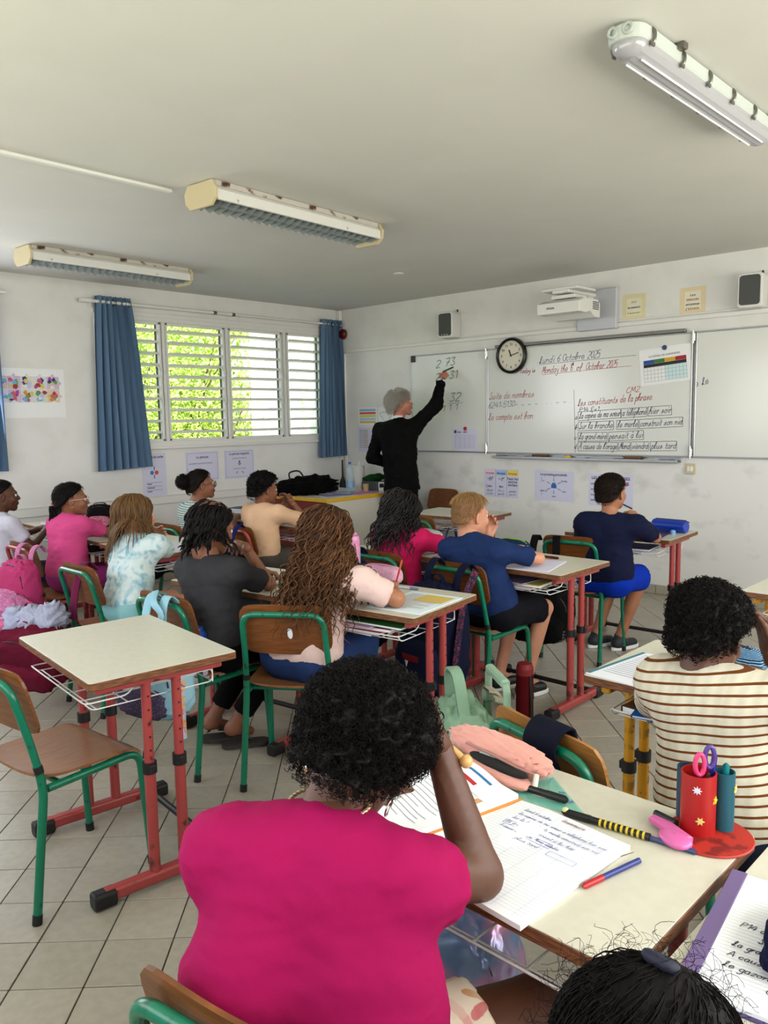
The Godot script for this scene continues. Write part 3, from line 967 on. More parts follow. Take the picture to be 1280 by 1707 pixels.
func build_wall_things() -> void:
	var ink_red := mat(Color(0.72, 0.16, 0.18), 0.6)
	var ink_blue := mat(Color(0.13, 0.17, 0.38), 0.6)
	var ink_green := mat(Color(0.22, 0.42, 0.36), 0.6)
	var ink_black := mat(Color(0.08, 0.08, 0.10), 0.6)
	# whiteboards
	var wb := thing("whiteboard", "wide white central board covered with red and blue handwriting", "whiteboard", Vector3(3.078, 1.655, 0.0))
	var lw := thing("whiteboard", "narrow left whiteboard wing with faint green sums and black corner", "whiteboard", Vector3(1.59, 1.655, 0.0))
	var rw := thing("whiteboard", "right whiteboard wing, blank but for a few blue letters", "whiteboard", Vector3(4.70, 1.655, 0.0))
	for d in [[wb, 2.0], [lw, 0.97], [rw, 1.2]]:
		var w: float = d[1]
		var b := B.new()
		b.box(Vector3(0, 0, 0.016), Vector3(w - 0.008, 0.982, 0.016), 0.001)
		obj("panel", b, M.board, d[0])
		b = B.new()
		for s in [-1, 1]:
			b.box(Vector3(s * (w / 2 - 0.006), 0, 0.017), Vector3(0.012, 0.992, 0.026), 0.003)
			b.box(Vector3(0, s * 0.491, 0.017), Vector3(w, 0.012, 0.026), 0.003)
		obj("board_frame", b, M.alu, d[0])
	for x in [2.074, 4.084]:
		for y in [-0.455, 0.455]:
			var b := B.new()
			b.box(Vector3(x - 3.078, y, 0.036), Vector3(0.03, 0.065, 0.02), 0.004)
			b.tube([Vector3(x - 3.078, y - 0.05, 0.045), Vector3(x - 3.078, y + 0.05, 0.045)], 0.011, 10)
			obj("hinge", b, M.chrome, wb)
	var b := B.new()
	b.box(Vector3(-0.455, 0.462, 0.032), Vector3(0.06, 0.068, 0.012), 0.004)
	obj("corner_cap", b, M.black, lw)
	b = B.new()
	b.box(Vector3(3.1, 2.168, 0.03), Vector3(1.84, 0.028, 0.035), 0.004)
	b.box(Vector3(2.72, 2.168, 0.05), Vector3(0.10, 0.02, 0.01), 0.003)
	b.box(Vector3(3.75, 2.172, 0.05), Vector3(0.05, 0.02, 0.01), 0.003)
	tag(obj("hanging_rail", b, mat(Color(0.47, 0.46, 0.44), 0.4, 0.5)), "grey metal map rail along the top of the central whiteboard", "rail")
	# handwriting on the central board (board's own coordinates)
	var z := 0.0242
	var o := Vector3(3.078, 1.655, 0)
	var wr := func(par: Node3D, off: Vector3, s: String, x: float, y: float, x1: float, y1: float, hgt: float, m: Material, th := 0.0042) -> void:
		var q := B.new()
		pen(q, s, on_front(x - off.x, y - off.y, z, atan2(y1 - y, x1 - x)), hgt, Vector2(x1 - x, y1 - y).length(), th)
		obj("handwriting", q, m, par)
	wr.call(wb, o, "Lundi 6 Octobre 2025", 2.66, 1.985, 3.27, 2.005, 0.030, ink_blue)
	wr.call(wb, o, "Monday the 6  of  October 2025", 2.69, 1.895, 3.43, 1.912, 0.030, ink_red)
	wr.call(wb, o, "th", 2.985, 1.945, 3.02, 1.947, 0.014, ink_red, 0.004)
	wr.call(wb, o, "Today is", 2.445, 1.905, 2.62, 1.91, 0.022, ink_red, 0.0045)
	wr.call(wb, o, "Suite de nombres", 2.10, 1.675, 2.61, 1.685, 0.033, ink_red)
	wr.call(wb, o, "6241-5130-", 2.09, 1.59, 2.43, 1.605, 0.026, ink_blue)
	wr.call(wb, o, "- - - . . . - - .", 2.47, 1.607, 3.0, 1.625, 0.012, ink_blue, 0.004)
	wr.call(wb, o, "Le compte est bon", 2.09, 1.475, 2.60, 1.485, 0.033, ink_red)
	wr.call(wb, o, "CM2", 3.515, 1.69, 3.64, 1.70, 0.022, ink_red)
	wr.call(wb, o, "Les constituants de la phrase", 3.06, 1.59, 3.75, 1.63, 0.030, ink_red)
	wr.call(wb, o, "P14 Ex1", 3.075, 1.538, 3.27, 1.546, 0.018, ink_blue)
	wr.call(wb, o, "a", 3.035, 1.475, 3.06, 1.476, 0.02, ink_blue)
	wr.call(wb, o, "b", 3.035, 1.385, 3.06, 1.386, 0.02, ink_blue)
	wr.call(wb, o, "c", 3.030, 1.295, 3.055, 1.296, 0.02, ink_blue)
	wr.call(wb, o, "d", 3.030, 1.215, 3.055, 1.216, 0.02, ink_blue)
	for r in [["La copine de ma sœur", 3.075, 1.48, 3.48, 1.50], ["a téléphoné", 3.485, 1.50, 3.715, 1.51], ["hier soir", 3.725, 1.512, 3.925, 1.52], ["Sur la branche", 3.075, 1.39, 3.415, 1.40], ["le merle", 3.445, 1.402, 3.64, 1.408], ["construit son nid", 3.65, 1.408, 4.02, 1.425],
			["La grand-mère", 3.075, 1.298, 3.355, 1.302], ["pensait à lui", 3.37, 1.302, 3.69, 1.318], ["A cause de l'orage", 3.075, 1.213, 3.455, 1.216], ["Mona", 3.465, 1.218, 3.57, 1.22], ["viendra", 3.58, 1.22, 3.735, 1.224], ["plus tard", 3.75, 1.224, 3.975, 1.23]]:
		wr.call(wb, o, r[0].replace("œ", "oe"), r[1], r[2], r[3] - 0.012, r[4], 0.027, ink_blue)
		var q := B.new()
		var t := on_front(r[1] - o.x - 0.008, r[2] - o.y - 0.018, z, atan2(r[4] - r[2], r[3] - r[1]))
		outline(q, t, Vector2.ZERO, Vector2(r[3] - r[1], 0.076), 0.0035)
		obj("ink_box", q, ink_black, wb)
	b = B.new()
	line(b, on_front(-o.x, -o.y, z), Vector2(3.02, 1.735), Vector2(3.04, 1.175), 0.003)
	line(b, on_front(-o.x, -o.y, z), Vector2(2.66, 1.975), Vector2(3.60, 2.0), 0.003)
	obj("ink_line", b, ink_black, wb)
	b = B.new()
	line(b, on_front(-o.x, -o.y, z), Vector2(2.69, 1.882), Vector2(3.56, 1.915), 0.003)
	obj("ink_line", b, ink_red, wb)
	var ol := Vector3(1.59, 1.655, 0)
	wr.call(lw, ol, "2 73", 1.44, 2.01, 1.69, 2.03, 0.036, ink_green, 0.007)
	wr.call(lw, ol, "2  31", 1.43, 1.88, 1.72, 1.90, 0.036, ink_green, 0.007)
	wr.call(lw, ol, "32", 1.61, 1.665, 1.76, 1.675, 0.040, ink_green, 0.007)
	wr.call(lw, ol, "1 1 1", 1.52, 1.57, 1.72, 1.585, 0.028, ink_green, 0.006)
	wr.call(lw, ol, "_____", 1.60, 1.645, 1.79, 1.655, 0.02, ink_green, 0.005)
	wr.call(rw, Vector3(4.70, 1.655, 0), "e Le", 4.105, 1.72, 4.215, 1.745, 0.028, ink_blue)
	# pen tray and what lies in it
	b = B.new()
	b.box(Vector3(3.085, 1.118, 0.045), Vector3(1.83, 0.008, 0.075), 0.002)
	b.box(Vector3(3.085, 1.126, 0.082), Vector3(1.83, 0.022, 0.004), 0.0015)
	b.box(Vector3(3.085, 1.133, 0.008), Vector3(1.83, 0.035, 0.006), 0.0015)
	tag(obj("pen_tray", b, M.alu), "long grey metal pen tray below the central whiteboard", "tray")
	for k in [[2.26, Color(0.05, 0.05, 0.05), "black marker lying at the left end of the pen tray"], [2.50, Color(0.65, 0.08, 0.12), "red marker lying in the pen tray beside the brown eraser"], [3.13, Color(0.10, 0.16, 0.55), "blue marker lying near the middle of the pen tray"], [3.48, Color(0.06, 0.06, 0.07), "black marker lying beside the right-hand eraser in the tray"], [3.76, Color(0.85, 0.85, 0.85), "white capped marker near the right end of the pen tray"], [3.89, Color(0.10, 0.15, 0.45), "dark blue marker at the right end of the pen tray"]]:
		var t := thing("marker", k[2], "marker", Vector3(k[0], 1.131, 0.055), 0.0, "markers in the pen tray")
		b = B.new()
		b.tube([Vector3(-0.055, 0, 0), Vector3(0.03, 0, 0)], 0.0085, 10)
		obj("barrel", b, mat(Color(0.8, 0.8, 0.8) if k[1].v > 0.5 else k[1].lerp(Color(0.5, 0.5, 0.5), 0.25), 0.4), t)
		b = B.new()
		b.tube([Vector3(0.028, 0, 0), Vector3(0.07, 0, 0)], 0.0095, 10)
		obj("cap", b, mat(k[1], 0.35), t)
	for k in [[2.69, "brown felt board eraser lying left in the pen tray"], [3.60, "brown felt board eraser lying right in the pen tray"]]:
		var t := thing("board_eraser", k[1], "eraser", Vector3(k[0], 1.122, 0.048), 0.0, "board erasers")
		b = B.new(); b.box(Vector3(0, 0.010, 0), Vector3(0.15, 0.02, 0.05), 0.003); obj("felt", b, mat(Color(0.22, 0.19, 0.16), 0.9), t)
		b = B.new(); b.box(Vector3(0, 0.030, 0), Vector3(0.155, 0.02, 0.052), 0.005); obj("handle", b, mat(Color(0.42, 0.28, 0.16), 0.5), t)
	b = B.new()
	b.ball(Vector3(2.975, 1.137, 0.05), Vector3(0.036, 0.016, 0.03), 14, 8)
	tag(obj("sponge", b, mat(Color(0.85, 0.66, 0.08), 0.9)), "small yellow sponge lying in the pen tray", "sponge")
	# clock
	var ck := thing("wall_clock", "round black rimmed wall clock showing ten past eleven", "clock", Vector3(2.37, 2.073, 0.028))
	b = B.new()
	var fz := Basis(Vector3.RIGHT, PI / 2)
	b.lathe([Vector2(0.0, 0), Vector2(0.163, 0), Vector2(0.168, 0.012), Vector2(0.163, 0.036), Vector2(0.150, 0.042), Vector2(0.140, 0.036), Vector2(0.138, 0.022)], 40, Vector3.ZERO, fz)
	obj("rim", b, mat(Color(0.03, 0.03, 0.035), 0.3), ck)
	b = B.new(); b.lathe([Vector2(0.139, 0.022), Vector2(0.0, 0.0221)], 40, Vector3.ZERO, fz); obj("dial", b, mat(Color(0.84, 0.82, 0.76), 0.6), ck)
	for k in 12:
		var a := PI / 2 - TAU * (k + 1) / 12.0
		printed(str(k + 1), on_front(cos(a) * 0.105, sin(a) * 0.105, 0.0225), 0.022, ink_black, ck)
	b = B.new()
	for k in 60:
		var a := TAU * k / 60.0
		line(b, on_front(0, 0, 0.0225), Vector2(cos(a), sin(a)) * 0.124, Vector2(cos(a), sin(a)) * 0.133, 0.002)
	obj("minute_marks", b, ink_black, ck)
	for k in [[112.0, 0.068, 0.010, "hour_hand"], [16.0, 0.10, 0.007, "minute_hand"]]:
		b = B.new()
		b.box(Vector3(k[1] / 2 - 0.01, 0, 0), Vector3(k[1], k[2], 0.002), 0.0)
		var hd := obj(k[3], b, ink_black, ck)
		hd.transform = Transform3D(Basis(Vector3.BACK, deg_to_rad(k[0])), Vector3(0, 0, 0.027 if k[2] > 0.008 else 0.031))
	# loudspeakers
	for k in [[1.655, 2.41, "small grey fronted loudspeaker above the left whiteboard wing"], [4.53, 2.405, "small grey fronted loudspeaker at the right end of the wall"]]:
		var t := thing("loudspeaker", k[2], "loudspeaker", Vector3(k[0], k[1], 0.0), 0.08, "wall loudspeakers")
		b = B.new(); b.prism(rpoly(0.175, 0.25, 0.025), 0.15, Basis.IDENTITY, Vector3(0, 0, 0.012), 0.006); obj("cabinet", b, mat(Color(0.82, 0.82, 0.81), 0.45), t)
		b = B.new(); b.prism(rpoly(0.145, 0.215, 0.022), 0.006, Basis.IDENTITY, Vector3(0, 0.002, 0.161), 0.002); obj("grille", b, bump(mat(Color(0.26, 0.27, 0.27), 0.7), 0.4, 0.02, Vector3(30, 30, 30)), t)
		b = B.new(); b.box(Vector3(0, -0.02, 0.006), Vector3(0.06, 0.10, 0.014), 0.002); obj("bracket", b, M.dark_metal, t)
		b = B.new(); b.box(Vector3(0.05, 0.145, 0.01), Vector3(0.01, 0.02, 0.02), 0.002); obj("screw", b, M.dark_metal, t)
		if k[0] < 2.0:
			for s in 3:
				b = B.new(); b.lathe([Vector2(0.008, 0), Vector2(0.008, 0.008), Vector2(0, 0.008)], 10, Vector3(-0.03 + 0.03 * s, -0.095, 0.166), fz); obj("dial_knob", b, M.alu, t)
	# projector on its wall arm
	var pj := thing("projector", "white short throw projector on a wall plate above the whiteboard", "projector", Vector3(3.23, 2.40, 0.0))
	b = B.new(); b.box(Vector3(0.015, 0.005, 0.03), Vector3(0.37, 0.34, 0.056), 0.006); obj("wall_plate", b, mat(Color(0.74, 0.75, 0.79), 0.4), pj)
	b = B.new(); b.box(Vector3(-0.07, 0.125, 0.27), Vector3(0.16, 0.03, 0.46), 0.006); b.box(Vector3(-0.07, 0.10, 0.10), Vector3(0.12, 0.06, 0.10), 0.004); obj("arm", b, M.white, pj)
	b = B.new(); b.box(Vector3(-0.07, 0.085, 0.36), Vector3(0.22, 0.03, 0.20), 0.004); b.box(Vector3(-0.07, 0.142, 0.37), Vector3(0.34, 0.022, 0.3), 0.006); obj("mount_plate", b, M.white, pj)
	b = B.new()
	var side := PackedVector2Array([Vector2(0.54, -0.055), Vector2(0.54, 0.03), Vector2(0.46, 0.06), Vector2(0.24, 0.062), Vector2(0.20, 0.03), Vector2(0.20, -0.085), Vector2(0.28, -0.085), Vector2(0.36, -0.04), Vector2(0.42, -0.058)])
	b.prism(side, 0.40, Basis(Vector3.BACK, Vector3.UP, Vector3.LEFT), Vector3(0.13, 0, 0), 0.006)
	obj("body", b, M.white, pj)
	b = B.new()
	for r in 5:
		for c in 4:
			b.box(Vector3(0.132, 0.035 - r * 0.014, 0.24 + c * 0.026), Vector3(0.003, 0.007, 0.018))
	obj("vent", b, mat(Color(0.25, 0.25, 0.25), 0.7), pj)
	printed("EPSON", on_front(-0.14, -0.012, 0.541), 0.016, mat(Color(0.25, 0.25, 0.27), 0.5), pj)
	# alarm
	var al := thing("fire_alarm", "small dark red round alarm on the corner trunking", "alarm", Vector3(0.10, 2.455, 0.0))
	b = B.new(); b.box(Vector3(0, 0, 0.015), Vector3(0.05, 0.07, 0.03), 0.003); obj("base", b, M.frame_white, al)
	b = B.new(); b.lathe([Vector2(0.058, 0), Vector2(0.056, 0.025), Vector2(0.04, 0.04), Vector2(0, 0.045)], 20, Vector3(0, 0, 0.03), fz); obj("dome", b, mat(Color(0.33, 0.03, 0.05), 0.35), al)
	# light switch
	var sw := thing("light_switch", "white square light switch below the right board hinge", "switch", Vector3(4.075, 1.065, 0.0))
	b = B.new(); b.box(Vector3(0, 0, 0.006), Vector3(0.085, 0.085, 0.012), 0.003); obj("plate", b, M.cream_plastic, sw)
	b = B.new(); b.box(Vector3(-0.012, 0, 0.014), Vector3(0.022, 0.04, 0.006), 0.002, Basis(Vector3.RIGHT, 0.1)); b.box(Vector3(0.014, 0, 0.014), Vector3(0.022, 0.04, 0.006), 0.002, Basis(Vector3.RIGHT, -0.1)); obj("rocker", b, M.white, sw)
	posters(ink_red, ink_blue, ink_black)
	curtains()
	ceiling_lights()

func magnet(label: String, p: Vector3, c: Color) -> void:
	var b := B.new()
	b.lathe([Vector2(0.02, 0), Vector2(0.02, 0.006), Vector2(0.016, 0.01), Vector2(0, 0.011)], 16, Vector3.ZERO, Basis(Vector3.RIGHT, PI / 2))
	var o := obj("magnet", b, mat(c, 0.35))
	o.position = p
	tag(o, label, "magnet")

func posters(ink_red: Material, ink_blue: Material, ink_black: Material) -> void:
	var grey := mat(Color(0.35, 0.35, 0.42), 0.7)
	# verb groups
	var p := sheet_of_paper("poster", "three column poster of verb groups under the central whiteboard", on_front(2.225, 0.868, 0.0), 0.40, 0.275, M.lilac_paper)
	for k in 3:
		var x := -0.133 + k * 0.133
		flatmark(p, "header", [Color(0.86, 0.78, 0.84), Color(0.62, 0.74, 0.90), Color(0.90, 0.83, 0.30)][k], func(b): rect(b, on_front(0, 0, 0.0021), Vector2(x - 0.062, 0.075), Vector2(0.124, 0.05)))
		printed(["1er groupe", "2ème groupe", "3ème groupe"][k], on_front(x, 0.095, 0.0026), 0.018, ink_red if k != 1 else ink_blue, p, true, true, 0.10)
		var b := B.new()
		if k < 2:
			pen(b, ["-er", "-ir"][k], on_front(x - 0.035, 0.025, 0.0022), 0.030, 0.075, 0.005)
			printed(["aller", "finir"][k], on_front(x, -0.035, 0.0022), 0.018, ink_black, p)
		else:
			for r in 3:
				printed(["Tous les", "autres", "verbes"][r], on_front(x, 0.045 - r * 0.03, 0.0022), 0.024, ink_black, p)
			line(b, on_front(0, 0, 0.0022), Vector2(-0.066, -0.13), Vector2(-0.066, 0.13), 0.002)
			line(b, on_front(0, 0, 0.0022), Vector2(0.066, -0.13), Vector2(0.066, 0.13), 0.002)
		pen(b, ["chanter", "finir", "prendre"][k], on_front(x - 0.04, -0.085, 0.0022), 0.012, 0.08, 0.002)
		pen(b, ["aimer", "grandir", "partir"][k], on_front(x - 0.04, -0.115, 0.0022), 0.012, 0.08, 0.002)
		obj("handwriting", b, ink_black, p)
	flatmark(p, "warning_sign", Color(0.75, 0.2, 0.2), func(b): for e in [[-0.185, -0.045, -0.17, -0.015], [-0.17, -0.015, -0.155, -0.045], [-0.185, -0.045, -0.155, -0.045]]: line(b, on_front(0, 0, 0.0022), Vector2(e[0], e[1]), Vector2(e[2], e[3]), 0.003))
	# pronouns
	p = sheet_of_paper("poster", "poster of personal pronouns with a blue star diagram", on_front(2.81, 0.866, 0.0), 0.41, 0.275, M.lilac_paper)
	printed("Les pronoms personnels", on_front(-0.005, 0.105, 0.0022), 0.022, ink_black, p, true, true, 0.28)
	flatmark(p, "diagram", Color(0.17, 0.38, 0.66), func(b):
		rect(b, on_front(0, 0, 0.0022), Vector2(-0.028, -0.02), Vector2(0.056, 0.035))
		rect(b, on_front(0, 0, 0.0022), Vector2(-0.018, 0.014), Vector2(0.036, 0.016)))
	flatmark(p, "diagram_line", Color(0.12, 0.18, 0.3), func(b):
		for k in 6:
			var a := PI / 2 + TAU * k / 6.0
			line(b, on_front(0, 0, 0.0022), Vector2(cos(a) * 0.045, sin(a) * 0.04), Vector2(cos(a) * 0.085, sin(a) * 0.075), 0.005)
		for s in [-0.12, 0.0]:
			line(b, on_front(0, 0, 0.0022), Vector2(-0.13, s + 0.03), Vector2(-0.13, s + 0.08), 0.003))
	for k in 6:
		var a := PI / 2 + TAU * k / 6.0
		printed(["je", "tu", "il elle on", "nous", "vous", "ils elles"][k], on_front(cos(a) * 0.125, sin(a) * 0.095, 0.0022), 0.013, ink_blue, p)
	# kinds of sentence
	p = sheet_of_paper("poster", "poster titled for the types of sentences behind the navy boy", on_front(3.375, 0.855, 0.0), 0.42, 0.28, M.lilac_paper)
	printed("LES TYPES DE PHRASES", on_front(0.0, 0.105, 0.0022), 0.026, ink_black, p, true, true, 0.36)
	flatmark(p, "rule", Color(0.1, 0.1, 0.12), func(b): line(b, on_front(0, 0, 0.0022), Vector2(-0.18, 0.098), Vector2(0.18, 0.098), 0.002))
	for k in 4:
		printed(["DÉCLARATIVE", "INTERROGATIVE", "EXCLAMATIVE", "IMPÉRATIVE"][k], on_front(-0.19, 0.05 - k * 0.048, 0.0022), 0.014, ink_black, p, true, false)
		flatmark(p, "print_line", Color(0.45, 0.45, 0.5), func(b):
			for r in 2: rect(b, on_front(0, 0, 0.0022), Vector2(-0.02, 0.052 - k * 0.048 - r * 0.012), Vector2(0.13, 0.004)))
	flatmark(p, "picture", Color(0.55, 0.35, 0.5), func(b): line(b, on_front(0, 0, 0.0022), Vector2(0.13, 0.05), Vector2(0.17, 0.065), 0.03))
	# small sheets left of the man
	p = sheet_of_paper("poster", "small poster with a striped colour table near the corner", on_front(0.428, 1.535, 0.0), 0.29, 0.195, M.paper)
	for k in 5:
		flatmark(p, "colour_band", [Color(0.55, 0.68, 0.85), Color(0.80, 0.36, 0.25), Color(0.86, 0.80, 0.42), Color(0.62, 0.80, 0.88), Color(0.84, 0.68, 0.40)][k], func(b): rect(b, on_front(0, 0, 0.0021), Vector2(-0.125, 0.055 - k * 0.033), Vector2(0.25, 0.024)))
	p = sheet_of_paper("map_sheet", "small pale map sheet pinned beside the colour table", on_front(0.71, 1.535, 0.0), 0.24, 0.195, M.paper, "map")
	flatmark(p, "outline_map", Color(0.55, 0.66, 0.52), func(b):
		for k in 14:
			var a := TAU * k / 14.0
			var a2 := TAU * (k + 1) / 14.0
			line(b, on_front(0, 0, 0.0021), Vector2(cos(a) * 0.08, sin(a) * 0.05) * (1.0 + 0.25 * sin(a * 3.0)), Vector2(cos(a2) * 0.08, sin(a2) * 0.05) * (1.0 + 0.25 * sin(a2 * 3.0)), 0.006))
	p = sheet_of_paper("poster", "upright printed list sheet below the colour table poster", on_front(0.38, 1.275, 0.0), 0.205, 0.27, M.lilac_paper)
	flatmark(p, "print_line", Color(0.70, 0.62, 0.42), func(b):
		for k in 11: rect(b, on_front(0, 0, 0.0021), Vector2(-0.03, 0.10 - k * 0.019), Vector2(0.08, 0.008)))
	flatmark(p, "print_line", Color(0.5, 0.5, 0.58), func(b):
		for k in 11: rect(b, on_front(0, 0, 0.0021), Vector2(-0.08, 0.10 - k * 0.019), Vector2(0.04, 0.005)))
	# sheets held by magnets
	p = sheet_of_paper("notice", "printed table sheet held by a red magnet on the left wing", on_front(1.80, 1.285, 0.0245, 0.01), 0.31, 0.22, M.lilac_paper, "notice")
	flatmark(p, "print_line", Color(0.5, 0.5, 0.58), func(b):
		for k in 9: rect(b, on_front(0, 0, 0.0021), Vector2(-0.12, 0.045 - k * 0.016), Vector2(0.24, 0.002))
		for k in 5: line(b, on_front(0, 0, 0.0021), Vector2(-0.12 + k * 0.06, 0.045), Vector2(-0.12 + k * 0.06, -0.083), 0.002))
	flatmark(p, "picture", Color(0.2, 0.25, 0.3), func(b): rect(b, on_front(0, 0, 0.0021), Vector2(-0.13, 0.065), Vector2(0.03, 0.03)))
	printed("CM2 - CM1", on_front(-0.03, 0.075, 0.0022), 0.018, ink_black, p)
	magnet("round red magnet holding the sheet on the left wing", Vector3(1.81, 1.395, 0.027), Color(0.65, 0.08, 0.10))
	p = sheet_of_paper("number_chart", "tilted number chart with coloured columns held by a blue magnet", on_front(3.85, 1.905, 0.0245, 0.085), 0.43, 0.295, M.paper, "chart")
	printed("Le tableau de numération", on_front(0, 0.085, 0.0022), 0.018, grey, p, false, true, 0.26)
	for k in 4:
		flatmark(p, "header", [Color(0.13, 0.30, 0.62), Color(0.25, 0.45, 0.20), Color(0.80, 0.62, 0.15), Color(0.62, 0.12, 0.18)][k], func(b): rect(b, on_front(0, 0, 0.0021), Vector2(-0.18 + k * 0.09, 0.025), Vector2(0.09, 0.032)))
	flatmark(p, "header", Color(0.13, 0.13, 0.15), func(b): rect(b, on_front(0, 0, 0.0021), Vector2(-0.18, -0.003), Vector2(0.36, 0.027)))
	flatmark(p, "tint", Color(0.78, 0.88, 0.90), func(b): rect(b, on_front(0, 0, 0.0021), Vector2(0.0, -0.12), Vector2(0.18, 0.117)))
	flatmark(p, "rule", Color(0.45, 0.45, 0.5), func(b):
		for k in 13: line(b, on_front(0, 0, 0.0023), Vector2(-0.18 + k * 0.03, -0.12), Vector2(-0.18 + k * 0.03, 0.0), 0.0016)
		for k in 5: line(b, on_front(0, 0, 0.0023), Vector2(-0.18, -0.12 + k * 0.03), Vector2(0.18, -0.12 + k * 0.03), 0.0016))
	magnet("round dark blue magnet holding the tilted number chart", Vector3(3.845, 2.045, 0.027), Color(0.08, 0.16, 0.40))
	# framed sayings
	for k in 2:
		p = sheet_of_paper("motto_card", ["square cream motto card just right of the projector", "square cream motto card nearer the right loudspeaker"][k], on_front(3.56 + k * 0.495, 2.40, 0.0), 0.205, 0.205, mat(Color(0.86, 0.82, 0.66), 0.6) if k == 0 else mat(Color(0.87, 0.80, 0.66), 0.6), "motto card")
		flatmark(p, "inner_field", Color(0.88, 0.87, 0.80), func(b): rect(b, on_front(0, 0, 0.0021), Vector2(-0.065, -0.07), Vector2(0.13, 0.14)))
		var rows: Array = [["Ici", "on construit", "l'avenir"], ["Les", "ERREURS", "sont la preuve que", "J'ESSAIE"]][k]
		for r in rows.size():
			printed(rows[r], on_front(0, 0.04 - r * (0.035 if k else 0.045), 0.0026), 0.016, mat(Color(0.66, 0.56, 0.10), 0.6) if k == 0 and r != 1 else (mat(Color(0.62, 0.28, 0.12), 0.6) if r % 2 == 1 and k == 1 else ink_black), p, true, true, minf(0.11, 0.014 * rows[r].length()))
	# window wall: puzzle drawing and three grammar sheets
	p = sheet_of_paper("puzzle_poster", "white sheet with a puzzle drawing of many coloured pieces", on_left(3.60, 1.765, 0.0), 0.70, 0.405, M.paper, "poster")
	var pal := [Color(0.16, 0.18, 0.50), Color(0.30, 0.62, 0.32), Color(0.62, 0.20, 0.22), Color(0.80, 0.76, 0.38), Color(0.42, 0.68, 0.82), Color(0.60, 0.28, 0.60), Color(0.86, 0.86, 0.90), Color(0.84, 0.52, 0.20), Color(0.70, 0.74, 0.88), Color(0.75, 0.35, 0.45)]
	var r2 := RandomNumberGenerator.new()
	r2.seed = 4
	for c in 6:
		for r in 2:
			var pc := obj("puzzle_piece", B.new().prism(puzzle(0.105, 0.105, r2), 0.0008, Basis.IDENTITY, Vector3(-0.285 + c * 0.107, 0.085 - r * 0.108, 0.002)), mat(Color(0.85, 0.85, 0.88).lerp(pal[r2.randi() % 10], 0.25), 0.7), p)
			for j in 9:
				flatmark(pc, "drawing", pal[r2.randi() % 10], func(b):
					var poly := PackedVector2Array()
					var cc := Vector2(-0.285 + c * 0.107, 0.085 - r * 0.108) + Vector2(r2.randf_range(-0.036, 0.036), r2.randf_range(-0.036, 0.036))
					var n := r2.randi_range(4, 7)
					for q in n: poly.append(cc + Vector2(cos(TAU * q / n), sin(TAU * q / n)) * r2.randf_range(0.012, 0.028))
					b.prism(poly, 0.0003, Basis.IDENTITY, Vector3(0, 0, 0.0028 + j * 0.00008)))
	p = sheet_of_paper("poster", "upright sheet about the subject of the verb beside the curtain", on_left(2.435, 1.02, 0.0), 0.25, 0.40, M.lilac_paper)
	printed("Le sujet du verbe", on_left(0, 0, 0).affine_inverse() * on_left(0, 0.165, 0.0022), 0.022, ink_black, p, true, true, 0.20)
	flatmark(p, "dot", Color(0.25, 0.45, 0.75), func(b): b.lathe([Vector2(0.02, 0.0006), Vector2(0, 0.0007)], 14, Vector3(-0.024, 0.02, 0.002), Basis(Vector3.RIGHT, PI / 2)))
	flatmark(p, "dot", Color(0.80, 0.30, 0.28), func(b): b.lathe([Vector2(0.02, 0.0006), Vector2(0, 0.0007)], 14, Vector3(0.024, 0.02, 0.002), Basis(Vector3.RIGHT, PI / 2)))
	flatmark(p, "diagram_line", Color(0.12, 0.14, 0.25), func(b):
		rect(b, on_front(0, 0, 0.0022), Vector2(-0.004, 0.04), Vector2(0.008, 0.035))
		rect(b, on_front(0, 0, 0.0022), Vector2(-0.004, -0.035), Vector2(0.008, 0.035))
		rect(b, on_front(0, 0, 0.0022), Vector2(-0.08, 0.10), Vector2(0.06, 0.012))
		for k in 3: rect(b, on_front(0, 0, 0.0022), Vector2(-0.08, -0.09 - k * 0.035), Vector2(0.05 + 0.03 * (k % 2), 0.007)))
	flatmark(p, "print_line", Color(0.5, 0.5, 0.58), func(b):
		for k in 3: rect(b, on_front(0, 0, 0.0022), Vector2(-0.09, -0.075 - k * 0.035), Vector2(0.17, 0.004)))
	p = sheet_of_paper("poster", "landscape sheet about the sentence under the middle window panel", on_left(1.90, 1.07, 0.0), 0.38, 0.29, M.lilac_paper)
	printed("La phrase", on_front(0, 0.09, 0.0022), 0.022, ink_black, p)
	printed("Les enfants arrivent à l'école", on_front(-0.02, 0.03, 0.0022), 0.014, grey, p, false, true, 0.27)
	flatmark(p, "border", Color(0.5, 0.55, 0.75), func(b): outline(b, on_front(0, 0, 0.0022), Vector2(-0.175, -0.13), Vector2(0.35, 0.26), 0.003))
	p = sheet_of_paper("poster", "landscape sheet about negative sentences with small arrows", on_left(1.455, 1.07, 0.0), 0.37, 0.29, M.lilac_paper)
	printed("La phrase négative", on_front(0, 0.105, 0.0022), 0.020, ink_black, p)
	flatmark(p, "border", Color(0.5, 0.55, 0.75), func(b): outline(b, on_front(0, 0, 0.0022), Vector2(-0.17, -0.13), Vector2(0.34, 0.26), 0.003))
	flatmark(p, "arrow", Color(0.05, 0.05, 0.08), func(b):
		rect(b, on_front(0, 0, 0.0022), Vector2(-0.007, 0.01), Vector2(0.014, 0.025))
		line(b, on_front(0, 0, 0.0022), Vector2(-0.016, 0.008), Vector2(0.0, -0.008), 0.008)
		line(b, on_front(0, 0, 0.0022), Vector2(0.016, 0.008), Vector2(0.0, -0.008), 0.008)
		line(b, on_front(0, 0, 0.0022), Vector2(-0.025, -0.075), Vector2(-0.045, -0.095), 0.006)
		line(b, on_front(0, 0, 0.0022), Vector2(0.025, -0.075), Vector2(0.05, -0.095), 0.006))
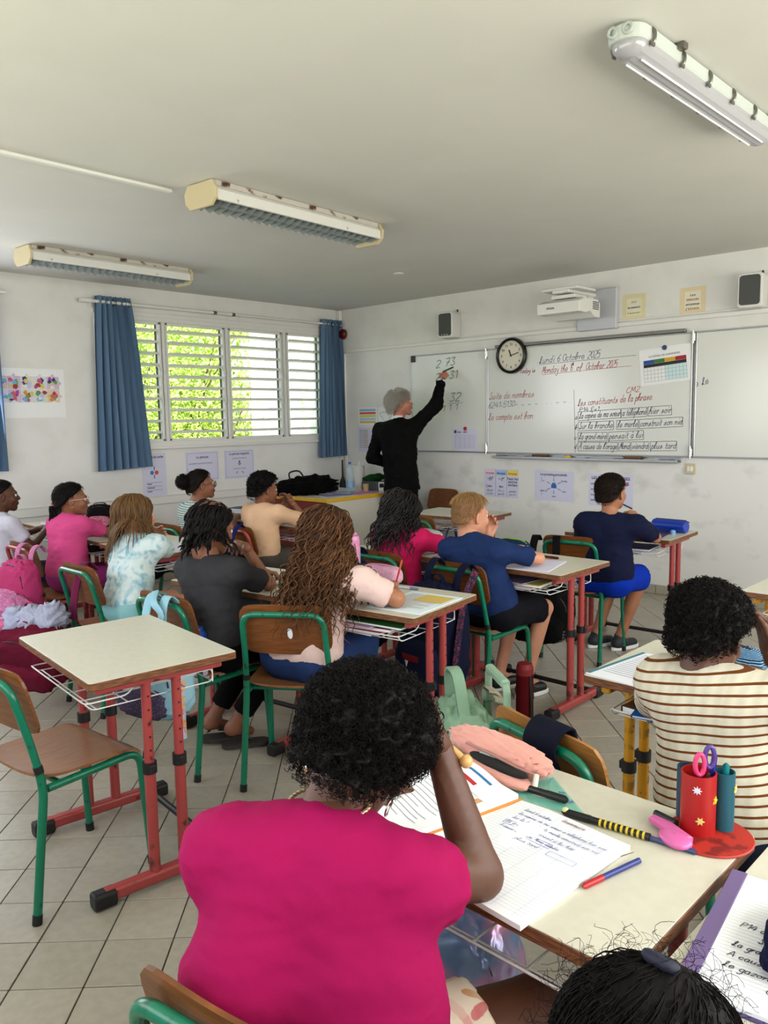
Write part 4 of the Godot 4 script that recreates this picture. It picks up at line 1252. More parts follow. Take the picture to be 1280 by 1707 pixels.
	printed("Les enfants n'arrivent pas", on_front(0, 0.06, 0.0022), 0.012, grey, p, false, true, 0.18)
	printed("encadre le verbe", on_front(0, -0.045, 0.0022), 0.012, grey, p, false, true, 0.16)

func puzzle(w: float, h: float, r: RandomNumberGenerator) -> PackedVector2Array:     # a jigsaw piece: knob up and right
	var p := PackedVector2Array()
	var c := [Vector2(-w / 2, -h / 2), Vector2(w / 2, -h / 2), Vector2(w / 2, h / 2), Vector2(-w / 2, h / 2)]
	for k in 4:
		var a: Vector2 = c[k]
		var d: Vector2 = (c[(k + 1) % 4] - a)
		var nn := Vector2(d.y, -d.x).normalized()
		p.append(a)
		var s := 1.0 if k in [1, 2] else -1.0
		for j in 7:
			var g := PI * (j / 6.0) * 1.3 - PI * 0.15
			p.append(a + d * 0.5 - d.normalized() * cos(g) * 0.013 + nn * s * (0.009 + sin(g) * 0.013))
	return p

func curtains() -> void:
	var rod := thing("curtain_rod", "white curtain rod along the top of the louvred window", "curtain rod", Vector3(0.075, 2.555, 0))
	var b := B.new()
	b.tube([Vector3(0, 0, 0.22), Vector3(0, 0, 1.55)], 0.012, 10)
	b.tube([Vector3(0, 0, 1.50), Vector3(0, 0, 3.02)], 0.015, 10)
	obj("pole", b, M.frame_white, rod)
	b = B.new(); b.tube([Vector3(0, 0, 3.0), Vector3(0, 0, 3.10)], 0.021, 12); obj("finial", b, M.frame_white, rod)
	for z in [1.5, 1.72]:
		b = B.new(); b.tube([Vector3(0, 0, z), Vector3(0, 0, z + 0.035)], 0.018, 10); obj("joint", b, M.steel, rod)
	for z in [0.30, 1.40, 2.98]:
		b = B.new(); b.box(Vector3(-0.035, 0.0, z), Vector3(0.075, 0.02, 0.02), 0.003); b.box(Vector3(-0.07, 0, z), Vector3(0.01, 0.06, 0.04), 0.002); obj("bracket", b, M.frame_white, rod)
	var list := [[2.63, 2.955, 2.50, 3.035, 1.085, "blue eyelet curtain gathered at the left of the louvred window", 7.0], [0.045, 0.335, 0.02, 0.42, 1.095, "blue curtain gathered in the corner right of the louvred window", 7.0], [3.80, 4.10, 3.80, 4.3, 1.12, "blue curtain edge at the far left of the picture", 7.0]]
	for k in list.size():
		var c: Array = list[k]
		var t := thing("curtain", c[5], "curtain", Vector3(0.075, 0, (c[0] + c[1]) / 2), 0.0, "blue window curtains")
		b = B.new()
		var zc: float = (c[0] + c[1]) / 2
		var f := func(a: float, v: float) -> Vector3:
			var y := lerpf(2.605, c[4], v) + (0.02 * (1.0 - a) * v if k != 1 else -0.012 * a * v)
			var w0 := lerpf(c[0], c[1], a)
			var w1 := lerpf(c[2], c[3], a)
			var e: float = pow(v, 0.8)
			var amp := lerpf(0.026, 0.040, v) * (1.0 if a > 0.22 or k != 0 else lerpf(0.45, 1.0, a / 0.22))
			var x := amp * sin(a * TAU * c[6] + 0.6 * sin(v * 2.0 + a * 5.0)) + 0.006 * sin(a * 23.0 + v * 6.0)
			return Vector3(x + 0.012 * v, y, lerpf(w0, w1, e) - zc + 0.006 * sin(a * TAU * c[6] * 2.0))
		b.grid(110, 26, f)
		obj("fabric", b, M.curtain, t)
		for j in 5:
			b = B.new()
			var rr := []
			for q in 14: rr.append(Vector3(cos(TAU * q / 14.0) * 0.024, sin(TAU * q / 14.0) * 0.024, 0))
			b.tube(rr, 0.005, 6, true)
			var ey := obj("eyelet", b, M.chrome, t)
			ey.position = Vector3(0, 2.555, lerpf(c[0], c[1], 0.06 + j * 0.22) - zc)
	rod = thing("curtain_rod", "white curtain rod over the window beyond the left picture edge", "curtain rod", Vector3(0.075, 2.555, 0))
	b = B.new(); b.tube([Vector3(0, 0, 3.72), Vector3(0, 0, 6.5)], 0.015, 10); obj("pole", b, M.frame_white, rod)
	for z in [3.78, 6.4]:
		b = B.new(); b.box(Vector3(-0.035, 0.0, z), Vector3(0.075, 0.02, 0.02), 0.003); obj("bracket", b, M.frame_white, rod)

func ceiling_lights() -> void:
	var white := tri_tex(mat(Color.WHITE, 0.4), ntex(0.012, Color(0.45, 0.30, 0.20), Color(0.84, 0.84, 0.83), 256, FastNoiseLite.TYPE_SIMPLEX_SMOOTH, 5, 0.10, 0.16, 51), Vector3(1.2, 1.2, 1.2))
	var rust := tri_tex(mat(Color.WHITE, 0.7), ntex(0.015, Color(0.26, 0.15, 0.10), Color(0.72, 0.70, 0.67), 256, FastNoiseLite.TYPE_SIMPLEX_SMOOTH, 5, 0.20, 0.34, 52), Vector3(1.6, 1.6, 1.6))
	var louvre := mat(Color(0.55, 0.58, 0.58), 0.35, 0.4)
	for k in 2:
		var t := thing("ceiling_light", ["old switched off strip light with louvre baffles nearest the cable trunking", "old switched off strip light with louvre baffles near the window wall"][k], "light", Vector3([3.10, 1.03][k], H, [3.30, 3.33][k]), [0.06, 0.035][k], "old louvred strip lights")
		var b := B.new()
		b.box(Vector3(0, -0.015, 0), Vector3(0.20, 0.028, 1.27), 0.003)
		b.box(Vector3(0.075, -0.005, 0), Vector3(0.03, 0.012, 1.24), 0.002)
		obj("tray", b, rust, t)
		for s in [-1, 1]:
			b = B.new()
			b.prism(PackedVector2Array([Vector2(0.095 * s, -0.03), Vector2(0.115 * s, -0.05), Vector2(0.118 * s, -0.10), Vector2(0.108 * s, -0.102), Vector2(0.106 * s, -0.05), Vector2(0.088 * s, -0.034)]), 1.27, Basis.IDENTITY, Vector3(0, 0, -0.635))
			obj("side_reflector", b, white, t)
		for s in [-1, 1]:
			b = B.new()
			b.prism(PackedVector2Array([Vector2(-0.10, -0.004), Vector2(0.10, -0.004), Vector2(0.128, -0.045), Vector2(0.122, -0.095), Vector2(0.085, -0.128), Vector2(-0.085, -0.128), Vector2(-0.122, -0.095), Vector2(-0.128, -0.045)]), 0.02, Basis.IDENTITY, Vector3(0, 0, 0.638 * s - (0.0 if s > 0 else 0.02)), 0.003)
			obj("end_cap", b, M.cream_plastic, t)
		for j in 22:
			b = B.new()
			b.prism(PackedVector2Array([Vector2(-0.105, -0.058), Vector2(0.105, -0.058), Vector2(0.105, -0.10), Vector2(0.07, -0.122), Vector2(0.0, -0.105), Vector2(-0.07, -0.122), Vector2(-0.105, -0.10)]), 0.002, Basis.IDENTITY, Vector3(0, 0, -0.60 + j * 0.057))
			obj("louvre_blade", b, louvre, t)
		b = B.new()
		for s in [-1, 1]:
			b.tube([Vector3(0.05 * s, -0.06, -0.60), Vector3(0.05 * s, -0.06, 0.60)], 0.013, 8)
		obj("tube", b, M.white, t)
	# sealed fitting
	var t := thing("ceiling_light", "sealed tube light with clear cover and steel clips", "light", Vector3(5.455, H, 3.33))
	var b := B.new()
	var prof := PackedVector2Array()
	for j in 9:
		var a := PI * j / 8.0
		prof.append(Vector2(cos(a) * 0.058, -0.05 - sin(a) * 0.045))
	b.prism(prof, 1.17, Basis.IDENTITY, Vector3(0, 0, -0.585), 0.0)
	for s in [-1, 1]:
		b.ball(Vector3(0, -0.05, 0.585 * s), Vector3(0.058, 0.045, 0.045), 16, 8)
	var cv := mat(Color(0.62, 0.62, 0.65), 0.16, 0.0, 0.6)
	obj("cover", b, cv, t)
	b = B.new()
	for s in [-1, 1]:
		b.tube([Vector3(0.026 * s, -0.094, -0.55), Vector3(0.026 * s, -0.094, 0.55)], 0.004, 5)
	obj("tube", b, mat(Color(0.93, 0.93, 0.95), 0.4), t)
	b = B.new()
	b.prism(rpoly(0.128, 1.30, 0.062), 0.045, Basis(Vector3.RIGHT, -PI / 2), Vector3(0, -0.052, 0), 0.006)
	obj("housing", b, mat(Color(0.72, 0.75, 0.74), 0.45), t)
	b = B.new()
	for q in 2:
		var rr := []
		for j in 12: rr.append(Vector3(0.025 - q * 0.05 + cos(TAU * j / 12.0) * 0.014, -0.028 + sin(TAU * j / 12.0) * 0.014, 0.648))
		b.tube(rr, 0.006, 6, true)
	obj("cable_gland", b, mat(Color(0.66, 0.69, 0.68), 0.45), t)
	for s in [-1, 1]:
		for j in 6:
			var z := -0.56 + j * 0.224
			b = B.new()
			b.tube(spline([Vector3(0.06 * s, -0.062, z), Vector3(0.07 * s, -0.052, z), Vector3(0.072 * s, -0.03, z), Vector3(0.062 * s, -0.014, z)]), 0.006, 6)
			b.box(Vector3(0.066 * s, -0.06, z), Vector3(0.008, 0.016, 0.02), 0.002)
			if j in [0, 4]: b.box(Vector3(0.075 * s, -0.012, z + 0.03), Vector3(0.03, 0.022, 0.03), 0.003)
			obj("clip", b, M.steel, t)
	b = B.new()
	b.box(Vector3(2.96, H - 0.008, 5.48), Vector3(0.035, 0.016, 3.0), 0.003, Basis(Vector3.UP, 0.03))
	struct("trim_4", b, M.white, "white cable trunking on the ceiling leading to a strip light", "trunking")
	b = B.new()
	b.lathe([Vector2(0.045, 0.0), Vector2(0.04, -0.006), Vector2(0.0, -0.007)], 16, Vector3(2.05, H, 1.25))
	struct("trim_5", b, M.white, "small round blanking plate on the ceiling", "ceiling plate")
func desk(label: String, x: float, z: float, turn: float, metal := "red_metal", group := "cream topped school desks", w := 0.71, d := 0.50) -> Node3D:
	var key := "desk_" + metal
	var t: Node3D
	if M.has(key):
		return dup(M[key], "school_desk", Vector3(x, 0, z), turn, label)
	t = thing("school_desk", label, "desk", Vector3(x, 0, z), turn, group)
	M[key] = t
	var mm: Material = M[metal]
	var b := B.new()
	b.prism(rpoly(w, d, 0.012), 0.0235, Basis(Vector3.RIGHT, -PI / 2), Vector3(0, 0.7205, 0), 0.0015)
	obj("wood_edge", b, M.edge, t)
	b = B.new()
	b.prism(rpoly(w - 0.003, d - 0.003, 0.011), 0.0022, Basis(Vector3.RIGHT, -PI / 2), Vector3(0, 0.7435, 0), 0.0006)
	obj("tabletop", b, M.laminate, t)
	var lx := w / 2 - 0.058
	for s in [-1, 1]:
		b = B.new()
		b.box(Vector3(s * lx, 0.705, 0), Vector3(0.03, 0.03, d - 0.07), 0.004)
		obj("side_rail", b, mm, t)
		for q in [-1, 1]:
			b = B.new()
			b.tube([Vector3(s * lx, 0.05, q * 0.052), Vector3(s * lx, 0.41, q * 0.052)], 0.0185, 14)
			b.tube([Vector3(s * lx, 0.40, q * 0.052), Vector3(s * lx, 0.70, q * 0.052)], 0.016, 14)
			var leg := obj("leg", b, mm, t)
			for h in 5:
				b = B.new()
				b.lathe([Vector2(0.004, 0.0), Vector2(0.0, 0.0004)], 8, Vector3(s * (lx + 0.0162), 0.47 + h * 0.045, q * 0.052), Basis(Vector3.BACK, -s * PI / 2))
				obj("hole", b, M.black, leg)
			b = B.new()
			b.tube([Vector3(s * lx, 0.392, q * 0.052), Vector3(s * lx, 0.428, q * 0.052)], 0.0235, 14)
			b.box(Vector3(s * lx + s * 0.022, 0.41, q * 0.052), Vector3(0.016, 0.028, 0.02), 0.003)
			obj("collar", b, M.rubber, leg)
		b = B.new()
		b.prism(rpoly(0.042, 0.042, 0.012), d - 0.06, Basis.IDENTITY, Vector3(s * lx, 0.036, -d / 2 + 0.03), 0.0)
		var foot := obj("foot_bar", b, mm, t)
		for q in [-1, 1]:
			b = B.new()
			b.prism(rpoly(0.054, 0.054, 0.015), 0.072, Basis.IDENTITY, Vector3(s * lx, 0.029, q * (d / 2 - 0.026) - 0.036), 0.004)
			obj("foot_cap", b, M.rubber, foot)
	b = B.new()
	b.tube([Vector3(-lx, 0.045, -d / 2 + 0.065), Vector3(lx, 0.045, -d / 2 + 0.065)], 0.0125, 10)
	obj("crossbar", b, M.dark_metal, t)
	# wire basket for books
	b = B.new()
	var bw := lx - 0.03
	for k in 6:
		var xx := -bw + bw * 2 * k / 5.0
		b.tube(bend([Vector3(xx, 0.715, -0.20), Vector3(xx, 0.632, -0.20), Vector3(xx, 0.632, 0.215), Vector3(xx, 0.655, 0.235)], 0.02, 3), 0.0024, 5)
	for zz in [-0.2, -0.1, 0.0, 0.1, 0.2]:
		b.tube([Vector3(-bw, 0.632, zz), Vector3(bw, 0.632, zz)], 0.0024, 5)
	b.tube(bend([Vector3(-bw, 0.71, 0.05), Vector3(-bw, 0.655, 0.10), Vector3(-bw, 0.655, 0.236), Vector3(bw, 0.655, 0.236), Vector3(bw, 0.655, 0.10), Vector3(bw, 0.71, 0.05)], 0.02, 3), 0.0028, 5)
	for s in [-1, 1]:
		b.tube(bend([Vector3(s * bw, 0.632, -0.2), Vector3(s * bw, 0.675, -0.2), Vector3(s * bw, 0.675, 0.12), Vector3(s * bw, 0.72, 0.12)], 0.015, 3), 0.0026, 5)
	obj("wire_basket", b, M.wire, t)
	return t

func chair(label: String, x: float, z: float, turn: float, metal := "green_metal", ply := "ply", group := "plywood school chairs") -> Node3D:
	var key := "chair_" + metal + ply
	if M.has(key):
		return dup(M[key], "school_chair", Vector3(x, 0, z), turn, label)
	var t := thing("school_chair", label, "chair", Vector3(x, 0, z), turn, group)
	M[key] = t
	var mm: Material = M[metal]
	var r := 0.0125
	var b := B.new()
	for s in [-1.0, 1.0]:
		b = B.new()
		b.tube(bend([Vector3(s * 0.192, 0.012, 0.222), Vector3(s * 0.180, 0.40, 0.168), Vector3(s * 0.176, 0.475, 0.178)], 0.08, 4), r + 0.001, 12)
		var lg := obj("leg", b, mm, t)
		b = B.new(); b.tube([Vector3(s * 0.1925, 0.0, 0.2237), Vector3(s * 0.1915, 0.03, 0.2195)], r + 0.0025, 12); obj("leg_cap", b, M.rubber, lg)
		b = B.new()
		b.tube(bend([Vector3(s * 0.180, 0.405, 0.155), Vector3(s * 0.180, 0.410, -0.175), Vector3(s * 0.190, 0.012, -0.198)], 0.055, 6), r, 12)
		lg = obj("leg", b, mm, t)
		b = B.new(); b.tube([Vector3(s * 0.1905, 0.0, -0.199), Vector3(s * 0.190, 0.03, -0.197)], r + 0.0025, 12); obj("leg_cap", b, M.rubber, lg)
	b = B.new()
	b.tube(bend([Vector3(-0.1765, 0.465, 0.1765), Vector3(-0.170, 0.58, 0.200), Vector3(-0.165, 0.752, 0.246), Vector3(0.165, 0.752, 0.246), Vector3(0.170, 0.58, 0.200), Vector3(0.1765, 0.465, 0.1765)], 0.06, 6), r, 12)
	obj("back_frame", b, mm, t)
	b = B.new()
	for s in [-1.0, 1.0]:
		b.tube([Vector3(s * 0.1768, 0.462, 0.1757), Vector3(s * 0.1755, 0.485, 0.1803)], r + 0.0022, 12)
	obj("joint_sleeve", b, M.dark_metal, t)
	b = B.new()
	for zz in [-0.10, 0.11]:
		b.tube([Vector3(-0.18, 0.405, zz), Vector3(0.18, 0.405, zz)], 0.009, 8)
	obj("seat_rail", b, mm, t)
	b = B.new()
	var f := func(a: float, v: float) -> Vector3:
		var q := absf(2.0 * v - 1.0)
		var hw := 0.195 * (1.0 - 0.22 * pow(q, 7.0)) * (1.0 - 0.04 * v)
		var zz := lerpf(-0.215, 0.175, v)
		var y := 0.432 + 0.006 * pow(2.0 * a - 1.0, 2.0) - 0.05 * pow(maxf(0.0, 0.22 - v) / 0.22, 2.0) + 0.006 * pow(v, 4.0)
		return Vector3((a * 2.0 - 1.0) * hw, y, zz + 0.012 * pow(absf(2 * a - 1), 4.0) * (1.0 if v < 0.5 else -1.0))
	b.sheet(14, 22, f, 0.009)
	obj("seat", b, M.seat_ply, t)
	b = B.new()
	var g := func(a: float, v: float) -> Vector3:
		var q := absf(2.0 * v - 1.0)
		var hw := 0.188 * (1.0 - 0.12 * pow(q, 6.0))
		var hh := 0.5 + (v - 0.5) * (1.0 - 0.10 * pow(absf(2 * a - 1), 6.0))
		var y := lerpf(0.572, 0.788, hh)
		return Vector3((a * 2.0 - 1.0) * hw, y, 0.184 + (y - 0.58) * 0.268 - 0.016 + 0.022 * (pow(2 * a - 1, 2.0) - 1.0) * -1.0 * 0.6)
	var flip := B.new()
	flip.sheet(14, 10, func(a, v): var p: Vector3 = g.call(a, v); return Vector3(p.x, p.z, -p.y), 0.009)
	b.add(flip, Transform3D(Basis(Vector3.RIGHT, PI / 2), Vector3.ZERO).inverse() if false else Transform3D(Basis(Vector3(1, 0, 0), Vector3(0, 0, 1), Vector3(0, -1, 0)), Vector3.ZERO))
	obj("backrest", b, M[ply], t)
	b = B.new()
	for s in [-1.0, 1.0]:
		for y in [0.62, 0.70]:
			b.ball(Vector3(s * 0.14, y, 0.184 + (y - 0.58) * 0.268 - 0.022), Vector3(0.006, 0.006, 0.004), 8, 4)
	obj("rivet", b, M.steel, t)
	return t

const G_DESK := "cream topped school desks"

func build_furniture() -> void:
	desk("empty red legged desk with clear cream top in the left foreground", 4.165, 5.055, -0.115)
	desk("red legged desk where the long haired girl in pale pink writes", 4.333, 3.937, 0.134)
	desk("desk in front of the girl with braids and grey shirt", 3.615, 4.034, 0.134)
	desk("red legged desk of the blond boy in the middle of the room", 4.365, 2.815, 0.0)
	desk("desk of the dark curly haired girl beside the blond boy", 3.645, 2.815, 0.0)
	desk("desk with the blue tube pencil case before the navy boy", 4.30, 1.485, 0.06)
	desk("empty cream desk in front of the man in black", 2.74, 1.34, 0.087)
	desk("desk under the hands of the boy in the sand coloured shirt", 2.06, 2.47, 0.07)
	desk("desk with white sheets before the girl with the hair bun", 1.33, 2.52, 0.07)
	desk("desk of the girl in the tie dye shirt", 2.25, 3.73, 0.0)
	desk("desk of the girl in bright pink with glasses by the window", 1.50, 3.68, -0.06)
	desk("desk at the left picture edge beside the window wall", 0.77, 3.62, -0.06)
	desk("foreground desk carrying the open notebook and red pencil pot", 5.895, 5.185, -0.01)
	desk("desk in the lower right corner with the purple edged notebook", 6.63, 5.185, -0.01)
	desk("yellow legged desk of the boy in the striped shirt", 5.90, 4.07, 0.0, "yellow_metal", "yellow legged school desks")
	desk("empty yellow legged desk at the right picture edge", 5.845, 2.62, 0.0, "yellow_metal", "yellow legged school desks")
	chair("empty green chair pushed under the empty desk at left", 4.15, 5.29, 0.10)
	chair("green chair with a worn white sticker under the long haired girl", 4.15, 4.245, 0.62)
	chair("green chair of the girl with braids, pale blue straps over it", 3.70, 4.40, 0.05)
	chair("green chair of the blond boy with a navy bag hung on it", 4.225, 3.045, 0.0)
	chair("green chair of the boy in navy near the board", 4.21, 1.925, 0.12)
	chair("green chair of the dark curly haired girl in pink", 3.66, 3.03, 0.0)
	chair("green chair of the girl in the tie dye shirt", 2.72, 4.30, 0.0)
	chair("green chair under the boy at the left picture edge", 1.15, 4.36, -0.1)
	chair("green chair of the girl with the hair bun", 1.66, 3.12, 0.0)
	chair("empty green chair pushed up to the desk before the man", 2.80, 1.72, 0.0)
	chair("green chair under the girl in magenta in the foreground", 5.90, 5.66, 0.16)
	chair("green chair hidden under the girl in the lower right corner", 6.60, 5.93, 0.0)
	chair("green chair with pale plywood back and a navy strap over it", CH.x, CH.z, CH.w, "green_metal", "ply_light", "pale plywood school chairs")
	M.blue_metal = mat(Color(0.08, 0.12, 0.30), 0.4)
	chair("red framed chair of the girl in bright pink with glasses", 1.70, 4.17, 0.0, "red_metal", "ply", "red framed school chairs")
	chair("red framed chair of the boy in the sand coloured shirt", 2.13, 2.86, 0.0, "red_metal", "ply", "red framed school chairs")
	chair("dark blue framed chair with brown back standing below the left board", 1.58, 0.30, PI, "blue_metal", "ply", "blue framed school chairs")
	# white sticker left on the chair back
	var st := thing("sticker", "torn white sticker on the chair back of the long haired girl", "sticker")
	st.transform = Transform3D(Basis(Vector3.UP, 0.62) * Basis(Vector3.RIGHT, 0.26), Vector3(4.15, 0, 4.245) + Basis(Vector3.UP, 0.62) * Vector3(0.02, 0.665, 0.1935 + 0.0105))
	var b := B.new()
	b.ball(Vector3.ZERO, Vector3(0.014, 0.03, 0.0012), 12, 6, Basis.IDENTITY, 1.0, func(d): return 0.8 + 0.25 * noise.get_noise_3dv(d * 3.0))
	obj("paper", b, M.paper, st)
	# teacher's desk with drawers
	var t := thing("teacher_desk", "large cream teacher's desk with a yellow edge below the window", "desk", Vector3(0.62, 0, 0.82))
	b = B.new(); b.box(Vector3(0, 0.745, 0), Vector3(1.06, 0.028, 0.98), 0.003); obj("tabletop", b, M.white, t)
	b = B.new(); b.box(Vector3(0.533, 0.742, 0), Vector3(0.008, 0.036, 0.99), 0.003); b.box(Vector3(0, 0.742, 0.493), Vector3(1.07, 0.036, 0.008), 0.003); b.box(Vector3(0.533, 0.36, 0.478), Vector3(0.01, 0.72, 0.03), 0.003); obj("edge_band", b, mat(Color(0.85, 0.66, 0.10), 0.45), t)
	b = B.new(); b.box(Vector3(0.52, 0.39, 0), Vector3(0.018, 0.67, 0.95), 0.002); obj("front_panel", b, mat(Color(0.80, 0.79, 0.74), 0.5), t)
	b = B.new(); b.box(Vector3(0.0, 0.37, 0.47), Vector3(1.02, 0.72, 0.018), 0.002); obj("side_panel", b, mat(Color(0.45, 0.13, 0.11), 0.5), t)
	b = B.new(); b.box(Vector3(0.0, 0.37, -0.47), Vector3(1.02, 0.72, 0.018), 0.002); obj("side_panel", b, mat(Color(0.78, 0.77, 0.72), 0.5), t)
	# cartons on the floor below the board
	for k in 2:
		t = thing("storage_box", ["low beige storage box on the floor below the pronoun poster", "dark khaki box standing beneath the board beside the beige one"][k], "box", Vector3([2.92, 2.45][k], 0, [0.22, 0.25][k]))
		b = B.new(); b.box(Vector3(0, 0.15 - k * 0.05, 0), Vector3(0.62 - k * 0.42, 0.30 - k * 0.1, 0.34 - k * 0.1), 0.006); obj("body", b, mat([Color(0.74, 0.73, 0.67), Color(0.36, 0.34, 0.22)][k], 0.7), t)
		b = B.new(); b.box(Vector3(0, 0.305 - k * 0.1, 0), Vector3(0.64 - k * 0.42, 0.02, 0.36 - k * 0.1), 0.004); obj("lid", b, mat([Color(0.78, 0.77, 0.72), Color(0.40, 0.38, 0.26)][k], 0.7), t)
var parts := {}               # heads and hands that are meshed once

func smooth(a: float, b: float, x: float) -> float:
	return smoothstep(a, b, x)

func unit_head(kind: String) -> B:         # centre at mid height, face towards -z, 0.205 tall
	if parts.has("head" + kind): return parts["head" + kind]
	var s := SDF.new()
	var jaw := 1.12 if kind == "man" else 1.0
	s.ell(Vector3(0, 0.028, 0.014), Vector3(0.073, 0.077, 0.091), 0.02)
	s.ell(Vector3(0, -0.022, -0.036), Vector3(0.058 * jaw, 0.066, 0.050), 0.03)
	s.cap(Vector3(0.040 * jaw, -0.045, 0.0), Vector3(0.014, -0.083 * jaw, -0.060), 0.022, 0.016, 0.03)
	s.cap(Vector3(-0.040 * jaw, -0.045, 0.0), Vector3(-0.014, -0.083 * jaw, -0.060), 0.022, 0.016, 0.03)
	s.ell(Vector3(0, -0.084 * jaw, -0.066), Vector3(0.020, 0.015, 0.014), 0.02)
	for x in [-1.0, 1.0]:
		s.ell(Vector3(x * 0.034, -0.026, -0.060), Vector3(0.024, 0.022, 0.022), 0.02)
		s.cap(Vector3(x * 0.012, 0.020, -0.083), Vector3(x * 0.045, 0.022, -0.070), 0.008, 0.007, 0.014)
	for x in [-1.0, 1.0]:
		s.ell(Vector3(x * 0.031, 0.003, -0.086), Vector3(0.017, 0.010, 0.012), 0.012, Basis.IDENTITY, true)
	s.cap(Vector3(0, 0.008, -0.084), Vector3(0, -0.024, -0.101), 0.007, 0.010, 0.010)
	s.ell(Vector3(0.009, -0.029, -0.092), Vector3(0.009, 0.007, 0.009), 0.006)
	s.ell(Vector3(-0.009, -0.029, -0.092), Vector3(0.009, 0.007, 0.009), 0.006)
	s.ell(Vector3(0, -0.052, -0.082), Vector3(0.024, 0.014, 0.012), 0.012)
	s.cap(Vector3(-0.014, -0.049, -0.091), Vector3(0.014, -0.049, -0.091), 0.0045, 0.0045, 0.006)
	s.cap(Vector3(-0.012, -0.058, -0.089), Vector3(0.012, -0.058, -0.089), 0.0055, 0.0055, 0.006)
	for x in [-1.0, 1.0]:
		var bs := Basis(Vector3.UP, x * 0.35) * Basis(Vector3.RIGHT, -0.15)
		s.ell(Vector3(x * 0.076, -0.004, 0.014), Vector3(0.008, 0.030, 0.019), 0.006, bs)
		s.ell(Vector3(x * 0.083, -0.002, 0.010), Vector3(0.006, 0.018, 0.010), 0.006, bs, true)
	s.cap(Vector3(0, -0.03, 0.02), Vector3(0, -0.11, 0.026), 0.05, 0.046, 0.03)
	var b := B.new()
	s.mesh(0.0038, b)
	for j in b.v.size():
		var p := b.v[j]
		var c := Color.WHITE
		if p.z < -0.082 and absf(p.x) < 0.021 and p.y < -0.045 and p.y > -0.063:
			c = Color(0.80, 0.52, 0.50)
		for x in [-1.0, 1.0]:
			if p.z < -0.06 and absf(p.y - 0.021 - 0.004 * (1.0 - absf(p.x) / 0.03)) < 0.0042 and absf(p.x - x * 0.031) < 0.018:
				c = Color(0.12, 0.09, 0.08)
		b.c[j] = c
	parts["head" + kind] = b
	return b

func unit_hand(pose: String) -> B:         # right hand, wrist at the origin, fingers along -z, back of the hand +y, thumb towards -x
	if parts.has(pose): return parts[pose]
	var s := SDF.new()
	var bx := [-0.027, -0.009, 0.010, 0.027]
	var bz := [-0.084, -0.088, -0.083, -0.074]
	var ph := [[0.041, 0.024, 0.019], [0.045, 0.027, 0.020], [0.040, 0.025, 0.019], [0.031, 0.019, 0.017]]
	var curls: Dictionary = {"flat": [0.12, 0.18, 0.12], "curl": [0.45, 0.6, 0.4], "grip": [0.85, 1.1, 0.55], "fist": [1.35, 1.5, 0.9], "limp": [0.7, 0.5, 0.3]}
	s.cap(Vector3(0, 0, 0.03), Vector3(0, 0, -0.01), 0.024, 0.023, 0.02)
	for k in 4:
		s.cap(Vector3(bx[k] * 0.55, 0, -0.012), Vector3(bx[k], 0, bz[k]), 0.0165, 0.0122, 0.014)
	s.ell(Vector3(-0.018, -0.010, -0.035), Vector3(0.016, 0.012, 0.026), 0.015)
	for k in 4:
		var p := Vector3(bx[k], 0, bz[k])
		var a := 0.0
		var spread: float = bx[k] * (3.5 if pose == "flat" else 1.5)
		for j in 3:
			a += curls[pose][j] * (1.0 + 0.12 * k)
			var d := Vector3(sin(spread) * cos(a), -sin(a), -cos(a) * cos(spread))
			var q: Vector3 = p + d * ph[k][j]
			var r := [0.0098, 0.0088, 0.0080, 0.0068]
			s.cap(p, q, r[j] - (0.001 if k == 3 else 0.0), r[j + 1] - (0.001 if k == 3 else 0.0), 0.004 if j else 0.007)
			p = q
	var th := [Vector3(-0.020, -0.006, -0.018), Vector3(-0.044, -0.016, -0.046), Vector3(-0.050, -0.026, -0.078), Vector3(-0.047, -0.034, -0.102)]
	if pose in ["grip", "fist"]:
		th = [Vector3(-0.020, -0.008, -0.018), Vector3(-0.040, -0.022, -0.048), Vector3(-0.034, -0.040, -0.074), Vector3(-0.018, -0.050, -0.090)]
	for j in 3:
		s.cap(th[j], th[j + 1], [0.0135, 0.0108, 0.0095][j], [0.0108, 0.0095, 0.0078][j], 0.006)
	var b := B.new()
	s.mesh(0.0034, b)
	parts[pose] = b
	return b

func put(o: B, part: B, t: Transform3D, mirror := false) -> void:
	var k := o.c.size()
	o.add(part, t, mirror)
	for j in range(k, o.c.size()):
		o.c[j] = Color(o.c[j].r * o.col.r, o.c[j].g * o.col.g, o.c[j].b * o.col.b)

func ik(a: Vector3, c: Vector3, l1: float, l2: float, pole: Vector3) -> Vector3:
	var d := a.distance_to(c)
	var e := clampf(d, absf(l1 - l2) + 0.001, l1 + l2 - 0.001)
	var dir := (c - a).normalized()
	var x := (l1 * l1 - l2 * l2 + e * e) / (2.0 * e)
	var h := sqrt(maxf(0.0, l1 * l1 - x * x))
	var p := (pole - dir * pole.dot(dir)).normalized()
	return a + dir * x + p * h

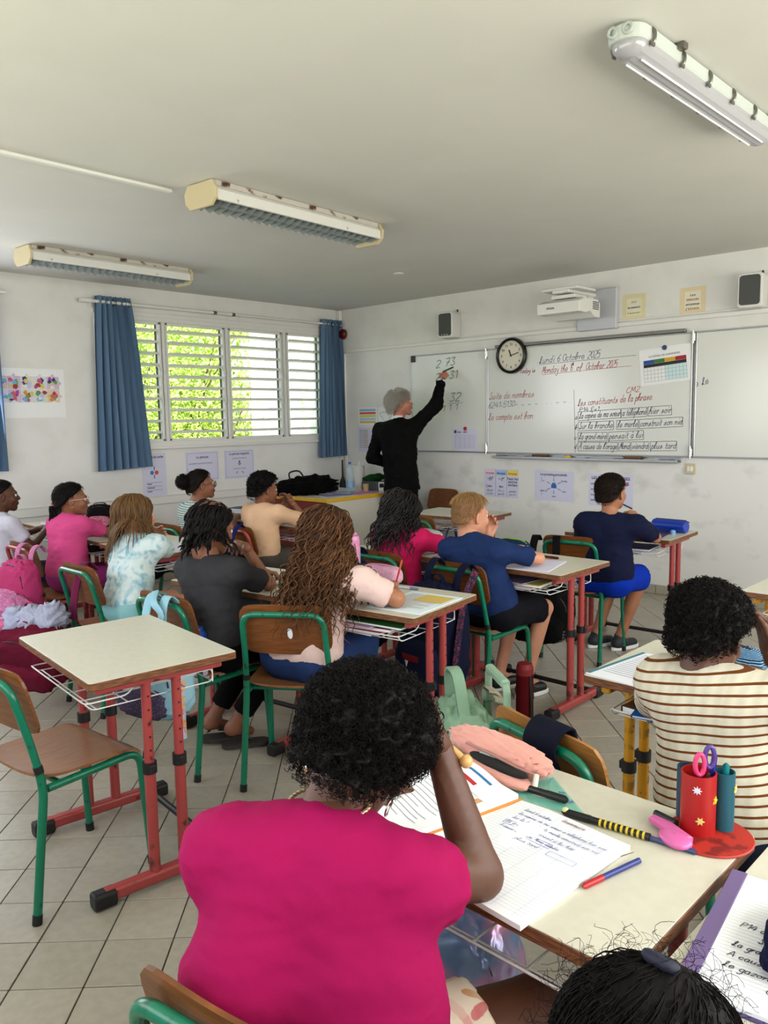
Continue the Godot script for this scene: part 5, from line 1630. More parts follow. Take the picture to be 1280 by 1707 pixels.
# d: hip, neck, head (world points), look (face direction), optional up, sl sr (shoulders), el er (elbows), wl wr (wrists), hl hr (hand directions),
# pl pr (poses), bl br (backs of the hands), kl kr al ar (knees, ankles); s size, f fatness
func person(label: String, d: Dictionary) -> Dictionary:
	var s: float = d.get("s", 1.0)
	var f: float = d.get("f", 0.92)
	var hip0: Vector3 = d.hip
	var base := Vector3(hip0.x, 0, hip0.z)
	var t := thing("person", label, "person", base, 0.0, d.get("group", "pupils"))
	var g := func(key: String, def: Vector3) -> Vector3: return (d[key] - base) if d.has(key) else def
	var hip := hip0 - base
	var neck: Vector3 = d.neck - base
	var head: Vector3 = d.head - base
	var look: Vector3 = d.look
	var flat := Vector3(look.x, 0, look.z).normalized()
	if d.has("face"): flat = d.face
	var rt := flat.cross(Vector3.UP).normalized()
	var u := (neck - hip).normalized()
	var sl: Vector3 = g.call("sl", neck - rt * 0.148 * s - u * 0.055 * s + flat * 0.01)
	var sr: Vector3 = g.call("sr", neck + rt * 0.148 * s - u * 0.055 * s + flat * 0.01)
	var r := (sr - sl).normalized()
	var ua := 0.245 * s
	var fa := 0.215 * s
	var wl: Vector3 = g.call("wl", neck - rt * 0.10 + flat * 0.36 - Vector3(0, neck.y - 0.775, 0))
	var wr: Vector3 = g.call("wr", neck + rt * 0.10 + flat * 0.36 - Vector3(0, neck.y - 0.775, 0))
	var el: Vector3 = g.call("el", ik(sl, wl, ua, fa, -rt - Vector3.UP * 0.9 + flat * 0.1))
	var er: Vector3 = g.call("er", ik(sr, wr, ua, fa, rt - Vector3.UP * 0.9 + flat * 0.1))
	var hl := hip - rt * 0.078 * s
	var hr := hip + rt * 0.078 * s
	var kl: Vector3 = g.call("kl", hl + flat * 0.35 * s - rt * 0.03 - Vector3(0, 0.02, 0))
	var kr: Vector3 = g.call("kr", hr + flat * 0.35 * s + rt * 0.03 - Vector3(0, 0.02, 0))
	var al: Vector3 = g.call("al", Vector3(kl.x, 0.075, kl.z) + flat * 0.02)
	var ar: Vector3 = g.call("ar", Vector3(kr.x, 0.075, kr.z) + flat * 0.02)
	var up: Vector3 = d.get("up", Vector3.UP)
	var hs: float = d.get("hs", 1.0)
	var hd := Transform3D(face(look, up).scaled(Vector3.ONE * hs), head)
	var waist: Vector3 = hip.lerp(neck, 0.42) - flat * float(d.get("slump", 0.0))
	var ct := hip.lerp(neck, 0.78)
	var cell: float = d.get("cell", 0.014)
	var wide: float = d.get("wide", 0.045)
	var torso := func(S: SDF, e: float, hem := 0.0) -> void:
		var q := s * f
		var low := hip + u * hem
		S.cap(low - rt * 0.07 * s, low + rt * 0.07 * s, 0.095 * q + e, 0.095 * q + e, 0.04)
		for x in [-1.0, 1.0]:
			S.cap(low + rt * 0.045 * s * x, waist + rt * wide * s * x, 0.088 * q + e, 0.080 * q + e, 0.05)
			S.cap(waist + r * wide * s * x, ct + r * 0.062 * s * x, 0.080 * q + e, 0.076 * q + e, 0.05)
			var sh: Vector3 = sl if x < 0 else sr
			S.cap(ct + r * 0.05 * s * x, sh, 0.066 * q + e, 0.050 * s + e, 0.05)
			S.cap(neck - u * 0.025 * s, sh - r * 0.03 * s * x, 0.046 * s + e, 0.044 * s + e, 0.04)
	var arm := 0.92 + (f - 1.0) * 0.9
	# the body: one continuous surface
	var S := SDF.new()
	torso.call(S, 0.0, 0.0)
	var nb := hd * Vector3(0, -0.055, 0.022)
	S.cap(neck - u * 0.03, nb, 0.050 * s * hs, 0.044 * hs, 0.03)
	S.cap(sl, el, 0.046 * s * arm, 0.037 * s * arm, 0.02)
	S.cap(el, wl, 0.037 * s * arm, 0.0235 * s, 0.012)
	S.cap(sr, er, 0.046 * s * arm, 0.037 * s * arm, 0.02)
	S.cap(er, wr, 0.037 * s * arm, 0.0235 * s, 0.012)
	for q in [[hl, kl, al], [hr, kr, ar]]:
		S.cap(q[0], q[1], 0.076 * s * f, 0.050 * s * f, 0.03)
		S.cap(q[1], q[2], 0.047 * s * f, 0.031 * s, 0.015)
		S.cap(q[1].lerp(q[2], 0.12) - flat * 0.012, q[1].lerp(q[2], 0.5) - flat * 0.012, 0.042 * s * f, 0.036 * s * f, 0.02)
		S.cap(q[2], q[2] + flat * 0.11 * s - Vector3(0, 0.045, 0), 0.032 * s, 0.022 * s, 0.02)
	var b := B.new()
	b.col = lin(d.skin)
	S.mesh(cell, b)
	put(b, unit_head(d.get("kind", "child")), hd)
	var hsz: float = d.get("hand", 0.84 * s)
	for q in [["l", wl, el, true], ["r", wr, er, false]]:
		var dir: Vector3 = d.get("h" + q[0], (q[1] - q[2]).normalized())
		var bk: Vector3 = d.get("b" + q[0], Vector3.UP)
		var bs := face(dir, bk).scaled(Vector3.ONE * hsz)
		if q[3]: bs = bs * Basis.from_scale(Vector3(-1, 1, 1))
		put(b, unit_hand(d.get("p" + q[0], "curl")), Transform3D(bs, q[1]), q[3])
	if not M.has("skin"):
		M.skin = mat(Color.WHITE, 0.5, 0.0, 0.45)
		M.skin.vertex_color_use_as_albedo = true
	obj("body", b, M.skin, t)
	for x in [-1.0, 1.0]:
		var ey := B.new()
		ey.ball(hd * Vector3(x * 0.031, 0.002, -0.0745), Vector3.ONE * 0.0115 * hs, 12, 8)
		if not M.has("eye_white"):
			M.eye_white = mat(Color(0.85, 0.84, 0.81), 0.2)
			M.eye_dark = mat(Color(0.06, 0.035, 0.02), 0.15)
		var eo := obj("eye", ey, M.eye_white, t)
		var ir := B.new()
		ir.ball(hd * Vector3(x * 0.031, 0.002, -0.0805), Vector3.ONE * 0.0066 * hs, 10, 6)
		obj("iris", ir, M.eye_dark, eo)
	# clothes
	if d.has("shirt"):
		var C := SDF.new()
		var e := 0.0105
		torso.call(C, e, d.get("hem", 0.05))
		var fr: float = d.get("sleeve", 0.62)
		for q in [[sl, el, wl], [sr, er, wr]]:
			if fr <= 1.0:
				var en: Vector3 = q[0].lerp(q[1], fr)
				C.cap(q[0], en, 0.051 * s * arm + e, 0.049 * s * arm + e, 0.03, 1)
			else:
				C.cap(q[0], q[1], 0.052 * s * arm + e, 0.045 * s * arm + e, 0.03)
				C.cap(q[1], q[1].lerp(q[2], fr - 1.0), 0.045 * s * arm + e, 0.034 * s * arm + e, 0.02, 1)
		var cb := B.new()
		C.mesh(cell * 0.92, cb, d.get("fold", 0.010), noise)
		for j in cb.v.size():                       # cloth coordinates: u round the body, v down the back or along the sleeve
			var p := cb.v[j]
			var best := (p - hip).dot(u)
			for q in [[sl, el], [sr, er]]:
				var ad: Vector3 = (q[1] - q[0]).normalized()
				var w: float = (p - q[0]).dot(ad)
				if w > 0.045 and ((p - q[0]) - ad * w).length() < 0.09 * s:
					best = -w
			cb.u[j] = Vector2(p.x, best)
		obj("shirt", cb, d.shirt, t)
	if d.has("legs"):
		var C := SDF.new()
		var e := 0.011
		C.cap(hip - rt * 0.07 * s, hip + rt * 0.07 * s, 0.097 * s * f + e, 0.097 * s * f + e, 0.04)
		var fr: float = d.get("leg", 0.75)
		for q in [[hl, kl, al], [hr, kr, ar]]:
			if fr <= 1.0:
				C.cap(q[0], q[0].lerp(q[1], fr), 0.078 * s * f + e, 0.070 * s * f + e, 0.03, 1)
			else:
				C.cap(q[0], q[1], 0.076 * s * f + e, 0.053 * s * f + e, 0.03)
				C.cap(q[1], q[1].lerp(q[2], fr - 1.0), 0.053 * s * f + e, 0.040 * s + e, 0.02, 1)
		var cb := B.new()
		C.mesh(cell, cb, 0.006, noise)
		obj(d.get("legs_name", "shorts"), cb, d.legs, t)
	if d.has("shoe"):
		for a in [al, ar]:
			var C := SDF.new()
			var fo: Vector3 = d.get("foot", flat)
			var q: Vector3 = Vector3(a.x, 0.0, a.z)
			C.cap(q + Vector3(0, 0.045, 0) - fo * 0.03 * s, q + fo * 0.12 * s + Vector3(0, 0.032, 0), 0.036 * s, 0.028 * s, 0.02)
			C.cap(q + Vector3(0, 0.085, 0), q + Vector3(0, 0.05, 0), 0.037 * s, 0.037 * s, 0.02)
			var cb := B.new()
			C.mesh(0.009, cb)
			for j in cb.v.size(): cb.v[j].y = maxf(cb.v[j].y, 0.012)
			var so := obj("shoe", cb, d.shoe, t)
			cb = B.new()
			var poly := PackedVector2Array()
			for j in 20:
				var an := TAU * j / 20.0
				poly.append(Vector2(cos(an) * 0.036 * s * (1.0 + 0.15 * sin(an)), sin(an) * 0.118 * s))
			cb.prism(poly, 0.022, Basis(fo.cross(Vector3.UP), fo, Vector3.UP), q + fo * 0.045 * s, 0.003)
			obj("sole", cb, d.get("sole", M.white), so)
	return {"t": t, "hd": hd, "neck": neck, "base": base, "sl": sl, "sr": sr, "el": el, "er": er, "wl": wl, "wr": wr, "hip": hip, "u": u, "rt": rt, "flat": flat, "kl": kl, "kr": kr, "al": al, "ar": ar}

func hairline(d: Vector3) -> float:      # > 0 where hair grows; d is a direction from the middle of the skull
	var k := [[-1.0, 0.60], [-0.75, 0.52], [-0.35, 0.22], [-0.10, -0.02], [0.15, -0.16], [0.35, -0.48], [0.6, -0.74], [1.0, -0.80]]
	for j in k.size() - 1:
		if d.z <= k[j + 1][0]:
			return d.y - lerpf(k[j][1], k[j + 1][1], (d.z - k[j][0]) / (k[j + 1][0] - k[j][0]))
	return d.y + 0.8

func nape(d: Vector3) -> float:          # the hair follows the neck below the skull
	return 1.0 + 0.34 * smooth(-0.15, -0.9, d.y) * smooth(-0.1, 0.35, d.z)

const SKULL := Vector3(0.0755, 0.0795, 0.0935)
const SKULL_AT := Vector3(0, 0.028, 0.014)

func hair_mat(c: Color, key: String) -> StandardMaterial3D:
	if not M.has(key):
		M[key] = mat(c, 0.6, 0.0, 0.25)
	return M[key]

# a cap of hair; th(direction) is its thickness in metres (head size); lump: height of the curls
func hair_cap(P: Dictionary, m: Material, th: Callable, lump: float, freq: float, fine := 1.0) -> MeshInstance3D:
	var hd: Transform3D = P.hd
	var b := B.new()
	var f := FastNoiseLite.new()
	f.seed = 3
	f.frequency = freq
	f.fractal_octaves = 2
	b.ball(SKULL_AT, SKULL, int(96 * fine), int(64 * fine), Basis.IDENTITY, 1.0, func(d: Vector3) -> float:
		var w := smooth(-0.10, 0.16, hairline(d))
		var h: float = th.call(d) + lump * f.get_noise_3dv(d * 0.1)
		return lerpf(0.88, (1.05 + h / 0.083) * nape(d), w))
	var c := B.new()
	c.add(b, hd)
	return obj("hair", c, m, P.t)

# fine short hairs lying on the cap, past its edge too
func lay(P: Dictionary, hair: MeshInstance3D, m: Material, n: int, len_: float, th: Callable, lift := 0.35, wire := 0.0006) -> void:
	var hd: Transform3D = P.hd
	var b := B.new()
	b.tube([Vector3.ZERO, Vector3(0, 0.12, -0.5) * len_, Vector3(0, 0.0, -1.0) * len_], [wire, wire * 0.9, wire * 0.3], 3, false, false)
	var mesh := b.mesh()
	var tr := []
	while tr.size() < n:
		var d := Vector3(rng.randfn(), rng.randfn(), rng.randfn()).normalized()
		var hl := hairline(d)
		if hl < rng.randf_range(-0.09, 0.06) or d.y < -0.9: continue
		var w := smooth(-0.10, 0.16, hl)
		var p := SKULL_AT + SKULL * d * lerpf(0.985, (1.05 + th.call(d) / 0.083), w) * nape(d)
		var fl := Vector3(0, -1.0, 0.5) if d.y < 0.75 else Vector3(0.3, -0.1, -0.6 if d.z < 0.2 else 1.0)
		fl = (fl - d * fl.dot(d)).normalized() + d * lift * rng.randf() + Vector3(rng.randfn(), rng.randfn(), rng.randfn()) * 0.18
		tr.append(hd * Transform3D(face(fl.normalized(), d).scaled(Vector3.ONE * rng.randf_range(0.7, 1.2)), p))
	multi("short_hairs", mesh, tr, m, hair)

func coil(turns: float, r: float, len_: float, wire: float, sides := 3) -> ArrayMesh:
	var b := B.new()
	var p := []
	var n := int(turns * 7) + 2
	for j in n:
		var t := float(j) / (n - 1)
		var a := t * turns * TAU
		p.append(Vector3(cos(a) * r * (0.4 + 0.6 * t), t * len_, sin(a) * r * (0.4 + 0.6 * t)))
	b.tube(p, wire, sides, false, false)
	return b.mesh()

# little coils standing on the cap
func frizz(P: Dictionary, hair: MeshInstance3D, m: Material, mesh: Mesh, n: int, th: Callable, tilt := 0.9, s0 := 0.7, s1 := 1.3, low := 0.02) -> void:
	var hd: Transform3D = P.hd
	var tr := []
	while tr.size() < n:
		var d := Vector3(rng.randfn(), rng.randfn(), rng.randfn()).normalized()
		if hairline(d) < low or d.y < -0.86:
			continue
		var q: float = 1.05 + th.call(d) / 0.083
		var p := SKULL_AT + SKULL * d * (q - 0.06 * rng.randf()) * nape(d)
		var ax := (d + Vector3(rng.randf_range(-tilt, tilt), rng.randf_range(-tilt, tilt), rng.randf_range(-tilt, tilt))).normalized()
		var bs := face(ax.cross(Vector3(rng.randfn(), rng.randfn(), rng.randfn())).normalized(), ax).scaled(Vector3.ONE * rng.randf_range(s0, s1))
		tr.append(hd * Transform3D(bs, p))
	multi("curls", mesh, tr, m, hair)

# strands that lie over the skull and then fall; each entry of roots is a direction; o: length, curl radius, turns per metre, thickness ...
func strands(P: Dictionary, parent: Node3D, m: Material, n: int, o: Dictionary) -> MeshInstance3D:
	var hd: Transform3D = P.hd
	var b := B.new()
	var made := 0
	var tries := 0
	while made < n and tries < n * 20:
		tries += 1
		var d := Vector3(rng.randfn(), rng.randfn() + 0.35, rng.randfn()).normalized()
		if hairline(d) < 0.04 or (o.has("keep") and not o.keep.call(d)):
			continue
		made += 1
		var len_: float = o.len * rng.randf_range(0.8, 1.08)
		var lift: float = o.get("lift", 0.012) * rng.randf_range(0.5, 1.3)
		var az := atan2(d.z, d.x)
		var th := acos(clampf(d.y, -1, 1))
		var part: float = o.get("parting", 0.0)
		if th < 0.5: az += rng.randf_range(-0.3, 0.3)
		# hair of the front falls to the side and back, not over the face
		var lim: float = o.get("open", 0.35)
		var fz := Vector3(cos(az), 0, sin(az))
		var azt := az
		if fz.z < -lim:
			azt = atan2(-lim, signf(fz.x) * sqrt(1 - lim * lim))
		var p := []
		var ds: float = o.get("ds", 0.016)
		var cnt := int(len_ / ds)
		var cur := Vector3.ZERO
		var out := Vector3.ZERO
		var ph := rng.randf() * TAU
		var tw: float = o.get("turns", 0.0) * rng.randf_range(0.8, 1.2)
		var cr: float = o.get("curl", 0.0) * rng.randf_range(0.6, 1.3)
		var down := false
		var vel := Vector3.ZERO
		var wob: Vector3 = Vector3(rng.randfn(), 0, rng.randfn()) * float(o.get("spread", 0.08))
		for j in cnt:
			var k := float(j) / cnt
			if not down:
				az = lerp_angle(az, azt, 0.12)
				var dd := Vector3(sin(th) * cos(az), cos(th), sin(th) * sin(az))
				cur = hd * (SKULL_AT + SKULL * dd * (1.05 + lift / 0.083 * minf(1.0, 0.4 + k * 6.0)))
				out = hd.basis * dd
				th += ds / 0.087
				if th > 1.75: down = true
				vel = hd.basis * Vector3(cos(th) * cos(az), -sin(th), cos(th) * sin(az)).normalized()
			else:
				var tgt: Vector3 = (Vector3.DOWN + wob + o.get("pull", Vector3.ZERO)).normalized()
				vel = vel.lerp(tgt, 0.3).normalized()
				cur += vel * ds
				if o.has("clear"): cur = o.clear.call(cur)
			var a: float = ph + tw * TAU * j * ds
			var e1 := vel.cross(Vector3(0.3, 0.2, 0.9)).normalized()
			var e2 := vel.cross(e1)
			var g: float = cr * minf(1.0, k * 4.0)
			p.append(cur + (e1 * cos(a) + e2 * sin(a)) * g)
		if p.size() < 3:
			continue
		var w: float = o.get("wire", 0.0022) * rng.randf_range(0.8, 1.25)
		var rr := []
		for j in p.size():
			var k := float(j) / (p.size() - 1)
			var x := w * (1.0 if k < 0.8 else lerpf(1.0, 0.25, (k - 0.8) / 0.2))
			if o.has("beads"): x *= 0.75 + 0.45 * absf(sin(j * 1.4))
			rr.append(x)
		var v := rng.randf_range(0.75, 1.25)
		b.col = Color(v, v, v)
		if o.has("tint"): b.col = o.tint.call(rng.randf())
		b.tube(p, rr, o.get("sides", 4), false, false)
	var r := obj("strands", b, m, parent)
	r.set_meta("kind", "stuff")
	return r

func glasses(P: Dictionary, c: Color) -> void:
	var hd: Transform3D = P.hd
	var b := B.new()
	for x in [-1.0, 1.0]:
		var rr := []
		for j in 16:
			var a := TAU * j / 16.0
			rr.append(hd * Vector3(x * 0.031 + cos(a) * 0.023, -0.001 + sin(a) * 0.018, -0.107 + absf(x * 0.031 + cos(a) * 0.023) * 0.18))
		b.tube(rr, 0.0017, 6, true)
		b.tube([hd * Vector3(x * 0.054, 0.006, -0.097), hd * Vector3(x * 0.073, 0.007, -0.06), hd * Vector3(x * 0.081, 0.006, 0.012), hd * Vector3(x * 0.079, -0.012, 0.026)], 0.0019, 6)
	b.tube([hd * Vector3(-0.009, 0.002, -0.106), hd * Vector3(0, 0.006, -0.108), hd * Vector3(0.009, 0.002, -0.106)], 0.0017, 6)
	obj("glasses", b, mat(c, 0.3), P.t)
func cloth(c: Color, grain := 0.04) -> StandardMaterial3D:
	var m := mat(c, 0.88, 0.0, 0.25)
	return bump(m, 0.35, grain, Vector3(14, 14, 14))

func stripes(base: Color, ink: Color, pitch: float, duty: float) -> StandardMaterial3D:
	var im := Image.create(32, 128, false, Image.FORMAT_RGB8)
	var r := RandomNumberGenerator.new()
	r.seed = 8
	for y in 128:
		for x in 32:
			var k := float(y) / 128.0
			var c := base.lerp(base.darkened(0.12), r.randf() * (0.5 + 0.5 * sin(x * 0.7)))
			if k < duty: c = ink.lerp(ink.darkened(0.15), r.randf())
			im.set_pixel(x, y, c)
	var m := mat(Color.WHITE, 0.9, 0.0, 0.25)
	m.albedo_texture = ImageTexture.create_from_image(im)
	m.uv1_scale = Vector3(9.0, 1.0 / pitch, 1)
	return m

func build_people() -> void:
	rng.seed = 77
	var dark := Color(0.33, 0.20, 0.145)
	var brown := Color(0.50, 0.32, 0.23)
	var tan_ := Color(0.62, 0.42, 0.31)
	var fair := Color(0.76, 0.54, 0.43)
	var black_hair := hair_mat(Color(0.045, 0.035, 0.032), "hair_black")
	var curl := coil(2.0, 0.0038, 0.011, 0.00075)
	var fuzz := coil(2.2, 0.0034, 0.013, 0.00048)
	# the man at the board
	var P := person("man in a black suit writing on the left whiteboard wing, grey hair", {"hip": Vector3(1.42, 0.93, 0.56), "neck": Vector3(1.33, 1.475, 0.50), "head": Vector3(1.335, 1.655, 0.455), "look": Vector3(0.55, 0.16, -0.82), "face": Vector3(0.15, 0, -0.99),
		"sl": Vector3(1.13, 1.39, 0.53), "sr": Vector3(1.505, 1.42, 0.44), "wr": Vector3(1.655, 1.885, 0.20), "hr": Vector3(0.05, 0.65, -0.7), "br": Vector3(0.8, 0.5, 0.5), "pr": "grip", "wl": Vector3(1.24, 1.0, 0.36), "el": Vector3(1.07, 1.12, 0.60), "hl": Vector3(0.6, -0.2, -0.7),
		"kl": Vector3(1.33, 0.49, 0.55), "kr": Vector3(1.52, 0.49, 0.52), "al": Vector3(1.33, 0.085, 0.60), "ar": Vector3(1.54, 0.085, 0.57), "s": 1.24, "f": 0.72, "hs": 1.13, "kind": "man", "hand": 1.0, "skin": Color(0.70, 0.46, 0.38), "group": "", "shoe": M.black, "sole": M.black, "cell": 0.016})
	suit(P)
	var grey := hair_mat(Color(0.60, 0.58, 0.55), "hair_grey")
	var cap := hair_cap(P, grey, func(d): return 0.014 + 0.010 * maxf(0.0, d.z), 0.004, 60.0, 0.6)
	lay(P, cap, hair_mat(Color(0.72, 0.70, 0.67), "hair_silver"), 2600, 0.035, func(d): return 0.014 + 0.010 * maxf(0.0, d.z), 0.5, 0.0009)
	strands(P, cap, grey, 500, {"len": 0.10, "lift": 0.016, "wire": 0.0011, "sides": 3, "ds": 0.012, "spread": 0.5, "keep": func(d): return d.y > -0.4})
	# striped boy
	P = person("boy seen from behind in a cream shirt with brown stripes", {"hip": Vector3(6.05, 0.52, 4.50), "neck": Vector3(5.985, 0.885, 4.50), "head": Vector3(5.97, 0.968, 4.462), "look": Vector3(0.0, -0.30, -1), "sl": Vector3(5.865, 0.84, 4.495), "sr": Vector3(6.155, 0.85, 4.485), "f": 0.98,
		"er": Vector3(6.20, 0.80, 4.25), "wr": Vector3(6.07, 0.92, 4.32), "hr": Vector3(-0.25, 0.8, -0.1), "br": Vector3(0.6, 0.2, -0.7), "pr": "limp", "wl": Vector3(5.90, 0.775, 4.17), "skin": dark, "shirt": stripes(Color(0.80, 0.78, 0.70), Color(0.43, 0.24, 0.10), 0.0225, 0.24), "sleeve": 0.75, "legs": cloth(Color(0.10, 0.12, 0.18)), "fold": 0.006, "cell": 0.011, "shoe": M.black})
	afro(P, black_hair, func(d): return 0.010 + 0.018 * smooth(-0.1, 0.7, d.y), curl, 3400, 0.010)
	# magenta girl
	P = person("girl in a magenta t-shirt bent over her notebook in the foreground", {"hip": Vector3(5.875, 0.53, 5.69), "neck": Vector3(5.845, 0.895, 5.635), "head": Vector3(5.82, 0.965, 5.535), "look": Vector3(-0.50, -0.62, -0.72), "up": Vector3(0.22, 1.0, -0.25), "face": Vector3(-0.55, 0, -0.83),
		"sl": Vector3(5.725, 0.855, 5.735), "sr": Vector3(5.962, 0.835, 5.585), "er": Vector3(5.985, 0.785, 5.43), "wr": Vector3(5.905, 0.975, 5.43), "hr": Vector3(-0.25, 0.95, 0.05), "br": Vector3(0.6, 0.2, -0.75), "pr": "curl", "el": Vector3(5.62, 0.72, 5.62), "wl": Vector3(5.66, 0.775, 5.38),
		"kr": Vector3(6.05, 0.535, 5.36), "kl": Vector3(5.72, 0.53, 5.38), "f": 1.12, "wide": 0.085, "s": 1.03, "hs": 1.02, "skin": dark, "shirt": cloth(Color(0.585, 0.055, 0.295)), "sleeve": 0.50, "legs": skirt_mat(), "legs_name": "skirt", "leg": 0.62, "fold": 0.008, "cell": 0.010, "slump": 0.05, "shoe": M.white, "hand": 0.88})
	afro(P, hair_mat(Color(0.040, 0.030, 0.028), "hair_black"), func(d): return 0.008 + 0.024 * smooth(-0.6, 0.5, d.y) + 0.010 * smooth(-0.5, 0.3, d.z), fuzz, 7500, 0.016)
	necklace(P)
	# girl in the lower right corner
	P = person("girl with dark curls and a navy hair band, lower right corner", {"hip": Vector3(6.53, 0.525, 5.97), "neck": Vector3(6.475, 0.82, 5.85), "head": Vector3(6.425, 0.90, 5.765), "look": Vector3(0.1, -0.55, -0.83), "skin": brown, "shirt": cloth(Color(0.12, 0.13, 0.2)), "legs": cloth(Color(0.15, 0.17, 0.25)), "cell": 0.014, "wl": Vector3(6.42, 0.60, 5.66), "wr": Vector3(6.60, 0.60, 5.66), "shoe": M.white})
	cap = hair_cap(P, black_hair, func(d): return 0.003, 0.002, 50.0, 1.0)
	strands(P, cap, black_hair, 900, {"len": 0.15, "lift": 0.004, "wire": 0.0007, "sides": 3, "ds": 0.010, "curl": 0.004, "turns": 16.0, "spread": 0.3})
	frizz(P, cap, black_hair, coil(1.5, 0.007, 0.030, 0.00022), 260, func(d): return 0.004, 0.7, 0.7, 1.3)
	band(P)
	# long haired girl in pale pink
	P = person("girl with very long curly brown hair and pale pink t-shirt writing", {"hip": Vector3(4.19, 0.525, 4.27), "neck": Vector3(4.30, 0.905, 4.215), "head": Vector3(4.29, 1.035, 4.19), "look": Vector3(-0.05, -0.35, -1), "face": Vector3(-0.25, 0, -0.97), "sl": Vector3(4.155, 0.845, 4.235), "sr": Vector3(4.445, 0.86, 4.16), "er": Vector3(4.555, 0.785, 4.06), "wr": Vector3(4.38, 0.785, 3.90), "pr": "grip", "hr": Vector3(-0.55, 0.05, -0.6), "wl": Vector3(4.20, 0.775, 3.94),
		"skin": tan_, "shirt": cloth(Color(0.83, 0.72, 0.69)), "sleeve": 0.80, "legs": cloth(Color(0.13, 0.20, 0.36)), "legs_name": "jeans", "leg": 1.5, "cell": 0.012, "shoe": M.white, "f": 1.03})
	var honey := mat(Color(0.44, 0.33, 0.24), 0.55, 0.0, 0.3)
	honey.vertex_color_use_as_albedo = true
	cap = hair_cap(P, hair_mat(Color(0.19, 0.12, 0.075), "hair_brown"), func(d): return 0.020, 0.004, 40.0, 0.7)
	strands(P, cap, honey, 620, {"len": 0.46, "lift": 0.020, "wire": 0.0026, "sides": 4, "ds": 0.012, "curl": 0.0105, "turns": 15.0, "spread": 0.22, "open": 0.15, "pull": Vector3(-0.02, 0, 0.10), "clear": outside(P, 0.095), "tint": func(x): return Color(0.34, 0.27, 0.22).lerp(Color(0.95, 0.76, 0.58), x * x)})
	# girl with braids, grey shirt
	P = person("girl with short dark braids and a grey t-shirt, hand at her chin", {"hip": Vector3(3.80, 0.525, 4.42), "neck": Vector3(3.775, 0.905, 4.42), "head": Vector3(3.755, 1.045, 4.385), "look": Vector3(0.02, -0.28, -1), "face": Vector3(-0.05, 0, -1), "sl": Vector3(3.635, 0.86, 4.44), "sr": Vector3(3.905, 0.87, 4.38), "er": Vector3(3.87, 0.775, 4.17), "wr": Vector3(3.755, 0.94, 4.21), "hr": Vector3(-0.75, 0.1, -0.25), "br": Vector3(0.2, 1, -0.3), "pr": "limp", "wl": Vector3(3.66, 0.775, 4.10), "skin": brown,
		"shirt": cloth(Color(0.19, 0.19, 0.20)), "sleeve": 0.72, "legs": cloth(Color(0.02, 0.02, 0.022)), "legs_name": "leggings", "leg": 1.8, "cell": 0.012, "kr": Vector3(3.90, 0.49, 4.10), "kl": Vector3(3.72, 0.49, 4.10), "ar": Vector3(3.72, 0.09, 4.30), "al": Vector3(3.60, 0.10, 4.34), "foot": Vector3(0.55, 0, -0.84)})
	cap = hair_cap(P, black_hair, func(d): return 0.008, 0.002, 60.0, 0.7)
	strands(P, cap, black_hair, 150, {"len": 0.16, "lift": 0.010, "wire": 0.0056, "sides": 6, "ds": 0.0055, "spread": 0.38, "curl": 0.004, "turns": 16.0, "beads": 1, "open": 0.0, "pull": Vector3(-0.05, 0, 0.12), "clear": outside(P, 0.085)})
	scalp_lines(P, brown)
	for a in [P.al, P.ar]:
		var b := B.new()
		b.prism(rpoly(0.075, 0.22, 0.035), 0.018, Basis(Vector3(0.84, 0, 0.55), Vector3(0.55, 0, -0.84), Vector3.UP), a + Vector3(0.035, -0.085, -0.05))
		var so := obj("sandal", b, mat(Color(0.17, 0.15, 0.14), 0.7), P.t)
		b = B.new()
		b.tube(spline([a + Vector3(-0.04, -0.06, -0.02), a + Vector3(0.01, -0.02, -0.03), a + Vector3(0.06, -0.06, -0.07)]), 0.006, 6)
		obj("strap", b, M.black, so)
	# tie dye girl
	var dye := mat(Color.WHITE, 0.9)
	tri_tex(dye, ntex(0.022, Color(0.80, 0.86, 0.86), Color(0.50, 0.68, 0.74), 256, FastNoiseLite.TYPE_SIMPLEX_SMOOTH, 2, 0.55, 0.75, 61), Vector3(3, 3, 3))
	P = person("blond girl in a pale blue tie dye shirt resting on crossed arms", {"hip": Vector3(2.84, 0.525, 4.31), "neck": Vector3(2.765, 0.885, 4.22), "head": Vector3(2.72, 1.005, 4.17), "look": Vector3(0.30, 0.0, -1), "face": Vector3(0.05, 0, -1), "sl": Vector3(2.62, 0.83, 4.22), "sr": Vector3(2.90, 0.855, 4.16), "er": Vector3(2.72, 0.79, 3.99), "wr": Vector3(2.53, 0.80, 3.98), "hr": Vector3(-0.9, 0, -0.3), "el": Vector3(2.50, 0.78, 4.05), "wl": Vector3(2.60, 0.87, 3.98), "hl": Vector3(0.75, 0.25, 0.05), "bl": Vector3(0, 0.5, -1), "pl": "flat", "skin": fair,
		"shirt": dye, "sleeve": 0.85, "legs": cloth(Color(0.52, 0.72, 0.73)), "leg": 0.55, "cell": 0.014, "kr": Vector3(2.86, 0.505, 3.96), "kl": Vector3(2.70, 0.505, 3.96), "shoe": M.white})
	var blond := mat(Color(0.42, 0.31, 0.19), 0.5, 0.0, 0.4)
	blond.vertex_color_use_as_albedo = true
	cap = hair_cap(P, hair_mat(Color(0.36, 0.26, 0.15), "hair_blond"), func(d): return 0.014, 0.002, 30.0, 0.6)
	strands(P, cap, blond, 420, {"len": 0.33, "lift": 0.016, "wire": 0.0027, "sides": 4, "ds": 0.014, "curl": 0.004, "turns": 6.0, "spread": 0.07, "open": 0.25, "pull": Vector3(-0.02, 0, 0.12), "clear": outside(P, 0.085), "tint": func(x): return Color(0.55, 0.5, 0.45).lerp(Color(1.25, 1.1, 0.95), x)})
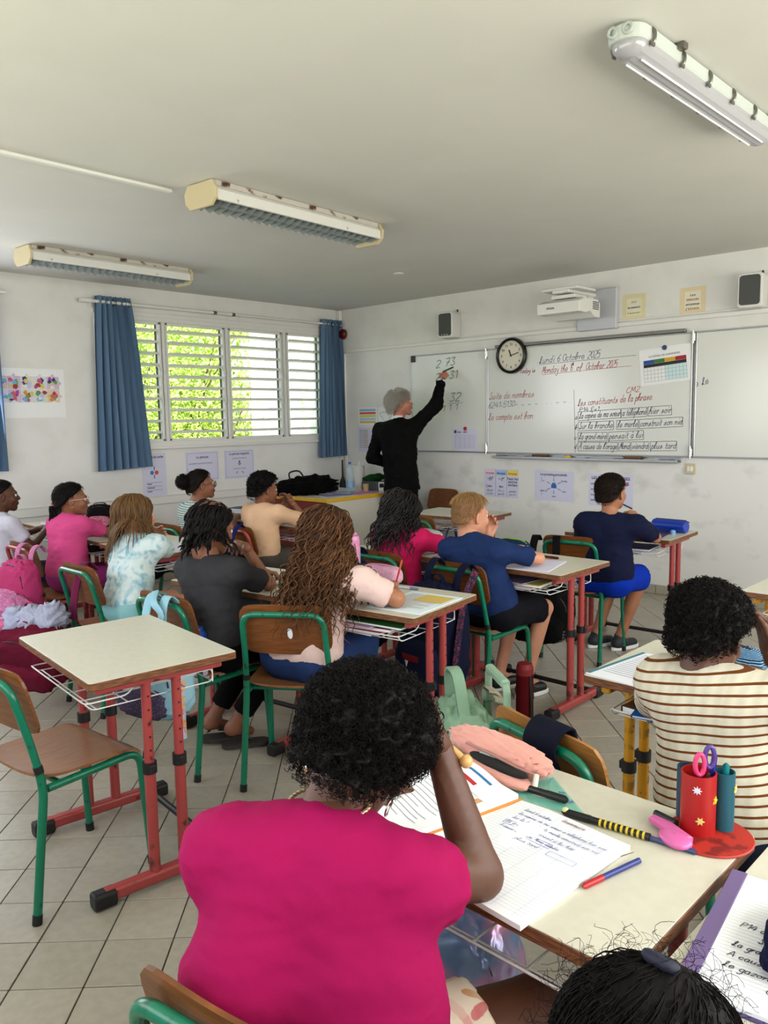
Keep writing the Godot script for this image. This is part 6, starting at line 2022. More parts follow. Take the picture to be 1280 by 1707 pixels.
	# girl in bright pink with glasses
	P = person("girl in bright pink with white rimmed glasses and a low bunch", {"hip": Vector3(1.74, 0.525, 4.12), "neck": Vector3(1.66, 0.90, 4.07), "head": Vector3(1.645, 1.015, 4.02), "look": Vector3(0.35, 0.02, -1), "face": Vector3(-0.05, 0, -1), "sl": Vector3(1.52, 0.85, 4.08), "sr": Vector3(1.80, 0.86, 4.03), "er": Vector3(1.70, 0.785, 3.82), "wr": Vector3(1.48, 0.785, 3.80), "hr": Vector3(-1, 0, -0.1), "wl": Vector3(1.55, 0.79, 3.78), "el": Vector3(1.42, 0.78, 3.93), "hl": Vector3(1, 0, -0.2), "skin": brown,
		"shirt": cloth(Color(0.78, 0.28, 0.50)), "sleeve": 0.75, "legs": cloth(Color(0.55, 0.18, 0.42)), "leg": 1.7, "cell": 0.015, "shoe": M.white})
	cap = hair_cap(P, black_hair, func(d): return 0.007, 0.002, 60.0, 0.6)
	lay(P, cap, black_hair, 1400, 0.022, func(d): return 0.007, 0.1)
	glasses(P, Color(0.80, 0.66, 0.64))
	bunch(P, black_hair, 5)
	ear_ring(P, 0.006)
	# boy cut by the left edge
	P = person("boy in a white t-shirt cut off by the left picture edge", {"hip": Vector3(1.21, 0.525, 4.34), "neck": Vector3(1.195, 0.905, 4.32), "head": Vector3(1.17, 1.035, 4.275), "look": Vector3(0.25, 0.03, -1), "face": Vector3(0, 0, -1), "sr": Vector3(1.335, 0.85, 4.30), "er": Vector3(1.40, 0.70, 4.20), "wr": Vector3(1.25, 0.775, 4.04), "wl": Vector3(1.05, 0.775, 3.98), "skin": dark, "shirt": cloth(Color(0.74, 0.74, 0.80)), "sleeve": 0.7, "legs": cloth(Color(0.2, 0.22, 0.3)), "cell": 0.016, "shoe": M.black})
	cap = hair_cap(P, black_hair, func(d): return 0.002, 0.002, 120.0, 0.7)
	lay(P, cap, black_hair, 1400, 0.009, func(d): return 0.002, 0.5)
	# girl with the bun
	P = person("girl with a hair bun, thin glasses and a green striped top", {"hip": Vector3(1.70, 0.525, 3.13), "neck": Vector3(1.70, 0.905, 3.13), "head": Vector3(1.735, 1.05, 3.085), "look": Vector3(0.28, 0.12, -1), "face": Vector3(0.1, 0, -1), "wr": Vector3(1.72, 0.775, 2.78), "wl": Vector3(1.52, 0.775, 2.78), "skin": brown, "shirt": stripes(Color(0.74, 0.78, 0.76), Color(0.34, 0.46, 0.44), 0.016, 0.35), "sleeve": 0.7, "legs": cloth(Color(0.2, 0.25, 0.4)), "cell": 0.015, "shoe": M.white})
	cap = hair_cap(P, hair_mat(Color(0.075, 0.05, 0.04), "hair_dark_brown"), func(d): return 0.006, 0.001, 40.0, 0.6)
	var bun := B.new()
	bun.ball(P.hd * Vector3(0, 0.045, 0.125), Vector3.ONE * 0.052, 24, 16, Basis.IDENTITY, 1.0, func(d): return 1.0 + 0.12 * noise.get_noise_3dv(d * 2.0))
	var bo := obj("bun", bun, hair_mat(Color(0.06, 0.04, 0.033), "hair_bun"), P.t)
	var tr := []
	for k in 700:
		var dd := Vector3(rng.randfn(), rng.randfn(), rng.randfn()).normalized()
		tr.append(Transform3D(face(dd.cross(Vector3(rng.randfn(), rng.randfn(), rng.randfn())).normalized(), dd), P.hd * Vector3(0, 0.045, 0.125) + dd * 0.05))
	multi("curls", curl, tr, black_hair, bo)
	lay(P, cap, hair_mat(Color(0.075, 0.05, 0.04), "hair_dark_brown"), 1400, 0.022, func(d): return 0.006, 0.1)
	glasses(P, Color(0.25, 0.18, 0.12))
	# boy in sand coloured shirt
	P = person("boy in a sand coloured t-shirt with both hands raised before his face", {"hip": Vector3(2.14, 0.525, 2.87), "neck": Vector3(2.125, 0.89, 2.84), "head": Vector3(2.10, 1.01, 2.79), "look": Vector3(0.12, -0.05, -1), "face": Vector3(0.05, 0, -1), "sl": Vector3(1.99, 0.845, 2.85), "sr": Vector3(2.265, 0.85, 2.80), "er": Vector3(2.31, 0.775, 2.58), "wr": Vector3(2.20, 0.91, 2.62), "hr": Vector3(-0.7, 0.35, -0.2), "el": Vector3(2.0, 0.775, 2.60), "wl": Vector3(2.09, 0.91, 2.58), "hl": Vector3(0.7, 0.35, 0.1), "bl": Vector3(0, 0.5, -1), "br": Vector3(0, 0.5, -1), "skin": brown, "shirt": cloth(Color(0.84, 0.69, 0.56)), "sleeve": 0.72, "legs": cloth(Color(0.3, 0.28, 0.25)), "cell": 0.015, "shoe": M.black})
	afro(P, black_hair, func(d): return 0.014 + 0.012 * smooth(0.0, 0.7, d.y), curl, 1100, 0.01, 1.2)
	# dark curly girl in pink
	P = person("girl with long dark curls and a hot pink t-shirt writing", {"hip": Vector3(3.69, 0.525, 3.13), "neck": Vector3(3.70, 0.875, 3.10), "head": Vector3(3.685, 0.985, 3.055), "look": Vector3(0.25, -0.35, -1), "face": Vector3(0.02, 0, -1), "sl": Vector3(3.56, 0.83, 3.10), "sr": Vector3(3.835, 0.835, 3.06), "er": Vector3(3.90, 0.785, 2.90), "wr": Vector3(3.74, 0.785, 2.79), "pr": "grip", "hr": Vector3(-0.5, 0.05, -0.7), "wl": Vector3(3.56, 0.775, 2.80), "skin": brown, "shirt": cloth(Color(0.80, 0.12, 0.36)), "sleeve": 0.7, "legs": cloth(Color(0.15, 0.2, 0.32)), "legs_name": "jeans", "leg": 1.75, "cell": 0.014, "shoe": mat(Color(0.75, 0.75, 0.77), 0.6)})
	cap = hair_cap(P, black_hair, func(d): return 0.014, 0.004, 40.0, 0.6)
	var dk := mat(Color(0.055, 0.038, 0.032), 0.45, 0.0, 0.45)
	dk.vertex_color_use_as_albedo = true
	strands(P, cap, dk, 360, {"len": 0.34, "lift": 0.020, "wire": 0.003, "sides": 4, "ds": 0.013, "curl": 0.010, "turns": 13.0, "spread": 0.22, "open": 0.15, "pull": Vector3(-0.03, 0, 0.12), "clear": outside(P, 0.09)})
	# blond boy
	P = person("boy with short blond hair and a blue t-shirt, hand at his mouth", {"hip": Vector3(4.33, 0.525, 3.10), "neck": Vector3(4.265, 0.89, 3.165), "head": Vector3(4.225, 1.005, 3.125), "look": Vector3(0.22, -0.02, -1), "face": Vector3(0.0, 0, -1), "sl": Vector3(4.135, 0.835, 3.19), "sr": Vector3(4.405, 0.84, 3.14), "er": Vector3(4.515, 0.79, 2.94), "wr": Vector3(4.375, 0.80, 2.86), "hr": Vector3(-0.7, 0.2, -0.45), "pr": "grip", "el": Vector3(4.20, 0.775, 2.94), "wl": Vector3(4.235, 0.885, 2.985), "hl": Vector3(0.15, 0.75, -0.15), "bl": Vector3(-0.6, 0, -1), "skin": fair, "shirt": cloth(Color(0.10, 0.17, 0.33)), "sleeve": 0.80, "legs": cloth(Color(0.055, 0.06, 0.085)), "leg": 0.85, "cell": 0.012, "kr": Vector3(4.44, 0.49, 2.76), "kl": Vector3(4.26, 0.49, 2.76), "ar": Vector3(4.375, 0.085, 2.84), "al": Vector3(4.20, 0.085, 2.84), "shoe": M.black, "foot": Vector3(0.25, 0, -0.97)})
	var fade := hair_mat(Color(0.55, 0.41, 0.29), "hair_fade")
	cap = hair_cap(P, fade, func(d): return -0.004 + 0.014 * smooth(0.35, 0.8, d.y), 0.001, 80.0, 0.8)
	lay(P, cap, hair_mat(Color(0.56, 0.43, 0.29), "hair_side"), 2600, 0.012, func(d): return -0.002 + 0.014 * smooth(0.45, 0.8, d.y))
	strands(P, cap, hair_mat(Color(0.62, 0.49, 0.32), "hair_top"), 420, {"len": 0.045, "lift": 0.016, "wire": 0.0012, "sides": 3, "ds": 0.008, "spread": 0.3, "keep": func(d): return d.y > 0.62})
	# navy boy
	P = person("boy with cropped dark hair and navy t-shirt nearest the board", {"hip": Vector3(4.39, 0.525, 2.00), "neck": Vector3(4.435, 0.905, 2.04), "head": Vector3(4.425, 1.045, 2.0), "look": Vector3(0.05, 0.08, -1), "face": Vector3(0.05, 0, -1), "sl": Vector3(4.275, 0.86, 2.06), "sr": Vector3(4.585, 0.865, 2.0), "er": Vector3(4.625, 0.775, 1.83), "wr": Vector3(4.50, 0.87, 1.80), "hr": Vector3(-0.6, 0.5, -0.2), "pr": "grip", "wl": Vector3(4.25, 0.775, 1.68), "skin": tan_, "shirt": cloth(Color(0.065, 0.085, 0.19)), "sleeve": 0.80, "legs": cloth(Color(0.01, 0.17, 0.62)), "leg": 0.92, "cell": 0.013, "f": 1.04, "kr": Vector3(4.46, 0.485, 1.66), "kl": Vector3(4.28, 0.485, 1.66), "ar": Vector3(4.345, 0.085, 1.70), "al": Vector3(4.20, 0.085, 1.74), "shoe": mat(Color(0.10, 0.12, 0.15), 0.7), "foot": Vector3(0.3, 0, -0.95)})
	cap = hair_cap(P, hair_mat(Color(0.10, 0.065, 0.045), "hair_crop"), func(d): return 0.004 + 0.008 * smooth(0.0, 0.6, d.y), 0.003, 110.0, 0.9)
	frizz(P, cap, hair_mat(Color(0.10, 0.065, 0.045), "hair_crop"), coil(1.2, 0.002, 0.008, 0.0006), 1500, func(d): return 0.004 + 0.008 * smooth(0.0, 0.6, d.y), 0.6)
	lay(P, cap, hair_mat(Color(0.10, 0.065, 0.045), "hair_crop"), 2200, 0.011, func(d): return 0.004 + 0.008 * smooth(0.0, 0.6, d.y))

func outside(P: Dictionary, r: float) -> Callable:       # keeps hair clear of the trunk and shoulders
	var a: Vector3 = P.hip
	var c: Vector3 = P.neck
	var sl: Vector3 = P.sl
	var sr: Vector3 = P.sr
	return func(p: Vector3) -> Vector3:
		for q in [[a, c, r + 0.035], [sl, sr, r - 0.028], [c, P.hd.origin, 0.06]]:
			var ba: Vector3 = q[1] - q[0]
			var t := clampf((p - q[0]).dot(ba) / ba.length_squared(), 0.0, 1.0)
			var o: Vector3 = q[0] + ba * t
			var d: Vector3 = p - o
			if d.length() < q[2]:
				p = o + d.normalized() * q[2]
		return p

func afro(P: Dictionary, m: Material, th: Callable, mesh: Mesh, n: int, lump: float, s := 1.0) -> void:
	var cap := hair_cap(P, m, th, lump, 55.0, 1.3)
	frizz(P, cap, m, mesh, n, th, 1.1, 0.7 * s, 1.3 * s, 0.0)

func bunch(P: Dictionary, m: Material, n: int) -> void:      # a low bunch of twisted locks
	var hd: Transform3D = P.hd
	var tie := B.new()
	var rr := []
	for j in 12: rr.append(hd * (Vector3(0, -0.028, 0.112) + Vector3(cos(TAU * j / 12.0) * 0.02, sin(TAU * j / 12.0) * 0.014, sin(TAU * j / 12.0) * 0.014)))
	tie.tube(rr, 0.006, 6, true)
	obj("hair_tie", tie, mat(Color(0.55, 0.2, 0.2), 0.7), P.t)
	for k in n:
		var b := B.new()
		var p := []
		var r := []
		for j in 18:
			var t := j / 17.0
			p.append(hd * Vector3((k - n / 2.0) * 0.012 * (0.5 + t), -0.03 - t * 0.10, 0.108 + 0.025 * sin(t * 2.0 + k)))
			r.append(0.009 + 0.005 * absf(sin(j * 1.5)) + (0.004 if j > 14 else 0.0))
		b.tube(p, r, 8)
		obj("lock", b, m, P.t)

func scalp_lines(P: Dictionary, skin: Color) -> void:
	var m := mat(skin, 0.6)
	for k in 5:
		var b := B.new()
		var p := []
		for j in 12:
			var t := j / 11.0
			var a := -0.9 + t * 1.9
			var d := Vector3(-0.62 + k * 0.31 + 0.12 * sin(t * 9.0 + k), cos(a), sin(a)).normalized()
			p.append(P.hd * (SKULL_AT + SKULL * d * 1.175))
		b.tube(p, 0.0022, 5)
		obj("hair_parting", b, m, P.t)

func ear_ring(P: Dictionary, r: float) -> void:
	for x in [-1.0, 1.0]:
		var b := B.new()
		var rr := []
		for j in 14: rr.append(P.hd * (Vector3(x * 0.078, -0.032 - r, 0.012) + Vector3(0, cos(TAU * j / 14.0) * r, sin(TAU * j / 14.0) * r)))
		b.tube(rr, 0.0014, 6, true)
		obj("ear_ring", b, mat(Color(0.83, 0.66, 0.25) if r < 0.01 else Color(0.8, 0.78, 0.74), 0.25, 1.0), P.t)

func necklace(P: Dictionary) -> void:
	var b := B.new()
	var rr := []
	var nk: Vector3 = P.neck
	for j in 40:
		var a := TAU * j / 40.0
		var q: Vector3 = nk + P.u * 0.030 + Vector3(-0.01, 0, -0.02) + (P.rt * cos(a) * 0.064 - P.flat * sin(a) * 0.060)
		rr.append(q)
	b.tube(rr, 0.0028, 6, true)
	for j in range(0, 40, 1):
		b.ball(rr[j], Vector3(0.0042, 0.0034, 0.0042), 6, 4)
	obj("necklace", b, mat(Color(0.78, 0.70, 0.55), 0.3, 0.6), P.t)
	ear_ring(P, 0.014)

func band(P: Dictionary) -> void:
	var b := B.new()
	var rr := []
	for j in 14:
		var a := TAU * j / 14.0
		rr.append(P.hd * (SKULL_AT + Vector3(cos(a) * 0.013, 0.083, 0.035 + sin(a) * 0.009)))
	b.tube(rr, 0.006, 8, true)
	obj("hair_band", b, mat(Color(0.05, 0.07, 0.17), 0.7), P.t)

func skirt_mat() -> StandardMaterial3D:
	var im := Image.create(256, 256, false, Image.FORMAT_RGB8)
	for y in 256:
		for x in 256:
			var c := Color(0.83, 0.78, 0.70)
			var q := Vector2(fposmod(x / 128.0, 1.0) - 0.5, fposmod(y / 128.0 + (0.5 if x > 128 else 0.0), 1.0) - 0.5)
			var a := atan2(q.y, q.x)
			var r := q.length()
			var petal := absf(sin(a * 3.0)) * 0.46
			if r < petal - 0.05: c = Color(0.70, 0.06, 0.22) if int((a + PI) / (PI / 3.0)) % 2 == 0 else Color(0.74, 0.54, 0.36)
			im.set_pixel(x, y, c)
	var m := mat(Color.WHITE, 0.9, 0.0, 0.25)
	m.albedo_texture = ImageTexture.create_from_image(im)
	m.uv1_triplanar = true
	m.uv1_scale = Vector3(4.6, 4.6, 4.6)
	return m

func suit(P: Dictionary) -> void:
	var m := cloth(Color(0.022, 0.022, 0.025), 0.02)
	var S := SDF.new()
	var s := 1.24
	var hip: Vector3 = P.hip
	var nk: Vector3 = P.neck
	var ct: Vector3 = hip.lerp(nk, 0.78)
	var w: Vector3 = hip.lerp(nk, 0.42)
	var r: Vector3 = (P.sr - P.sl).normalized()
	var rt: Vector3 = P.rt
	for x in [-1.0, 1.0]:
		var sh: Vector3 = P.sl if x < 0 else P.sr
		S.cap(w + rt * 0.06 * x, hip + rt * 0.085 * x - Vector3(0, 0.13, 0) + P.flat * 0.01, 0.120, 0.128, 0.05, 1)
		S.cap(w + rt * 0.06 * x, ct + r * 0.085 * x, 0.118, 0.115, 0.06)
		S.cap(ct + r * 0.07 * x, sh, 0.10, 0.074, 0.06)
		S.cap(nk - P.u * 0.035, sh - r * 0.03 * x, 0.060, 0.062, 0.05)
		var el: Vector3 = P.el if x < 0 else P.er
		var wr: Vector3 = P.wl if x < 0 else P.wr
		S.cap(sh, el, 0.076, 0.063, 0.04)
		S.cap(el, el.lerp(wr, 0.90), 0.063, 0.047, 0.03, 1)
	S.cap(nk - P.u * 0.02, nk + P.u * 0.035, 0.074, 0.066, 0.03, 1)
	var b := B.new()
	S.mesh(0.013, b, 0.012, noise)
	obj("jacket", b, m, P.t)
	S = SDF.new()
	for x in [-1.0, 1.0]:
		var kn: Vector3 = P.kl if x < 0 else P.kr
		var an: Vector3 = P.al if x < 0 else P.ar
		S.cap(hip + rt * 0.07 * x, hip + rt * 0.085 * x - Vector3(0, 0.12, 0), 0.115, 0.112, 0.04)
		S.cap(hip + rt * 0.085 * x - Vector3(0, 0.1, 0), kn, 0.110, 0.083, 0.03)
		S.cap(kn, an - Vector3(0, 0.02, 0), 0.083, 0.072, 0.03, 1)
	b = B.new()
	S.mesh(0.016, b, 0.010, noise)
	obj("trousers", b, m, P.t)
	b = B.new()
	var d: Vector3 = (P.wr - P.er).normalized()
	b.tube([P.wr - d * 0.045, P.wr - d * 0.012], 0.040, 14)
	obj("shirt_cuff", b, mat(Color(0.85, 0.86, 0.88), 0.8), P.t)
	b = B.new()
	b.tube([P.wr - d * 0.012, P.wr + d * 0.010], 0.034, 14)
	b.lathe([Vector2(0.02, 0), Vector2(0.02, 0.010), Vector2(0, 0.011)], 14, P.wr + Vector3(0.02, 0.0, 0.028), Basis(Vector3.RIGHT, PI / 2))
	obj("wrist_watch", b, M.steel, P.t)
	b = B.new()
	b.tube([nk + P.u * 0.01, nk + P.u * 0.05], 0.068, 16)
	obj("shirt_collar", b, mat(Color(0.80, 0.81, 0.84), 0.8), P.t)
	# the pen in his hand
	var t := thing("marker", "dark green marker held in the raised hand of the man", "marker", P.base + P.wr + Vector3(0.03, 0.10, -0.085))
	t.basis = face(Vector3(0.25, 0.35, -0.9))
	b = B.new(); b.tube([Vector3(0, 0, 0.08), Vector3(0, 0, -0.04)], 0.008, 10); obj("barrel", b, mat(Color(0.10, 0.22, 0.18), 0.4), t)
	b = B.new(); b.tube([Vector3(0, 0, -0.04), Vector3(0, 0, -0.055)], [0.007, 0.003], 8); obj("tip", b, M.black, t)
func strap(b: B, pts: Array, w: float, side: Vector3, th := 0.004) -> void:
	var p := spline(pts, 4)
	var k := b.v.size()
	for j in p.size():
		var t: Vector3 = (p[mini(j + 1, p.size() - 1)] - p[maxi(j - 1, 0)]).normalized()
		var sd := (side - t * side.dot(t)).normalized() * w * 0.5
		var nn := sd.cross(t).normalized()
		for q in [[1, 1], [-1, 1], [-1, -1], [1, -1]]:
			b.vert(p[j] + sd * q[0] + nn * th * 0.5 * q[1], nn * q[1] + sd.normalized() * q[0] * 0.4)
	for j in p.size() - 1:
		for s in 4:
			var s2 := (s + 1) % 4
			b.tri(k + j * 4 + s, k + j * 4 + s2, k + j * 4 + 4 + s2)
			b.tri(k + j * 4 + s, k + j * 4 + 4 + s2, k + j * 4 + 4 + s)

func pattern(c: Array, freq: float, size := 256, scale := 6.0, seed_ := 1) -> StandardMaterial3D:      # cloth printed with patches of several colours
	var im := Image.create(size, size, false, Image.FORMAT_RGB8)
	var f := FastNoiseLite.new()
	f.noise_type = FastNoiseLite.TYPE_CELLULAR
	f.cellular_return_type = FastNoiseLite.RETURN_CELL_VALUE
	f.frequency = freq
	f.seed = seed_
	f.domain_warp_enabled = true
	f.domain_warp_amplitude = 12.0
	f.domain_warp_frequency = 0.03
	var g := f.get_seamless_image(size, size)
	for y in size:
		for x in size:
			im.set_pixel(x, y, c[int(g.get_pixel(x, y).r * 0.999 * c.size() * 3) % c.size()])
	var m := mat(Color.WHITE, 0.8, 0.0, 0.3)
	return tri_tex(m, ImageTexture.create_from_image(im), Vector3.ONE * scale)

func soft(d: Vector3, amp: float, fr := 2.0, sd := 0.0) -> float:
	return 1.0 + amp * noise.get_noise_3dv(d * fr * 0.3 + Vector3(sd, 0, sd))

# a soft school bag standing at y = 0, its pocket towards +z; straps lists point chains
func bag(label: String, at: Vector3, turn: float, w: float, h: float, dp: float, m: Material, pm: Material, straps := [], strap_m: Material = null, tilt := 0.0, group := "school bags", called := "backpack") -> Node3D:
	var t := thing(called, label, "bag", at, turn, group)
	var sd := at.x * 3.1 + at.z
	var tb := Basis(Vector3.RIGHT, tilt)
	var b := B.new()
	b.ball(tb * Vector3(0, h / 2, 0), Vector3(w / 2, h / 2, dp / 2), 40, 26, tb, 0.62, func(d): return soft(d, 0.12, 2.6, sd))
	obj("body", b, m, t)
	b = B.new()
	b.ball(tb * Vector3(0, h * 0.30, dp * 0.40), Vector3(w * 0.40, h * 0.24, dp * 0.28), 28, 18, tb, 0.6, func(d): return soft(d, 0.12, 4.0, sd + 2.0))
	obj("pocket", b, pm, t)
	b = B.new()
	var rr := []
	for j in 15:
		var a := PI * j / 14.0
		rr.append(tb * Vector3(cos(a) * w * 0.43, h * 0.58 + sin(a) * h * 0.36, dp * 0.36))
	b.tube(rr, 0.004, 6)
	obj("zip", b, M.black, t)
	b = B.new()
	strap(b, [tb * Vector3(-0.045, h * 0.96, -dp * 0.1), tb * Vector3(-0.03, h * 1.06, -dp * 0.1), tb * Vector3(0.03, h * 1.06, -dp * 0.1), tb * Vector3(0.045, h * 0.96, -dp * 0.1)], 0.022, Vector3.BACK)
	obj("handle", b, strap_m if strap_m else m, t)
	for p in straps:
		b = B.new()
		strap(b, p, 0.045, Vector3.RIGHT, 0.007)
		obj("strap", b, strap_m if strap_m else m, t)
	return t

func build_bags() -> void:
	rng.seed = 21
	var pinkf := pattern([Color(0.72, 0.24, 0.45), Color(0.80, 0.42, 0.58), Color(0.60, 0.16, 0.36), Color(0.45, 0.35, 0.62), Color(0.85, 0.70, 0.78)], 0.06, 256, 6.0, 2)
	var pink := cloth(Color(0.70, 0.22, 0.42))
	var over := func(x: float, z: float, y: float) -> Array: return [Vector3(x, y, z), Vector3(x, 0.62, z), Vector3(x, 0.775, z - 0.005), Vector3(x, 0.80, z - 0.05), Vector3(x, 0.765, z - 0.10)]
	bag("pink floral backpack hung on the red chair by the window", Vector3(1.93, 0.36, 4.50), 0.1, 0.30, 0.36, 0.16, pink, pinkf, [[Vector3(-0.09, 0.25, -0.02), Vector3(-0.10, 0.40, -0.05), Vector3(-0.10, 0.435, -0.10), Vector3(-0.10, 0.39, -0.14)], [Vector3(0.07, 0.25, -0.02), Vector3(0.06, 0.40, -0.05), Vector3(0.06, 0.435, -0.10), Vector3(0.06, 0.39, -0.14)]], pinkf)
	# open magenta bag with clothes
	var mag := cloth(Color(0.38, 0.07, 0.165))
	var t := bag("open magenta bag with striped clothes hung on the tie dye girl's chair", Vector3(2.58, 0.19, 4.64), 0.35, 0.42, 0.34, 0.24, mag, mag, [[Vector3(0.13, 0.30, -0.05), Vector3(0.16, 0.48, -0.06), Vector3(0.19, 0.60, -0.10), Vector3(0.20, 0.55, -0.17)]], cloth(Color(0.40, 0.12, 0.25)), 0.5)
	var st := stripes(Color(0.72, 0.73, 0.82), Color(0.35, 0.38, 0.52), 0.02, 0.15)
	for k in 3:
		var b := B.new()
		b.ball(Vector3(-0.09 + k * 0.09, 0.30 + 0.015 * k, 0.10 - 0.02 * k), Vector3(0.085, 0.075, 0.085), 24, 16, Basis(Vector3.BACK, 0.4 * k - 0.3), 0.9, func(d): return soft(d, 0.5, 9.0, k * 4.0))
		tag(obj("clothes", b, st if k else cloth(Color(0.66, 0.68, 0.78))), ["pale lilac garment stuffed in the open magenta bag", "striped garment in the middle of the open magenta bag", "striped garment bulging at the right of the open magenta bag"][k], "clothes", "clothes in the open bag").transform = t.transform
	var b := B.new()
	b.ball(Vector3(-0.14, 0.30, 0.17), Vector3(0.04, 0.035, 0.035), 16, 10, Basis.IDENTITY, 1.0, func(d): return soft(d, 0.3, 9.0, 1.0))
	tag(obj("pompom", b, cloth(Color(0.80, 0.42, 0.58))), "pale pink fluffy pompom on the open magenta bag", "pompom").transform = t.transform
	b = B.new()
	b.ball(Vector3(0, 0.09, 0), Vector3(0.16, 0.09, 0.09), 32, 18, Basis(Vector3.BACK, -0.2), 0.7, func(d): return soft(d, 0.2, 4.0, 3.0))
	t = thing("pouch", "pink floral pouch hanging beside the open magenta bag", "bag", Vector3(2.12, 0.36, 4.62))
	obj("body", b, pinkf, t)
	b = B.new(); b.tube(spline([Vector3(-0.14, 0.14, 0), Vector3(0, 0.175, 0.01), Vector3(0.14, 0.09, 0)]), 0.004, 6); obj("zip", b, M.black, t)
	b = B.new(); strap(b, [Vector3(0.1, 0.12, 0), Vector3(0.2, 0.18, 0), Vector3(0.30, 0.16, 0)], 0.02, Vector3.BACK); obj("strap", b, pink, t)
	bag("small black bag on the floor behind the empty left desk", Vector3(1.88, 0.0, 4.40), 0.4, 0.22, 0.15, 0.14, cloth(Color(0.05, 0.055, 0.08)), cloth(Color(0.06, 0.06, 0.09)))
	# galaxy bag
	var gal := pattern([Color(0.10, 0.10, 0.19), Color(0.16, 0.14, 0.26), Color(0.28, 0.24, 0.36), Color(0.08, 0.09, 0.15), Color(0.45, 0.36, 0.42)], 0.05, 256, 7.0, 5)
	var sky := cloth(Color(0.55, 0.72, 0.78))
	t = bag("dark galaxy print bag with pale blue panel on the braided girl's chair", Vector3(3.87, 0.33, 4.76), 0.15, 0.34, 0.27, 0.18, sky, gal, [[Vector3(-0.10, 0.20, -0.02), Vector3(-0.12, 0.40, -0.06), Vector3(-0.13, 0.465, -0.11), Vector3(-0.12, 0.42, -0.16)], [Vector3(0.02, 0.20, -0.02), Vector3(-0.02, 0.40, -0.06), Vector3(-0.04, 0.465, -0.11), Vector3(-0.03, 0.42, -0.16)]], sky)
	b = B.new(); strap(b, [Vector3(-0.13, 0.475, -0.12), Vector3(-0.06, 0.45, -0.05), Vector3(0.0, 0.40, -0.04), Vector3(-0.05, 0.33, -0.03)], 0.03, Vector3.RIGHT, 0.006); obj("bow", b, sky, t)
	b = B.new(); strap(b, [Vector3(0.165, 0.27, 0.0), Vector3(0.175, 0.15, 0.02), Vector3(0.17, 0.02, 0.02), Vector3(0.172, -0.06, 0.02)], 0.028, Vector3.BACK, 0.004); obj("loose_strap", b, pattern([Color(0.80, 0.45, 0.40), Color(0.62, 0.72, 0.80), Color(0.82, 0.62, 0.35)], 0.03, 128, 4.0, 3), t)
	# navy shark bag
	var navy := cloth(Color(0.055, 0.075, 0.17))
	t = bag("large navy backpack with a white toothed mouth on the blond boy's chair", Vector3(4.235, 0.15, 3.44), -0.12, 0.36, 0.56, 0.24, navy, navy, [[Vector3(-0.10, 0.45, -0.03), Vector3(-0.10, 0.60, -0.06), Vector3(-0.10, 0.655, -0.12), Vector3(-0.10, 0.60, -0.17)], [Vector3(0.10, 0.45, -0.03), Vector3(0.11, 0.60, -0.06), Vector3(0.12, 0.655, -0.12), Vector3(0.12, 0.60, -0.17)]], navy)
	b = B.new()
	for k in 9:
		var a := -1.9 + k * 0.22
		var c := Vector3(sin(a) * 0.165, 0.20 + 0.01 * cos(k * 0.8), cos(a) * 0.155 + 0.0)
		var e := Vector3(cos(a), 0, -sin(a)) * 0.017
		var out := Vector3(sin(a), 0, cos(a)) * 0.012
		b.flat([c - e + out, c + e + out, c + out - Vector3(0, 0.045, 0)], out)
		b.flat([c - e + out, c + out - Vector3(0, 0.045, 0), c - e - out], -e)
		b.flat([c + e + out, c + out - Vector3(0, 0.045, 0), c + e - out], e)
	obj("teeth", b, M.white, t)
	b = B.new()
	var rr := []
	for k in 12:
		var a := -2.1 + k * 0.22
		rr.append(Vector3(sin(a) * 0.178, 0.215, cos(a) * 0.165))
	strap(b, rr, 0.03, Vector3.UP, 0.01)
	obj("gum", b, cloth(Color(0.42, 0.08, 0.10)), t)
	b = B.new(); strap(b, [Vector3(0.15, 0.62, -0.14), Vector3(0.19, 0.50, -0.02), Vector3(0.20, 0.34, 0.03), Vector3(0.19, 0.16, 0.05)], 0.04, Vector3.BACK, 0.006); obj("side_strap", b, pattern([Color(0.06, 0.08, 0.18), Color(0.06, 0.08, 0.18), Color(0.06, 0.08, 0.18), Color(0.5, 0.2, 0.25)], 0.05, 128, 6.0, 4), t)
	# black bag
	var blk := cloth(Color(0.022, 0.022, 0.025))
	t = bag("slouching black backpack hung on the navy boy's chair", Vector3(4.16, 0.17, 2.36), 0.35, 0.40, 0.36, 0.26, blk, blk, [[Vector3(-0.08, 0.30, -0.05), Vector3(-0.07, 0.52, -0.09), Vector3(-0.06, 0.615, -0.15), Vector3(-0.055, 0.58, -0.21)], [Vector3(0.08, 0.30, -0.05), Vector3(0.075, 0.52, -0.09), Vector3(0.065, 0.615, -0.15), Vector3(0.06, 0.58, -0.21)]], blk)
	b = B.new()
	for k in 8: b.tube([Vector3(0.04 + k * 0.016, 0.03, 0.125 - k * 0.004), Vector3(0.05 + k * 0.016, 0.10, 0.13 - k * 0.004)], 0.0016, 4)
	for k in 4: b.tube([Vector3(0.035, 0.035 + k * 0.018, 0.127), Vector3(0.17, 0.04 + k * 0.018, 0.10)], 0.0016, 4)
	var net := obj("mesh_pocket", b, mat(Color(0.45, 0.45, 0.45), 0.6), t)
	net.set_meta("kind", "stuff")
	# trolley bag
	var flo := pattern([Color(0.70, 0.69, 0.60), Color(0.72, 0.70, 0.62), Color(0.66, 0.68, 0.58), Color(0.64, 0.44, 0.40), Color(0.42, 0.52, 0.42), Color(0.72, 0.70, 0.62)], 0.07, 256, 5.0, 8)
	var mint := cloth(Color(0.50, 0.62, 0.52))
